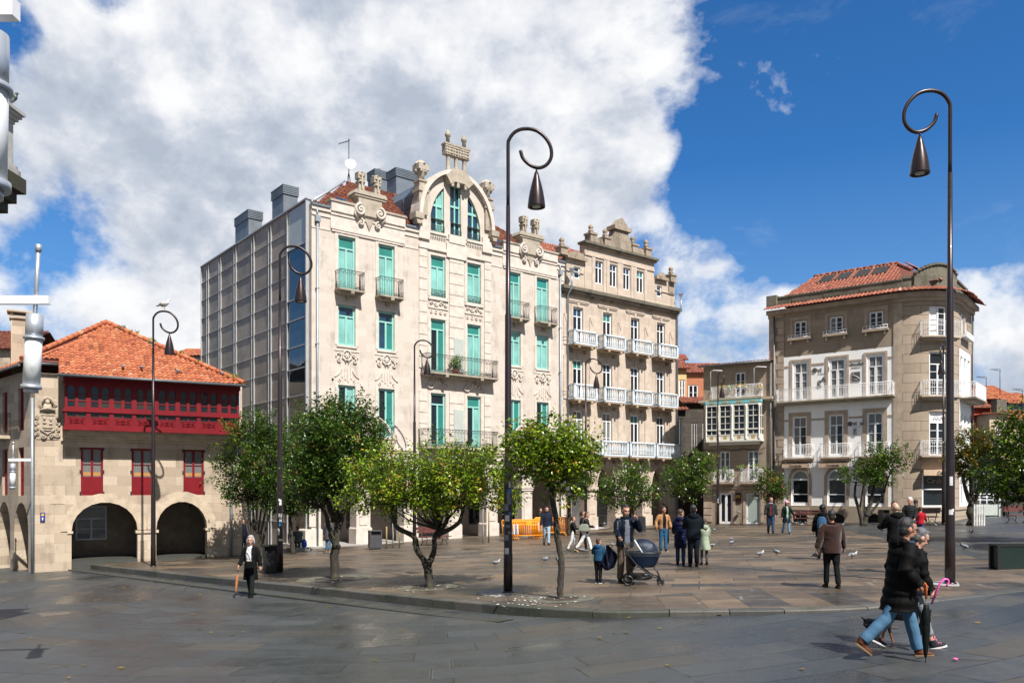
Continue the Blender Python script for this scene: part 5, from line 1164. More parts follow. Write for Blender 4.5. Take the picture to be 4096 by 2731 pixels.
# ------------------------------------------------------------------ the narrow house with the white glazed bay
def bay_house():
    A = rad(-35); O = Vector((17.47, 56.0, -.39))
    R = thing('narrow_house', 'narrow brown house with white glazed bay and flowered balcony', 'house', O, A)
    h = [(-3.22, -2.49, 3.0, 5.11), (-1.21, -.43, 3.0, 5.11), (-3.27, -2.29, 0, 2.18), (-1.33, -.32, 0, 2.15), (-2.1, -1.38, 8.9, 10.63)]
    m = MB(); m.wall(-4.45, .5, -.5, 11.2, h, 0, .2); m.add([(-4.45, 0, -.5), (-4.45, 9, -.5), (-4.45, 9, 11.2), (-4.45, 0, 11.2)], [(0, 1, 2, 3)]); m.build('stone_wall', M_BRN, R)
    t = MB(); t.box(-4.7, .6, -.35, -.003, 8.62, 8.8); t.box(-4.4, .45, -.06, -.003, 2.45, 2.6); t.box(-4.6, .55, -.2, -.003, 8.5, 8.62)
    for a, b in ((-3.27, -2.29), (-1.33, -.32)): t.box(a-.2, a-.02, -.04, -.003, 0, 2.35); t.box(b+.02, b+.2, -.04, -.003, 0, 2.35); t.box(a-.02, b+.02, -.04, -.003, 2.2, 2.35)
    for k in range(5): t.box(-4.42, -3.8, -.05, -.003, .1+.5*k, .1+.5*k+.44)
    t.build('stone_trim', M_BRNT, R)
    G_ = glassmat('green_grey_pane', (.1, .12, .11), .1, .5)
    for a, b in ((-3.22, -2.49), (-1.21, -.43)): window(R, a, b, 3.0, 5.11, .06, M_WHITE, [G_], None, True, .08, 3)
    window(R, -2.1, -1.38, 8.9, 10.63, .06, M_WHITE, [M_GLASS], None, True, .08, 2); window(R, -3.27, -2.29, 0, 2.18, .05, M_WHITE, [M_GLASS], None, True, .14, name='door')
    sw = window(R, -1.33, -.32, 0, 2.15, .05, M_WHITE, [M_BLIND], None, False, .09, name='shop_window')
    text('window_lettering', 'clínica dental', .17, (-.83, .06, 1.8), (rad(90), 0, 0), M_WHITE, sw, .002)
    sg = MB(); sg.box(-2.08, -1.7, -.04, -.003, 1.42, 2.18); so_ = sg.build('wall_sign', simple('sign_brown', (.03, .018, .016), .4), R); text('sign_lettering', 'm', .42, (-1.89, -.05, 1.82), (rad(90), 0, 0), simple('gold_sign', (.6, .4, .08), .4), so_, .006, bold=.01); text('sign_lettering', 'clinica dental', .055, (-1.89, -.05, 1.6), (rad(90), 0, 0), simple('red_sign', (.4, .05, .05), .4), so_, .004)
    b = MB(); x0, x1, yo = -4.1, -.12, -.62                                   # glazed bay
    b.box(x0-.05, x1+.05, yo-.06, -.003, 5.75, 5.87); b.box(x0, x1, yo, yo+.06, 5.87, 6.22); b.box(x0, x1, yo-.03, yo+.07, 6.57, 6.66); b.box(x0, x1, yo-.02, yo+.07, 6.22, 6.28); b.box(x0, x1, yo-.03, yo+.07, 8.28, 8.4); b.box(x0+.2, x1-.2, yo+.2, -.003, 5.55, 5.75)
    n = 4; bw = (x1-x0)/n
    for i in range(n+1):
        x = x0+bw*i; b.lathe([(.07, 0), (.09, .1), (.06, .2), (.06, 2.2), (.09, 2.3), (.09, 2.45)], min(max(x, x0+.07), x1-.07), yo-.01, 5.87, 8)
        if i < n:
            xa, xb = x+.1, x+bw-.1; xm = (xa+xb)/2
            for q in (xa, xb): b.box(q-.05, q+.05, yo, yo+.07, 6.28, 8.28)
            b.box(xa, xb, yo, yo+.07, 7.5, 7.56); b.box(xm-.02, xm+.02, yo+.01, yo+.06, 6.28, 8.28)
            for z in (7.05, 7.9): b.box(xa, xb, yo+.01, yo+.06, z-.015, z+.015)
    b.box(x1-.06, x1, yo, 0, 5.87, 6.25); b.box(x1-.06, x1, yo, 0, 8.25, 8.42); b.box(x1-.06, x1, -.35, -.28, 6.25, 8.25); b.box(x1-.06, x1, yo, 0, 7.5, 7.56); b.box(x1-.06, x1, yo, 0, 6.57, 6.66)
    b.box(x0, x0+.06, yo, 0, 5.87, 6.25); b.box(x0, x0+.06, yo, 0, 8.25, 8.42)
    bo = b.build('glazed_bay', M_CREAM, R)
    g = MB()
    for i in range(n): g.add([(x0+bw*i, yo+.04, 6.25), (x0+bw*(i+1), yo+.04, 6.25), (x0+bw*(i+1), yo+.04, 8.3), (x0+bw*i, yo+.04, 8.3)], [(0, 1, 2, 3)])
    for x in (x0+.03, x1-.03): g.add([(x, yo, 6.25), (x, 0, 6.25), (x, 0, 8.3), (x, yo, 8.3)], [(0, 1, 2, 3)])
    g.build('glass', M_GLASS, bo); f = MB(); f.box(x0-.04, x1+.04, yo-.05, -.003, 8.42, 8.62)
    for i in range(n): f.box(x0+bw*(i+.35), x0+bw*(i+.65), yo-.06, yo-.05, 8.46, 8.58, 1); f.box(x0+bw*(i+.38), x0+bw*(i+.62), yo-.01, yo, 5.95, 6.15, 1)
    f.build('tiled_frieze', [simple('turquoise_frieze', (.2, .48, .5), .5), simple('ochre_tile', (.45, .3, .1), .5)], bo)
    balcony(R, -3.75, -.15, 8.84, 9.7, .42, 'white', stone=M_BRNT, taper=.1); balcony(R, -3.6, -2.2, 2.9, 3.8, .4, 'white', stone=M_BRNT, taper=.2); balcony(R, -1.6, -.1, 2.9, 3.8, .4, 'white', stone=M_BRNT, taper=.2)
    ps = MB()
    for x in (-3.75, -.62): ps.tube([(x, -.4, 8.85), (x, -.4, 10.8), (x+.2, -.4, 10.88), (x+.85, -.4, 10.8)], .028, 6)
    ps.build('awning_frame', M_WHITE, R)
    rr = random.Random(4)
    for x, z, y, hue in ((-2.9, 9.55, -.45, .9), (-2.35, 9.5, -.45, .6), (-1.7, 9.6, -.45, .95), (-1.2, 9.5, -.45, .85), (-.25, 9.4, -.45, .95), (-2.6, 3.75, -.5, .5), (-2.35, 3.3, -.45, .5), (-1.5, 3.9, -.45, .6), (-.45, 3.95, -.45, .6), (-.6, 3.4, -.45, .5)):
        pt = thing('flower_pot', None, 'potted plant', Matrix.Rotation(A, 4, 'Z') @ Vector((x, y, z))+O, A, 'flower pots on the narrow house balconies')
        pt['label'] = 'small flower pot with bushy plant on balcony rail of the narrow brown house'
        c = MB(); c.lathe([(.08, -.2), (.12, .0), (.13, .02), (.1, .02)], 0, 0, 0, 8); c.build('pot', M_WHITE, pt); l = MB()
        for _ in range(70):
            p = Vector((rr.gauss(0, .12), rr.gauss(0, .08), abs(rr.gauss(.06, .09)))); d_ = Vector((rr.gauss(0, 1), rr.gauss(0, 1), rr.gauss(.4, 1))).normalized()*.09; sd = d_.orthogonal().normalized()*.03
            l.add([tuple(p-sd), tuple(p+sd), tuple(p+d_)], [(0, 1, 2)], 0, False, min(1, hue*rr.uniform(.7, 1.1)))
        l.build('foliage', M_FLOWER, pt)
    rf = MB(); tiled_slope(rf, lambda s_, t_: True, -4.75, .55, 0, 4, lambda s_, t_, hh: (s_, -.35+t_*.99-hh*.13, 11.25+t_*.13+hh*.99), .25, .38, .06); rf.add([(-4.75, -.35, 11.2), (.55, -.35, 11.2), (.55, 3.6, 11.7), (-4.75, 3.6, 11.7)], [(0, 1, 2, 3)], 1)
    ro = rf.build('roof', [TILES2, M_DARKT], R); gu = MB(); gu.tube([(-4.7, -.42, 11.22), (.5, -.42, 11.22)], .07, 6); gu.build('gutter', M_GUTTER, ro)
    ga = MB(); rr = random.Random(8)
    for x in [(-4.4+.05*i) for i in range(90)]:
        z = 5.28-.12*abs(sin(x*2.1)); ga.ell((x, -.12+rr.gauss(0, .03), z+rr.gauss(0, .04)), .035, 4)
    ga.tube([(-4.9, -.4, 4.7), (-4.4, -.12, 5.25)], .03, 4); ga.build('string_garland', M_IRON, R)
    k = MB(); k.lathe([(.04, 0), (.14, .08), (.14, .12)], -1.78, -.2, .75, 8); k.build('wall_lamp', M_PIPE, R)
    p = MB(); p.tube([(.42, -.1, .1), (.42, -.1, 11.1)], .05, 6); p.build('drainpipe', M_GUTTER, R)
M_CREAM = simple('cream_joinery', (.7, .68, .6), .5, var=.05); M_BLIND = glassmat('blind_glass', (.2, .26, .24), .1, .5, (.45, .52, .48))
M_FLOWER = leafmat('balcony_flowers', [(0, (.04, .1, .02)), (.5, (.1, .2, .03)), (.75, (.3, .25, .03)), (1, (.6, .3, .03))])
bay_house()

# ------------------------------------------------------------------ houses in the alley and beyond
def house(name, label, px0, px1, d, ytop, wallm, roofm, slope=(.35, 3.0), ang=0, wins=(), depth=6, base=None, fm=None, over=.3):
    a = W(px0, ytop, d); b = W(px1, ytop, d); w_ = (b-a).length; base = gz(a.x, d)-.3 if base is None else base
    R = thing(name, label, 'house', (a.x, d, base), rad(ang)); H = a.z-base
    m = MB(); m.wall(0, w_, 0, H, [(x0*w_, x1*w_, z0*H, z1*H) for x0, x1, z0, z1 in wins], 0, .15)
    for x in (0, w_): m.add([(x, 0, 0), (x, depth, 0), (x, depth, H), (x, 0, H)], [(0, 1, 2, 3)])
    m.build('wall', wallm, R)
    for x0, x1, z0, z1 in wins: window(R, x0*w_, x1*w_, z0*H, z1*H, .05, fm or M_WHITE, [M_GLASS], None, True, .1, 2)
    rf = MB(); sl, L = slope; c = 1/math.hypot(1, sl)
    tiled_slope(rf, lambda s_, t_: True, -over, w_+over, 0, L, lambda s_, t_, hh: (s_, -over+t_*c-hh*c*sl, H+t_*c*sl+hh*c), .26, .4, .055)
    rf.add([(-over, -over, H-.05), (w_+over, -over, H-.05), (w_+over, -over+L*c, H+L*c*sl-.05), (-over, -over+L*c, H+L*c*sl-.05)], [(0, 1, 2, 3)], 1)
    rf.add([(w_+over, -over+L*c, H+L*c*sl-.05), (-over, -over+L*c, H+L*c*sl-.05), (-over, depth+over, H), (w_+over, depth+over, H)], [(0, 1, 2, 3)], 1)
    rf.build('roof', [roofm, M_DARKT], R); return R, w_, H
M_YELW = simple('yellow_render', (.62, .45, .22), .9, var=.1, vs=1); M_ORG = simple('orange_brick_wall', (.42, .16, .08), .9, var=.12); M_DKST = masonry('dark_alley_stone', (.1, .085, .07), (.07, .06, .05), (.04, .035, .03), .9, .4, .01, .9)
M_GREYW = masonry('stained_white_wall', (.5, .49, .46), (.45, .44, .41), (.4, .39, .37), 3, 3, 0, .9, .4, .8); M_REDW = simple('red_render', (.32, .05, .025), .9, var=.15, vs=1); M_BLUEW = simple('blue_render', (.06, .14, .45), .9, var=.12, vs=1); M_BEIGE = simple('beige_render', (.5, .42, .28), .9, var=.15, vs=1)
R_, w_, H_ = house('alley_house', 'narrow yellow house in the alley behind the balustraded townhouse', 2640, 2746, 70, 1475, M_YELW, TILES2, (.4, 3.5), wins=((.72, .95, .78, .93),), fm=M_WHITE)
R_, w_, H_ = house('alley_house', 'orange house with white parapet at the back of the alley', 2746, 2900, 80, 1492, M_ORG, TILES2, (.4, 4), wins=((.05, .3, .77, .92), (.54, .8, .74, .92)))
m = MB(); m.box(-.1, w_, -1.2, -.9, H_*.64, H_*.78); m.build('parapet', M_GREYW, R_)
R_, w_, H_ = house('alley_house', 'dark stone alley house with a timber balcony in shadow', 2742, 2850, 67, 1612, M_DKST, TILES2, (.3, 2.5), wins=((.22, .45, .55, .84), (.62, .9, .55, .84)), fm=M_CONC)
m = MB(); m.box(.2, w_, -.8, 0, H_*.5, H_*.53); bo = m.build('balcony', M_DARKIN, R_); m = MB(); railing_iron(m, [(.2, -.75), (w_, -.75)], H_*.53, H_*.62, .14, False); m.build('railing', simple('rusty_iron', (.16, .06, .04), .7), bo)
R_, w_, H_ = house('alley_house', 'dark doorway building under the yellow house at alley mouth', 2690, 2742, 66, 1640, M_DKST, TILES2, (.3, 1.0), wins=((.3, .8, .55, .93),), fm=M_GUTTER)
R_, w_, H_ = house('alley_house', 'small low house with white gable and red roof above the yellow house', 2700, 2740, 76, 1440, M_GREYW, TILES2, (.5, 1.6))
house('back_house', 'red tiled house far left behind the granite chimney', -260, 40, 50, 1398, M_GRAN, TILES3, (.45, 4.5))
house('back_house', 'grey stone house with lichened ridge behind the granite house', 60, 290, 56, 1368, M_GREYW, TILES3, (.15, 3))
house('back_house', 'red tiled house squeezed between granite house and glass wall', 690, 830, 62, 1425, M_GREYW, TILES, (.3, 4))
R_, w_, H_ = house('hill_house', 'red corrugated house with orange tiled roof beyond the square', 3878, 4050, 84, 1598, M_REDW, TILES, (.42, 5), over=.5)
m = MB()
for k in range(40): m.box(w_*k/40, w_*k/40+.05, -.03, 0, H_*.3, H_)
m.build('corrugated_cladding', M_REDW, R_)
house('hill_house', 'blue painted house at the right edge beyond the square', 4046, 4150, 82, 1615, M_BLUEW, TILES, (.4, 4), wins=((.25, .45, .7, .9),))
house('hill_house', 'low red house with mossy eave beside corner building', 3880, 3962, 74, 1632, M_REDW, TILES2, (.4, 3), wins=((.3, .7, .35, .5),))
R_, w_, H_ = house('hill_house', 'beige house with tall narrow window and mossy chimney', 3958, 4030, 72, 1655, M_BEIGE, TILES2, (.1, 1.0), wins=((.3, .6, .5, .88),))
m = MB(); m.box(w_*.45, w_*1.0, .1, 1.0, H_, H_+1.3); m.build('chimney', M_MOSSY, R_)
house('hill_house', 'plain beige wall house behind the big right tree', 4030, 4300, 76, 1690, M_BEIGE, TILES, (.4, 4))
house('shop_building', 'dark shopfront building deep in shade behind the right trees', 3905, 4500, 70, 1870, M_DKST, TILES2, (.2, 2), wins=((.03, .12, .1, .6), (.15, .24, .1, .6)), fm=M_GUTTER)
a = MB()                                               # aerials over the far roofs
for px, y0, y1, d_ in ((4000, 1480, 1580, 84), (3945, 1510, 1560, 84), (4090, 1560, 1600, 82)):
    a = MB(); p = W(px, y1, d_); q = W(px, y0, d_); a.tube([p, q], .035, 5); a.tube([q+Vector((-1.0, 0, .1)), q+Vector((.1, 0, -.1))], .02, 4)
    for k in range(5): a.tube([q+Vector((-.9+.2*k, -.3, .08)), q+Vector((-.9+.2*k, .3, .08))], .015, 4)
    tag(a.build('roof_aerial', M_IRON), 'thin television aerial standing above the far red roofs', 'aerial', 'aerials on the far roofs')
# ------------------------------------------------------------------ stone corner of a near building at the left edge
def near_cornice():
    O = Vector((-9.4, 6.0, gz(-9.4, 6)-.4)); R = thing('near_building', 'grey stone building corner with heavy cornice and pedestal at the left edge', 'building', O)
    H = ZC-O.z-.3
    m = MB(); m.box(-5, 0, 0, 8.0, 0, H+5.2); m.build('wall', M_MOSSB, R)
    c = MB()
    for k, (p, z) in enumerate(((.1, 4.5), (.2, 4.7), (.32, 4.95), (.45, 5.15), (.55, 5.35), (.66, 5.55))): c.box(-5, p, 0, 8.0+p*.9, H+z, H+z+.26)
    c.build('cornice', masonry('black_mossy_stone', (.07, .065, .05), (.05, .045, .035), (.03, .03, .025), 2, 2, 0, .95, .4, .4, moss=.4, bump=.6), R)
    p = MB(); p.box(-5, .62, .2, 8.5, H+5.81, H+5.92); p.box(-5, .58, .3, 8.48, H+5.92, H+6.0); p.box(-5, .52, .4, 8.44, H+6.0, H+6.75)
    for k in range(4): p.box(-5, .54+.04*k, .4, 8.46+.04*k, H+6.75+.06*k, H+6.81+.06*k)
    p.box(-5, .53, 7.4, 8.2, H+6.15, H+6.6); p.build('pedestal', M_GREYW, R)
near_cornice()
# ------------------------------------------------------------------ crozier street lamps
def make_lamp():
    R = thing('street_lamp', 'x', 'street lamp')
    p = MB()
    p.tube([(0, 0, -.15), (0, 0, .9), (0, 0, .95), (0, 0, 3.2), (0, 0, 3.25), (0, 0, 6.6), (0, 0, 6.65), (0, 0, 9.2)], [.108, .106, .1, .095, .082, .075, .058, .05], 14); p.lathe([(.14, -.1), (.14, .02), (.11, .05)], 0, 0, 0, 14)
    zz = [(725, 700), (725, 400), (712, 345), (680, 290), (630, 240), (560, 207), (480, 197), (400, 205), (320, 235), (240, 300), (180, 380), (148, 460), (140, 540), (155, 610), (200, 675), (255, 710), (310, 723), (370, 712), (430, 685), (490, 635), (535, 575), (558, 492)]
    pts = [Vector(((725-x)*.00177, 0, 11.07-(y-180)*.00177)) for x, y in zz]
    pts = smooth_curve([Vector((0, 0, 9.2))]+pts, 3); p.tube(pts, .043, 10); p.build('pole', M_LAMP, R)
    h = MB(); h.tube([(.676, 0, 10.12), (.676, 0, 9.98)], .022, 8); h.lathe([(.025, 10.02), (.045, 10.0), (.075, 9.88), (.125, 9.7), (.165, 9.53), (.195, 9.35), (.21, 9.2), (.212, 9.17), (.19, 9.17), (.18, 9.22), (.01, 9.24)], .676, 0, 0, 20)
    ho = h.build('lamp_shade', M_LAMP, R); g = MB(); g.lathe([(.12, 0), (.1, -.025), (.02, -.035)], .676, 0, 9.2, 12); g.build('lens', M_FROST, ho)
    return R
LP = [((352*1.7415, 1300*1.7415), .947, 5, 'street lamp with a gull perched on its loop, before the red gallery'), ((643*1.7415, 1316*1.7415), 1.004, 8, 'street lamp beside the black bin in front of the glass wall'),
      ((1167*1.7415, 1360*1.7415), 1.005, 0, 'tall stickered street lamp in the middle, right of the spreading tree'), ((2182*1.7415, 1340*1.7415), 1.0, 180, 'tall street lamp at the right with loop turned left, behind the couple')]
lamp0 = make_lamp(); first = True
def lamp_at(loc, rz, sc, label):
    global first
    if first: lamp0.location = loc; lamp0.rotation_euler = (0, 0, rz); lamp0.scale = (sc,)*3; lamp0['label'] = label; lamp0['group'] = 'crozier street lamps on the square'; first = False; return lamp0
    return dup(lamp0, loc, rz, label, 'crozier street lamps on the square', sc)
lamps = [lamp_at(G(*p), rad(rz), sc, lb) for p, sc, rz, lb in LP]
def at_d(px, d): x = (px-CX)/F*d; return Vector((x, d, gz(x, d)))
lamps.append(lamp_at(at_d(1658, 43.9), rad(5), 1, 'street lamp behind the spreading tree, its bell hanging before the long iron balcony'))
lamps.append(lamp_at(at_d(2343, 51.6), rad(0), 1, 'street lamp behind the small slim tree, its bell hanging before the white balustrades'))
lamps.append(lamp_at(G(1649*1.7415, 1205*1.7415), rad(-80), .96, 'street lamp seen edge-on in front of the white glazed bay')); lamps.append(lamp_at(G(2167*1.7415, 1201*1.7415), rad(232), .945, 'street lamp half hidden behind the tall right one, by the rounded corner'))
def stickers(lamp, zs, ang0, seed):
    rr = random.Random(seed); sm = [simple('sticker_white', (.6, .6, .58), .6), simple('sticker_grey', (.2, .21, .23), .6), simple('sticker_blue', (.05, .2, .4), .6)]
    for z in zs:
        m = MB(); a = ang0+rr.uniform(-.5, .5); w_ = rr.uniform(.25, .6); h = rr.uniform(.06, .2); r = (.109 if z < .9 else .1 if z < 3.2 else .085)+.002
        vs = []
        for q in range(5):
            b = a-w_+2*w_*q/4; vs += [(r*cos(b), r*sin(b), z), (r*cos(b), r*sin(b), z+h)]
        m.add(vs, [(2*q, 2*q+2, 2*q+3, 2*q+1) for q in range(4)]); m.build('sticker', rr.choice([sm[0]]*3+sm[1:] if seed != 3 else sm[:1]), lamp)
stickers(lamps[2], [.9, 1.25, 1.4, 1.55, 1.7, 1.85, 1.95, 2.1, 2.25, 2.35, 2.5], -pi/2, 1); stickers(lamps[1], [1.1, 1.3, 1.45, 1.6, 1.75, 1.9, 2.3, 2.45], -pi/2-rad(8), 2); stickers(lamps[3], [1.55, 1.62, 2.2], pi/2, 3); stickers(lamps[6], [1.6, 1.75, 1.9], 0, 4)
for l, r_ in ((lamps[2], .75), (lamps[3], .5)):
    m = MB(); m.lathe([(r_, -.03), (r_, .006), (.12, .007)], 0, 0, 0, 24, smooth=False); m.build('base_plate', M_CONC, l)

# ------------------------------------------------------------------ hanging tube lights at the left edge
M_DIFF = simple('milky_diffuser', (.72, .74, .75), .3, var=.06); M_SILV = simple('silver_housing', (.45, .48, .52), .4, .5, var=.06)
def tube_light(px, ytop, yfl, ybot, d, yarm, xr, pole_px, base_y, label, lean=3):
    c = W(px, yarm, d); s = F/d; r = .107
    pole = W(pole_px, base_y, d); R = thing('tube_light', label, 'street light', (pole.x, d, pole.z)); bx, bz = pole.x, pole.z
    def L(v): return (v[0]-bx, v[1]-d, v[2]-bz)
    z1, z2, z3 = (W(px, y, d).z for y in (ytop, yfl, ybot))
    cx = c.x-bx; ra = rad(lean)
    def tl(x, z): return (cx+(z-(c.z-bz))*math.tan(ra)+x, 0, z)
    p = MB(); p.tube([(0, 0, -.3), (0, 0, c.z-bz+(2.6 if px < 60 and px > 0 else .3))], .055, 8); p.build('pole', M_PIPE, R)
    a = MB(); xe = (cx+xr); a.box(min(0, xe), max(0, xe), -.04, .04, c.z-bz-.05, c.z-bz+.06); a.build('arm', M_WHITE, R)
    b = MB(); b.tube([tl(0, z1-bz), tl(0, c.z-bz+.75)], .028, 8); b.tube([tl(0, c.z-bz+.66), tl(0, c.z-bz+.76)], .04, 8); b.build('rod', M_SILV, R)
    h = MB(); h.tube([tl(0, z2-bz), tl(0, z1-bz)], r, 20); h.tube([tl(0, z2-bz-.015), tl(0, z2-bz+.02)], r*1.22, 20); h.build('housing', M_SILV, R); h = MB(); h.tube([tl(0, z3-bz-.05), tl(0, z3-bz)], r*1.2, 20); h.tube([tl(0, z3-bz-.1), tl(0, z3-bz-.05)], r*.85, 16); h.build('lower_flange', M_SILV, R)
    q = MB(); q.tube([tl(0, z3-bz), tl(0, z2-bz)], r*1.0, 20); q.build('diffuser', M_DIFFD, R)
def diffd():
    t = T('milky_diffuser_dirty'); o = t.obj(); n = t.noise(o, 9, 5, .7); n2 = t.noise(o, 3, 3)
    f = t.math('MULTIPLY', t.ramp(t.math('MULTIPLY', n, n2), [(.3, g3(0)), (.42, g3(1))]), .6)
    t.set(t.b.inputs['Base Color'], t.mix((.62, .64, .65), (.14, .14, .04), f)); t.b.inputs['Roughness'].default_value = .3; return t.m
M_DIFFD = diffd()
tube_light(-43, 135, 350, 722, 4.8, 40, .16, -420, 2900, 'big tube light cut by the left edge of the photo', 1)
tube_light(143, 1258, 1353, 1540, 11, 1202, .19, -260, 2500, 'white tube light hanging from a pale arm before the stone chimney', 3)
tube_light(52, 1853, 1886, 1947, 34, 1839, -.17, 129, 2284, 'small tube light on the pipe-thin post at the granite corner', 1)

# ------------------------------------------------------------------ trees
def barkmat():
    t = T('bark'); o = t.obj(); v = t.n('Mapping', {'Vector': o, 'Scale': (1, 1, .28)}); n = t.noise(v, 22, 5, .65); n2 = t.noise(o, 2.6, 5, .6)
    c = t.ramp(n, [(.3, (.014, .012, .009)), (.55, (.042, .034, .025)), (.75, (.085, .072, .055))]); c = t.mix(c, (.055, .065, .02), t.math('MULTIPLY', t.ramp(n2, [(.52, g3(0)), (.68, g3(1))]), .6))
    t.set(t.b.inputs['Base Color'], c); t.b.inputs['Roughness'].default_value = .9; t.bump(n, .8, .03); return t.m
BARK = barkmat()
LEAF_D = leafmat('camellia_dark', [(0, (.013, .034, .007)), (.35, (.033, .078, .010)), (.7, (.085, .15, .016)), (.88, (.16, .2, .022)), (.95, (.22, .2, .03)), (1, (.26, .14, .03))], .28)
LEAF_G = leafmat('camellia_bright', [(0, (.022, .045, .006)), (.3, (.085, .15, .01)), (.65, (.19, .28, .012)), (.84, (.28, .32, .02)), (.9, (.3, .22, .02)), (1, (.34, .17, .025))], .26)
LEAF_Y = leafmat('camellia_orange', [(0, (.025, .035, .006)), (.3, (.06, .075, .01)), (.6, (.15, .12, .012)), (.85, (.3, .16, .015)), (1, (.36, .13, .02))], .3)
PETAL = leafmat('petals', [(0, (.65, .6, .55)), (.6, (.7, .62, .6)), (1, (.5, .05, .08))], .6)
def crown(mb, blobs, n, per, size, seed, tone=0.0, droop=.2, sparse=.45):
    rr = random.Random(seed); tot = sum(b[3]*b[4]*b[5] for b in blobs)
    for b in blobs:
        k = max(3, int(n*b[3]*b[4]*b[5]/tot))
        for _ in range(k):
            while True:
                v = Vector((rr.uniform(-1, 1), rr.uniform(-1, 1), rr.uniform(-1, 1))); L = v.length
                if L > 1 or L < .05: continue
                if rr.random() < sparse+(1-sparse)*L*L: break
            v *= rr.choice([1, 1, 1, 1, 1.07, 1.16, 1.26]); c = Vector((b[0]+v.x*b[3], b[1]+v.y*b[4], b[2]+v.z*b[5]))
            ax = Vector((v.x+rr.gauss(0, .5), v.y+rr.gauss(0, .5), v.z*.6+.5+rr.gauss(0, .4))).normalized(); tw = rr.uniform(.14, .34); ton = rr.gauss(.34, .17)+tone+(.42 if rr.random() < .035 else 0)
            for _ in range(per):
                u = rr.random(); p = c+ax*(u-.3)*tw*2+Vector((rr.gauss(0, .075), rr.gauss(0, .075), rr.gauss(0, .075)))
                dr = (ax*.55+Vector((rr.gauss(0, .8), rr.gauss(0, .8), rr.gauss(0, .55)-droop))).normalized()
                sd = dr.cross(Vector((rr.gauss(0, .45), rr.gauss(0, .45), 1))).normalized(); up = sd.cross(dr).normalized()
                l = size*rr.uniform(.7, 1.25); w_ = l*.27; f = l*.07
                a, e = p, p+dr*l-up*l*.12; m1 = p+dr*l*.33; m2 = p+dr*l*.68-up*l*.03
                ti = min(1, max(.01, ton+rr.gauss(0, .15)+(.4 if rr.random() < .025 else 0)))
                vs = [tuple(x) for x in (a, m1+sd*w_+up*f, m2+sd*w_*.85+up*f, e, m2-sd*w_*.85+up*f, m1-sd*w_+up*f, m1, m2)]
                mb.add(vs, [(0, 6, 1), (1, 6, 7, 2), (2, 7, 3), (0, 5, 6), (5, 4, 7, 6), (4, 3, 7)], 0, True, ti)
def tree(label, base, d0, trunk, blobs, n, per, size, mat, seed, tone=0.0, petals=0, group='camellia trees on the square', cat='tree', red=False, name='camellia_tree', sparse=.45, twigs=30):
    """trunk: list of (radius list start,end, [(px, py, dy)]); blobs: (px, py, half width px, half height px, dy, depth half)"""
    R = thing(name, label, cat, base, 0, group); s = F/d0; rr = random.Random(seed*7+1)
    def loc(px, py, dy): return W(px, py, d0+dy)-base
    t = MB(); ends = []
    for r0, r1, pts in trunk:
        P = [loc(*p) for p in pts]
        P = smooth_curve(P, 4); k = len(P)
        P = [p+Vector((rr.gauss(0, r0*.12), rr.gauss(0, r0*.12), 0)) if 0 < i < k-1 else p for i, p in enumerate(P)]
        t.tube(P, [(r0+(r1-r0)*i/(k-1))*(1.35 if i == 0 and pts[0][1] > HZ+60 else 1)*rr.uniform(.93, 1.07) for i in range(k)], 9); ends.append((P[-1], r1))
    B = []
    for px, py, hw, hh, dy, dh in blobs:
        c = loc(px, py, dy); B.append((c.x, c.y, c.z, hw*1.1/s, dh*1.05, hh*1.1/s))
    for _ in range(twigs):                               # limbs running up into the leaves
        e, r1 = rr.choice(ends[1:] if len(ends) > 1 else ends); b = min(B, key=lambda q: (Vector(q[:3])-e).length+rr.uniform(0, .8))
        tgt = Vector((b[0]+rr.uniform(-.8, .8)*b[3], b[1]+rr.uniform(-.8, .8)*b[4], b[2]+rr.uniform(-.5, .8)*b[5])); mid = e.lerp(tgt, .5)+Vector((rr.gauss(0, .12), rr.gauss(0, .12), -.08))
        t.tube([e, mid, tgt], [r1*.75, r1*.45, .008], 5, cap=False)
    t.build('trunk', BARK, R)
    c = MB(); crown(c, B, int(n*1.35), per, size, seed, tone, sparse=sparse); c.build('crown', mat, R)
    if petals:
        f = MB()
        for _ in range(petals):
            b = rr.choice(B); v = Vector((rr.gauss(0, 1), -abs(rr.gauss(0, 1)), rr.gauss(0, 1))).normalized()*rr.uniform(.8, 1.0); p = Vector((b[0]+v.x*b[3], b[1]+v.y*b[4], b[2]+v.z*b[5])); r_ = rr.uniform(.03, .055)
            f.add([tuple(p+Vector((r_*cos(a), rr.uniform(-.3, .3)*r_, r_*sin(a)))) for a in [2*pi*q/6 for q in range(6)]]+[tuple(p+Vector((0, -r_*.6, 0)))], [(q, (q+1) % 6, 6) for q in range(6)], 0, True, 1.0 if red else rr.uniform(.05, .6))
        f.build('blossoms', PETAL, R)
    return R
def D(p): return p.y
b = G(822, 2222); tree('slender dark camellia leaning against the red gallery house', b, D(b), [(.1, .07, [(822, 2225, 0), (822, 2130, 0), (826, 2070, 0)]), (.06, .03, [(824, 2075, 0), (815, 2010, .1), (822, 1950, .2)]), (.06, .03, [(826, 2080, 0), (848, 2030, -.1), (856, 1980, -.2)])],
    [(855, 1850, 85, 130, 0, 1.0), (835, 1760, 60, 95, 0, .8), (885, 1720, 50, 75, 0, .7), (800, 1900, 40, 70, 0, .6), (905, 1920, 55, 85, 0, .8), (770, 2005, 14, 18, 0, .2)], 430, 22, .11, LEAF_D, 11, .02)
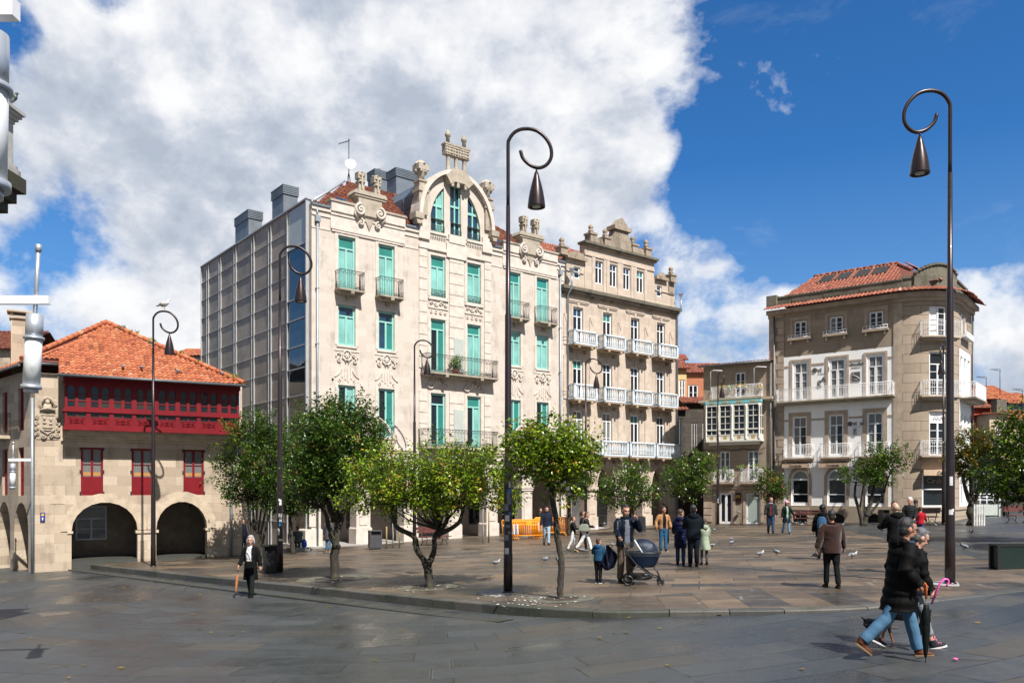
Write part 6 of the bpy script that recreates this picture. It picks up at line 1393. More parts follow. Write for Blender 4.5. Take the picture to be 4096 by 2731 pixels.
b = G(1040, 2238); tree('dark many-stemmed camellia behind the grey haired woman', b, D(b), [(.07, .035, [(1030+3*q, 2238, .1*q), (1026+5*q+q*abs(q)*2, 2130, .15*q), (1030+q*22, 1990, .2*q)]) for q in (-3, -2, -1, 0, 1, 2, 3)],
    [(1010, 1830, 110, 120, 0, 1.3), (960, 1900, 80, 100, 0, 1.1), (1070, 1860, 90, 130, .2, 1.2), (1060, 1730, 70, 80, .2, .9), (990, 1730, 70, 60, 0, .9), (960, 1980, 60, 60, 0, .8), (1040, 1960, 90, 60, 0, 1.0)], 580, 22, .112, LEAF_D, 12, .01)
b = G(1166, 2214); tree('thin-stemmed dark tree whose trunk stands right of the stickered lamp by the bin', b, D(b), [(.11, .06, [(1174, 2216, 0), (1165, 2130, 0), (1160, 2060, 0), (1165, 1990, 0)])],
    [(1170, 1900, 90, 120, 0, 1.2), (1190, 1780, 70, 100, 0, 1.0), (1150, 2000, 90, 50, 0, 1.0), (1220, 2010, 70, 40, 0, .9)], 420, 22, .125, LEAF_D, 13, 0)
b = G(1340, 2311); tree('largest dark camellia with forked trunk rising before the pale building', b, D(b), [(.145, .125, [(1340, 2314, 0), (1340, 2240, 0), (1345, 2185, 0)]), (.125, .06, [(1345, 2190, 0), (1350, 2090, 0), (1340, 2010, .1), (1325, 1930, .1)]), (.1, .05, [(1345, 2185, 0), (1325, 2140, -.1), (1308, 2070, -.15), (1290, 2030, -.2)]), (.09, .04, [(1356, 2110, 0), (1372, 2050, 0), (1400, 2020, -.1), (1430, 2008, -.1)]), (.1, .05, [(1340, 2080, 0), (1310, 2000, .2), (1280, 1960, .3)])],
    [(1370, 1790, 130, 130, 0, 1.5), (1300, 1700, 70, 95, 0, .9), (1440, 1740, 70, 100, 0, .9), (1260, 1850, 80, 120, 0, 1.2), (1470, 1860, 50, 70, 0, .7), (1330, 1640, 35, 50, 0, .5), (1440, 1650, 26, 60, 0, .4), (1500, 1780, 30, 60, 0, .5), (1340, 1910, 110, 70, 0, 1.3), (1240, 1980, 60, 50, 0, .7)], 820, 22, .103, LEAF_D, 14, .02)
b = G(1715, 2346); tree('low wide spreading camellia with Y-shaped trunk and bright leaves', b, D(b), [(.12, .11, [(1717, 2349, 0), (1712, 2290, 0), (1705, 2245, 0)]), (.085, .045, [(1702, 2250, 0), (1672, 2205, -.1), (1655, 2145, -.15), (1590, 2110, -.2), (1575, 2060, -.2), (1570, 2000, -.1)]), (.085, .05, [(1712, 2255, 0), (1735, 2210, .1), (1738, 2150, .15), (1755, 2118, .2)]), (.075, .04, [(1750, 2125, .2), (1785, 2090, .2), (1790, 2050, .2), (1800, 2010, .2)]), (.075, .04, [(1752, 2135, .15), (1800, 2115, 0), (1840, 2080, -.1), (1850, 2030, -.1)])],
    [(1500, 1930, 95, 85, 0, 1.1), (1560, 1850, 60, 55, 0, .9), (1620, 1950, 100, 75, -.1, 1.2), (1740, 1870, 110, 80, 0, 1.3), (1800, 1960, 120, 75, 0, 1.4), (1930, 1930, 100, 80, 0, 1.2), (1900, 1850, 65, 60, 0, .9), (2010, 1985, 60, 65, 0, .8), (2070, 2030, 28, 28, 0, .4), (1450, 2010, 60, 45, 0, .7), (1720, 2000, 110, 45, 0, 1.1), (1590, 2020, 70, 40, 0, .8)], 600, 24, .092, LEAF_G, 15, .15)
b = G(2244, 2391); tree('slim young camellia with a crooked bare trunk right of the middle lamp', b, D(b), [(.078, .055, [(2241, 2394, 0), (2240, 2340, 0), (2248, 2250, 0), (2230, 2150, 0), (2222, 2070, 0), (2208, 2000, 0), (2206, 1930, 0)])],
    [(2190, 1830, 140, 85, 0, 1.0), (2110, 1790, 70, 70, 0, .7), (2210, 1760, 70, 60, 0, .7), (2290, 1850, 70, 80, 0, .7), (2340, 1810, 40, 55, 0, .5), (2230, 1900, 70, 50, 0, .6), (2050, 1790, 35, 40, 0, .4), (2250, 1940, 40, 40, 0, .4)], 360, 22, .094, LEAF_G, 16, .12, petals=40)
b = G(2277, 2140); tree('tree mostly hidden behind the slim young camellia by the drainpipe', b, D(b), [(.13, .09, [(2275, 2142, 0), (2276, 2060, 0), (2280, 1960, 0)])], [(2285, 1900, 65, 90, 0, 1.3), (2320, 1950, 40, 45, 0, .8)], 130, 22, .14, LEAF_D, 17, .1)
b = G(2528, 2135); tree('small round camellia behind the man talking on the phone', b, D(b), [(.14, .09, [(2530, 2137, 0), (2530, 2080, 0), (2528, 2030, 0)]), (.06, .03, [(2528, 2050, 0), (2560, 2010, 0)]), (.06, .03, [(2528, 2050, 0), (2495, 2015, 0)])],
    [(2505, 1960, 95, 65, 0, 1.6), (2530, 1900, 60, 45, 0, 1.1), (2450, 1980, 55, 40, 0, .9), (2590, 1975, 45, 40, 0, .9)], 210, 22, .14, LEAF_D, 18, .1, petals=50)
b = G(2768, 2115); tree('small camellia in front of the dark alley mouth', b, D(b), [(.13, .08, [(2770, 2117, 0), (2768, 2060, 0), (2765, 2010, 0)])],
    [(2745, 1905, 75, 60, 0, 1.4), (2790, 1880, 65, 55, 0, 1.2), (2700, 1930, 50, 50, 0, 1.0), (2770, 1840, 45, 40, 0, .8), (2820, 1850, 35, 45, 0, .7), (2760, 1970, 60, 35, 0, .9)], 220, 22, .14, LEAF_D, 19, .12, petals=30)
b = G(3085, 2098); tree('little round camellia dotted with red blossoms beside the white cafe front', b, D(b), [(.09, .06, [(3085, 2100, 0), (3086, 2050, 0), (3084, 2000, 0)])], [(3085, 1950, 50, 50, 0, .9), (3075, 1910, 32, 28, 0, .6), (3110, 1965, 32, 32, 0, .6)], 120, 22, .13, LEAF_D, 20, .05, petals=50, red=True)
b = G(3452, 2099); tree('wind-bent tree with bare stems before the white cafe wall', b, D(b), [(.12, .06, [(3450, 2101, 0), (3437, 2040, 0), (3420, 1980, 0), (3423, 1925, 0)]), (.15, .08, [(3458, 2101, 0), (3470, 2045, .1), (3488, 1985, .1), (3495, 1930, .1)]), (.09, .05, [(3466, 2062, 0), (3500, 2030, 0), (3530, 1980, 0), (3548, 1925, 0)]), (.06, .03, [(3437, 2045, 0), (3448, 1975, 0), (3455, 1930, 0)]), (.05, .02, [(3548, 1925, 0), (3575, 1870, 0), (3630, 1858, 0)])],
    [(3430, 1900, 62, 36, 0, 1.1), (3480, 1850, 55, 40, 0, 1.0), (3520, 1905, 60, 40, 0, 1.0), (3530, 1815, 45, 40, 0, .8), (3590, 1815, 40, 40, 0, .8), (3560, 1860, 50, 30, 0, .8), (3500, 1800, 25, 22, 0, .5)], 200, 22, .14, LEAF_D, 21, .06)
b = G(3892, 2099); tree('orange-tinged camellia with mossy forked trunk behind the tall right lamp', b, D(b), [(.26, .2, [(3888, 2101, 0), (3886, 2050, 0), (3890, 2010, 0)]), (.14, .07, [(3886, 2015, 0), (3862, 1960, 0), (3850, 1900, 0)]), (.13, .06, [(3892, 2015, 0), (3885, 1950, .1), (3878, 1890, .1)]), (.13, .06, [(3895, 2015, 0), (3912, 1960, 0), (3920, 1910, 0)])],
    [(3880, 1800, 70, 60, 0, 1.4), (3930, 1770, 55, 50, 0, 1.2), (3840, 1850, 40, 50, 0, 1.0), (3920, 1850, 60, 60, 0, 1.2), (3980, 1820, 50, 70, .3, 1.2), (3870, 1890, 50, 30, 0, 1.0)], 300, 22, .14, LEAF_Y, 22, .05)
b = G(4150, 2160); tree('big dark glossy camellia cut by the right edge', b, D(b), [(.22, .14, [(4150, 2162, 0), (4148, 2080, 0), (4140, 2000, 0)])], [(4075, 1820, 75, 120, 0, 1.5), (4010, 1890, 70, 80, 0, 1.2), (4120, 1750, 90, 90, 0, 1.5), (4050, 1960, 90, 50, 0, 1.3), (3960, 1940, 45, 50, 0, .8), (4180, 1880, 110, 140, 0, 1.8), (4020, 1670, 30, 40, 0, .5), (4075, 1690, 40, 50, 0, .7)], 480, 22, .13, LEAF_G, 23, -.16)
b = G(4480, 2200); tree('dark tree beyond the right edge of the square', b, D(b), [(.25, .15, [(4480, 2202, 0), (4478, 2100, 0), (4470, 2000, 0)])], [(4420, 1850, 150, 150, 0, 2.2)], 120, 22, .2, LEAF_D, 24, 0)

# ------------------------------------------------------------------ street furniture
def litter_bin(loc, label, h, w_, mat, rz=0.0, name='litter_bin'):
    R = thing(name, label, 'litter bin', loc, rz, None); m = MB(); k = w_/2
    m.box(-k, k, -k, k, .06, h*.72); m.box(-k, k, k-.04, k, h*.72, h); m.box(-k, -k+.06, -k, k-.04, h*.72, h); m.box(k-.06, k, -k, k-.04, h*.72, h); m.box(-k+.06, k-.06, -k, -k+.02, h*.72, h*.78); m.box(-k*.8, k*.8, -k*.8, k*.8, 0, .06)
    for q in range(9): m.box(-k+w_*q/9+.01, -k+w_*(q+1)/9-.01, -k-.012, -k-.001, .1, h*.7)
    m.build('bin_body', mat, R); t = MB(); t.box(-k-.02, k+.02, -k-.02, k+.02, h, h+.035); t.build('lid', mat, R); i = MB(); i.box(-k+.07, k-.07, -k+.1, k-.05, h*.72, h*.99); i.build('opening', M_DARKIN, R); return R
M_BIN = simple('dark_grey_bin', (.06, .058, .065), .45, var=.1); M_BINB = simple('black_bin', (.015, .015, .016), .4, var=.2)
litter_bin(G(1086, 2290), 'black litter bin beside the stickered lamp and grey haired woman', .92, .5, M_BINB, rad(10)); litter_bin(G(1500, 2195), 'grey litter bin in front of the pale arcade piers', .9, .6, M_BIN, rad(20)); litter_bin(G(3541, 2096), 'black litter bin behind the man in black near the cafe', .85, .6, M_BINB)
def make_bench():
    R = thing('bench', 'x', 'bench'); L = 1.8
    s = MB()
    for q in range(4): s.box(-L/2, L/2, -.28+.13*q, -.28+.13*q+.1, .43, .465)
    s.build('seat', M_WOOD, R); bk = MB(); rr = random.Random(2)
    for q in range(2): bk.prism([(-L/2, .64+.17*q), (L/2, .64+.17*q), (L/2-.02, .79+.17*q), (-L/2+.02, .79+.17*q)], .27+.04*q, .305+.04*q)
    bk.build('backrest', M_WOOD, R)
    for x in (-.62, .62):
        l = MB(); l.tube([(x, -.34, 0), (x, -.2, .14), (x, -.27, .34), (x, -.24, .43)], .022, 6); l.tube([(x, .34, 0), (x, .16, .16), (x, .22, .34), (x, .26, .43), (x, .33, .98)], .022, 6); l.tube([(x, -.24, .42), (x, .27, .42)], .02, 6); l.tube([(x, -.2, .15), (x, 0, .3), (x, .16, .17)], .014, 5); l.build('leg', M_IRON, R)
    return R
bench0 = make_bench(); bench0.location = G(1738, 2179); bench0.rotation_euler = (0, 0, A_M); bench0['label'] = 'dark red wooden bench seen through the spreading tree, by the arcade'; bench0['group'] = 'wooden benches around the square'
dup(bench0, G(3236, 2101), rad(-36), 'wooden bench before the first cafe window with pigeons underneath'); dup(bench0, G(3700, 2096), rad(205), 'wooden bench left of the hidden lamp, before the rounded corner'); dup(bench0, G(4080, 2092), rad(20), 'wooden bench at the far right edge under the big tree')
def make_barrier():
    R = thing('crowd_barrier', 'x', 'barrier'); m = MB(); L, H = 2.0, 1.1
    m.tube([(-L/2, 0, .12), (-L/2, 0, H-.05), (-L/2+.05, 0, H), (L/2-.05, 0, H), (L/2, 0, H-.05), (L/2, 0, .12)], .024, 7); m.tube([(-L/2, 0, .22), (L/2, 0, .22)], .02, 6)
    for q in range(1, 17): m.tube([(-L/2+L*q/17, 0, .22), (-L/2+L*q/17, 0, H)], .011, 5)
    m.build('frame', M_YEL, R)
    for x in (-.75, .75): f = MB(); f.tube([(x, -.25, .02), (x, 0, .14), (x, .25, .02)], .02, 6); f.build('foot', M_YEL, R)
    p = MB(); p.box(-.15, .15, -.03, -.012, .78, 1.0); p.build('plate', M_YEL, R)
    s = MB()
    for q in range(3): s.box(-.95+.115*q, -.9+.115*q, -.016, -.012, .3, .85, q % 2)
    s.build('reflective_strip', [simple('strip_white', (.7, .7, .7)), simple('strip_blue', (.06, .3, .5))], R); return R
bar0 = make_barrier(); grp = 'stacked yellow crowd barriers by the arcade'; ux = Vector((cos(rad(24)), sin(rad(24)), 0)); un = Vector((-sin(rad(24)), cos(rad(24)), 0)); bb = G(2118, 2156); cb = G(2214, 2143)
for q in range(12):
    side = q < 6; k = q % 6; p = (bb if side else cb)+un*(.17*k)+ux*(-.06*k if side else .05*k); p.z = gz(p.x, p.y); lb = ('yellow barrier in the left stack, ' if side else 'yellow barrier in the right stack, ')+('front one with plate and strips fully visible' if k == 0 else 'rear one against the arcade pier' if k == 5 else 'one of the middle ones, only bars showing')
    if q == 0: o = bar0; o.location = p; o.rotation_euler = (0, 0, rad(24)); o['label'] = lb; o['group'] = grp
    else: o = dup(bar0, p, rad(24+(k*1.2 if side else -k)), lb, grp)
    o.rotation_euler.x = rad(-6)
for px, y0, y1, lb, c in ((1546, 2105, 2194, 'left wooden stake between grey bin and bench', 0), (1571, 2060, 2191, 'thin pale sapling stem between two wooden stakes', 1), (1598, 2105, 2189, 'right wooden stake beside the sapling stem', 0), (1932, 2022, 2171, 'pale thin sapling stem left of the middle lamp', 1), (1955, 2045, 2169, 'slim wooden stake beside the sapling by an arcade pier', 0)):
    b = G(px, y1); s = F/b.y; h = (y1-y0)/s; m = MB()
    if c: m.tube([(0, 0, -.05), (.02, 0, h*.4), (-.01, 0, h*.7), (.02, 0, h)], [.035, .03, .028, .02], 7)
    else: m.tube([(0, 0, -.05), (0, 0, h*.98), (0, 0, h)], [.04, .04, .03], 8)
    o = m.build('sapling_stem' if c else 'wooden_stake', simple('pale_stem', (.3, .28, .25), .8) if c else simple('stake_wood', (.34, .25, .11), .8)); o.location = b; tag(o, lb, 'sapling' if c else 'stake')
m = MB(); ab = G(2566, 2124); R_ = thing('sign_board', 'black leaning pavement sign board beside the phone man', 'sign board', ab, rad(-12))
m.prism([(-.25, 0), (.27, .02), (.24, .92), (-.28, .95)], -.02, .02); m.build('board', M_BINB, R_).rotation_euler = (rad(-14), 0, 0); m = MB(); m.tube([(-.22, .4, 0), (-.24, .15, .9)], .02, 4); m.tube([(.22, .4, 0), (.2, .15, .9)], .02, 4); m.build('back_leg', M_BINB, R_)
pb = G(3990, 2278); R_ = thing('planter_box', 'dark green metal box cut by the right edge of the photo', 'planter', pb, rad(3)); M_PLG = simple('dark_green_panel', (.008, .02, .015), .35)
m = MB(); m.box(.06, 2.1, .0, .34, .04, .6); m.build('panel', M_PLG, R_); m = MB()
for x in (0, 2.1): m.box(x, x+.07, -.02, .04, 0, .64)
m.box(.07, 2.1, -.02, .05, .6, .65); m.box(.07, 2.1, -.015, .04, .0, .05); m.box(0, 2.17, .3, .36, 0, .65); m.box(0, .06, .04, .3, .6, .65); m.build('frame', M_BINB, R_); m = MB(); m.box(.05, 2.1, .05, .3, .56, .59); m.build('soil', simple('soil', (.03, .022, .015), .9), R_)
for px, py, r_, lb in ((1340, 2313, 1.15, 'pale mossy stone ring round the foot of the largest dark tree'), (1715, 2348, .85, 'stone ring with petals round the foot of the spreading tree'), (2244, 2393, .75, 'stone tree pit edging round the slim young tree')):
    m = MB(); rr = random.Random(px); N = 28
    vs = [(r_*k*cos(2*pi*q/N), r_*k*sin(2*pi*q/N), 0) for k in (.55, 1) for q in range(N)]; c = G(px, py)
    vs = [(x, y, gz(c.x+x, c.y+y)-c.z+.005) for x, y, z in vs]; m.add(vs, [(q, (q+1) % N, N+(q+1) % N, N+q) for q in range(N)]); vs2 = [(v[0]*1, v[1], v[2]-.003) for v in vs[:N]]; m.add(vs2, [tuple(range(N))], 1)
    o = m.build('tree_surround', [simple('mossy_ring', (.1, .095, .07), .9, var=.4, vs=4), simple('pit_soil', (.04, .03, .02), .95, var=.4)]); o.location = c; tag(o, lb, 'tree surround')
# terrace at the far right
tb = G(3910, 2066); R_ = thing('cafe_terrace', 'small cafe terrace with white railing and glass wind screen at far right', 'terrace', tb, rad(8)); s = F/tb.y; wv = 90/s
m = MB(); m.box(0, wv, -.02, .02, .1, .85); m.box(wv*1.0, wv*1.08, -.1, .5, 0, 1.6); m.build('wind_screen', M_FROST, R_); m = MB()
for z in (1.15, 1.35, 1.55): m.tube([(-.1, .3, z), (wv, .3, z)], .03, 6)
for q in range(4): m.tube([(-.1+wv*q/3, .3, 0), (-.1+wv*q/3, .3, 1.75)], .035, 6)
m.build('railing', M_WHITE, R_); m = MB(); m.box(-.2, wv+.3, .1, 2.5, 0, .1); m.build('deck', M_CONC, R_)
bo = None
for px, lb in ((4016, 'dark bollard nearest the cafe terrace'), (4030, 'dark bollard right of the terrace, second from it')):
    b = G(px, 2062); m = MB(); m.lathe([(.09, 0), (.09, .9), (.11, .92), (.1, 1.02), (.03, 1.08)], 0, 0, 0, 10); o = m.build('bollard', M_BINB); o.location = b; tag(o, lb, 'bollard', 'bollards by the terrace')
# white guard on the trunk and a ladder-like stake
b = G(3888, 2101); m = MB()
for q in range(5): m.box(-.1+.13*q, -.02+.13*q, -.36, -.33, 0, 1.15)
for z in (.25, .6, .95): m.box(-.1, .5, -.33, -.31, z, z+.05)
o = m.build('trunk_guard', simple('weathered_white_slats', (.5, .49, .46), .8, var=.25)); o.location = b; tag(o, 'weathered white slatted guard on the orange-tinged tree trunk', 'tree guard')
# litter from the trees
rr = random.Random(31); m = MB()
for _ in range(150):
    px, py = rr.choice([(2244, 2395, 60), (2120, 2410, 60), (1715, 2350, 130), (2050, 2400, 90), (1340, 2315, 150), (1600, 2330, 300)])[:2]; b = G(px+rr.gauss(0, 70), py+rr.gauss(0, 14)); r_ = rr.uniform(.015, .04); a0 = rr.uniform(0, 6)
    m.add([(b.x+r_*cos(a0+2*pi*q/5), b.y+r_*sin(a0+2*pi*q/5), gz(b.x, b.y)+.012+rr.uniform(0, .012)) for q in range(5)], [(0, 1, 2, 3, 4)], 0, False, rr.uniform(.01, .5))
tag(m.build('fallen_petals', PETAL), 'white petals scattered under the trees', None, None, 'stuff')
m = MB()
for _ in range(260):
    k = rr.random(); x = rr.uniform(-16, 14); y = rr.uniform(10, 36); z = (gz(x, y) if rr.random() < .0 else max(sz(x, y), gz(x, y) if y > 20 and x > -12 else -9)); r_ = rr.uniform(.025, .05); a0 = rr.uniform(0, 6)
    m.add([(x+r_*cos(a0+2*pi*q/5)*(1.5 if q == 0 else 1), y+r_*sin(a0+2*pi*q/5), z+.014+rr.uniform(0, .015)) for q in range(5)], [(0, 1, 2, 3, 4)], 0, False, rr.uniform(.3, 1))
tag(m.build('fallen_leaves', LEAF_Y), 'dry orange leaves scattered on the paving', None, None, 'stuff')
# ------------------------------------------------------------------ people
_cl = {}
def DK(c): return .4 if max(c) < .1 else .72 if max(c) < .35 else .92
def cloth(col, rough=.85, bump=.25, bs=60, sheen=0.0, vs=9.0, var=.22):
    k = (col, rough, bump, bs)
    if k not in _cl:
        t = T('cloth_%d' % len(_cl)); o = t.obj(); n = t.noise(o, vs, 4, .6); n2 = t.noise(o, bs, 3)
        c = t.mix(tuple(x*(1-var)*DK(col) for x in col), tuple(min(1, x*(1+var)*DK(col)) for x in col), n); t.set(t.b.inputs['Base Color'], c); t.b.inputs['Roughness'].default_value = rough
        t.b.inputs['Sheen Weight'].default_value = sheen; t.b.inputs['Specular IOR Level'].default_value = .13; t.bump(t.math('ADD', (n, 'Fac'), t.math('MULTIPLY', (n2, 'Fac'), .3)), bump, .03); _cl[k] = t.m
    return _cl[k]
def skinm(name, col):
    t = T(name); o = t.obj(); n = t.noise(o, 18, 3); t.set(t.b.inputs['Base Color'], t.mix(tuple(x*.85 for x in col), tuple(min(1, x*1.12) for x in col), n)); t.b.inputs['Roughness'].default_value = .5
    t.b.inputs['Subsurface Weight'].default_value = .08; t.b.inputs['Subsurface Radius'].default_value = (.02, .008, .004); return t.m
SKIN = skinm('skin', (.5, .27, .19)); SKIN2 = skinm('tanned_skin', (.36, .175, .115)); EYE = simple('eye_dark', (.02, .015, .012), .3)
HAIRS = {k: simple('hair_'+k, c, .5, var=.35, vs=30, bump=.5, bs=90) for k, c in dict(black=(.012, .01, .009), brown=(.05, .028, .018), grey=(.33, .33, .34), salt=(.024, .023, .023), white=(.6, .6, .6), blond=(.34, .25, .17), steel=(.1, .1, .105)).items()}
NEARV = .011
def person(label, base, H, yaw, legs=(0, 0, 0, 0), armL=(4, 8, 8, 0), armR=(4, 8, 8, 0), lean=0, head=(0, 0), hair=('short', 'brown'), top=(.03, .03, .03), toph=.05, puff=0.0, pants=(.05, .06, .1), legw=1.0, shoes=(.02, .02, .02), sole=(.5, .5, .5),
           hood=False, collar=None, shirt=None, build=1.0, vox=.017, skin=None, topmat=None, curl=35, female=False, flare=.0, foot=(None, None), bands=0, cut=(0.0, 0.0), ped=None, beard=False, glasses=False, group=None):
    R = thing('person', label, 'person', base, rad(yaw), group, H/1.76)
    skin = skin or SKIN; f = Vector((0, -1, 0)); Z = Vector((0, 0, 1)); X = Vector((1, 0, 0)); v = vox/(H/1.76)
    th, sh = .43, .42; J = {}
    def leg(a, k): a, k = rad(a), rad(k); kn = f*sin(a)*th-Z*cos(a)*th; return kn, kn+f*sin(a-k)*sh-Z*cos(a-k)*sh
    drop = max(-leg(legs[0], legs[1])[1].z, -leg(legs[2], legs[3])[1].z); hz = drop+.085
    pel = Vector((0, 0, hz)); l = rad(lean); ax = Z*cos(l)+f*sin(l)
    at = lambda u, fw=0.0: pel+ax*u+(f*cos(l)-Z*sin(l))*fw
    sw = .165 if female else .185; sw *= (1+(build-1)*.6)
    LEG = []
    for s, a, k in ((1, legs[0], legs[1]), (-1, legs[2], legs[3])):
        h = pel+X*s*.088; kn, an = leg(a, k); LEG.append((h, h+kn, h+an, rad(a-k)))
    ARM = []
    for s, (fl, ab, el, inw) in ((1, armL), (-1, armR)):
        S_ = at(.49)+X*s*sw; a, b = rad(fl), rad(ab)
        ud = (f*sin(a)*cos(b)-Z*cos(a)*cos(b)+X*s*sin(b)).normalized(); E_ = S_+ud*.285
        e = rad(el); fwd = (f*cos(a)+Z*sin(a)); fd = (ud*cos(e)+fwd*sin(e)-X*s*sin(rad(inw))*1.0).normalized(); Wr = E_+fd*.255; ARM.append((s, S_, E_, Wr, fd, -X*s))
    # head
    hp = at(.545)+ax*.155; hy, hpit = rad(head[0]), rad(head[1])
    HR = Matrix.Rotation(hy, 3, 'Z') @ Matrix.Rotation(hpit, 3, 'X')           # positive pitch looks down
    hp = hp+HR @ Vector((0, -.02, 0)); hs = 1.13; hp = hp+ax*.015
    hq = lambda x, y, z: hp+HR @ Vector((x, y, z))*hs
    m = MB()
    m.ell(hq(0, .008, .025), (0.0836, 0.1040, 0.1130), 14, rot=HR); m.ell(hq(0, -.028, -.045), (0.0633, 0.0701, 0.0881), 12, rot=HR); m.ell(hq(0, -.06, -.095), (0.0316, 0.0294, 0.0271), 8, rot=HR)
    m.tube([hq(0, -.082, .02), hq(0, -.107, -.03)], [.009, .016], 7); m.ell(hq(0, -.084, -.065), (0.0294, 0.0136, 0.0136), 8, rot=HR)
    m.ell(hq(0, -.075, .03), (0.0588, 0.0226, 0.0136), 8, rot=HR)
    for s in (-1, 1): m.ell(hq(s*.074, .008, -.005), (0.0158, 0.0271, 0.0384), 8, rot=HR); m.ell(hq(s*.038, -.062, -.03), (0.0249, 0.0226, 0.0249), 8, rot=HR)
    m.tube([at(.46), at(.56), hq(0, .015, -.06)], [.062, .054, .052], 12)
    m.loft([(at(u), rx*build, ry*build) for u, rx, ry in ((-.09, .11, .085), (0, .135, .095), (.15, .115, .085), (.3, .14, .095), (.45, .15, .08), (.53, .06, .06))])
    for h, kn, an, sa in LEG: m.tube([h, h.lerp(kn, .5), kn, kn.lerp(an, .35), an, an-Z*.04], [.07, .062, .047, .05, .034, .034], 10)
    for s, S_, E_, Wr, fd, inn in ARM:
        m.tube([S_, S_.lerp(E_, .5), E_, E_.lerp(Wr, .3), Wr], [.045, .042, .036, .037, .026], 10)
        n = (inn-fd*inn.dot(fd)).normalized(); w_ = fd.cross(n).normalized(); rot = Matrix((w_, fd, n)).transposed(); m.ell(Wr+fd*.045, (.04, .055, .018), 10, rot=rot)
    body = remesh(m, 'body', skin, R, min(v, .0155), 1)
    # fingers and thumb are grafted on after the surface is joined
    fg = MB()
    for s, S_, E_, Wr, fd, inn in ARM:
        n = (inn-fd*inn.dot(fd)).normalized(); w_ = fd.cross(n).normalized(); w_ = w_ if w_.dot(f) > 0 else -w_; c1 = rad(curl)
        for i, L in enumerate((.066, .075, .071, .056)):
            p0 = Wr+fd*.085+w_*(.029-.0195*i); d1 = fd*cos(c1)+n*sin(c1); d2 = fd*cos(c1*2.3)+n*sin(c1*2.3); p1 = p0+d1*L*.55; fg.tube([p0-fd*.02, p0, p1, p1+d2*L*.5], [.01, .0098, .0088, .0065], 6)
        p0 = Wr+fd*.03+w_*.034; d1 = (fd*.75+w_*.55+n*.25).normalized(); fg.tube([p0-fd*.015, p0+d1*.035, p0+d1*.04+(fd*.8+n*.45).normalized()*.03], [.013, .0115, .008], 6)
    b0 = len(body.data.vertices); bm = MB(); bm.v = [tuple(q.co) for q in body.data.vertices]; bm.f = [list(p.vertices) for p in body.data.polygons]; bm.m = [0]*len(bm.f); bm.sm = [True]*len(bm.f); bm.t = [0.0]*len(bm.f)
    bm.add(fg.v, fg.f, 0, True); od = body.data; tmp = bm.build('body', skin); body.data = tmp.data; body.data.name = 'body'; bpy.data.objects.remove(tmp); bpy.data.meshes.remove(od)
    e = MB()
    for s in (-1, 1): e.ell(hq(s*.031, -.081, .008), (.0115, .007, .007), 6, rot=HR); e.tube([hq(s*.016, -.087, .029), hq(s*.048, -.077, .031)], .005, 5)
    e.tube([hq(-.022, -.0935, -.064), hq(0, -.0965, -.062), hq(.022, -.0935, -.064)], .0028, 5)
    e.build('eyes', EYE, body)
    # trousers
    m = MB(); hw = 1.08 if female else 1.0
    m.loft([(at(u), rx*build*hw, ry*build) for u, rx, ry in ((-.13, .135, .105), (-.02, .168, .122), (.08, .16, .115), (.14, .15, .11))])
    for h, kn, an, sa in LEG:
        en = an.lerp(kn, cut[0] if cut[0] else .02); q = [h.lerp(kn, i/5) for i in range(6)]+[kn.lerp(en, i/7) for i in range(1, 8)]; rd = [.098*build, .095*build, .09*build, .084*build, .077*build, .07*legw, .07*legw, .07*legw, .068*legw, .067*legw, .064*legw, .063*legw, .063*legw]; m.tube(q, [r_+(.0022*sin(i*2.6+h.x*9) if i > 3 else 0)+(.005 if i > 9 and i % 2 else 0) for i, r_ in enumerate(rd)], 12)
    remesh(m, 'trousers', pants if hasattr(pants, 'name') else cloth(pants, .85, .5, 45), R, v*.95, 2)
    # shoes
    m = MB(); so_ = MB()
    for i, (h, kn, an, sa) in enumerate(LEG):
        pit = foot[i] if foot[i] is not None else min(0, math.degrees(sa))*.9; pr = rad(pit); d_ = f*cos(pr)+Z*sin(pr); u_ = Z*cos(pr)-f*sin(pr)
        rot = Matrix((X, d_, u_)).transposed(); hl = an-u_*.04
        m.ell(hl+d_*.03, (.042, .075, .045), 10, rot=rot); m.ell(hl+d_*.105-u_*.012, (.047, .085, .033), 10, rot=rot); m.tube([an+Z*.05, hl], [.046, .05], 10)
        P = [(sx*w2, y2) for sx, w2, y2 in ((1, .036, -.05), (1, .044, .05), (1, .05, .12), (1, .034, .185), (-1, .034, .185), (-1, .05, .12), (-1, .044, .05), (-1, .036, -.05))]
        so_.add([tuple(hl+X*x+d_*y-u_*zz) for zz in (.045, .022) for x, y in P], [tuple(range(7, -1, -1)), tuple(range(8, 16))]+[(q, (q+1) % 8, 8+(q+1) % 8, 8+q) for q in range(8)])
    sh_ = remesh(m, 'shoes', cloth(shoes, .55, .15), R, v*.7, 1); so_.build('soles', cloth(sole, .6, .1), sh_)
    # upper garment
    m = MB(); pf = puff; secs = []; U = [-toph+(.5+toph)*q/22 for q in range(23)]
    mid = sum((LEG[0][1]+LEG[1][1]).xy[1:], 0)/2 if False else (LEG[0][1].y+LEG[1][1].y)/2
    for u in U:
        if u < 0: rx, ry, c = .178+flare*(-u), .128+flare*(-u)*1.15, at(u); c = Vector((c.x, c.y*(1)+mid*.25*(-u/.5), pel.z+u)) if u < -.1 else c
        elif u < .15: rx, ry, c = .178-.018*u/.15, .128-.008*u/.15, at(u, .004)
        elif u < .36: k = (u-.15)/.21; rx, ry, c = .16+.025*k, .12+.012*k, at(u, .008)
        else: k = (u-.36)/.14; rx, ry, c = .185-.04*k*k, .132-.03*k, at(u)
        if female: rx *= .94
        if female and .2 < u < .4: ry *= 1.1
        rip = (abs(sin(u*bands*pi))**.5-.6)*.036 if bands else 0
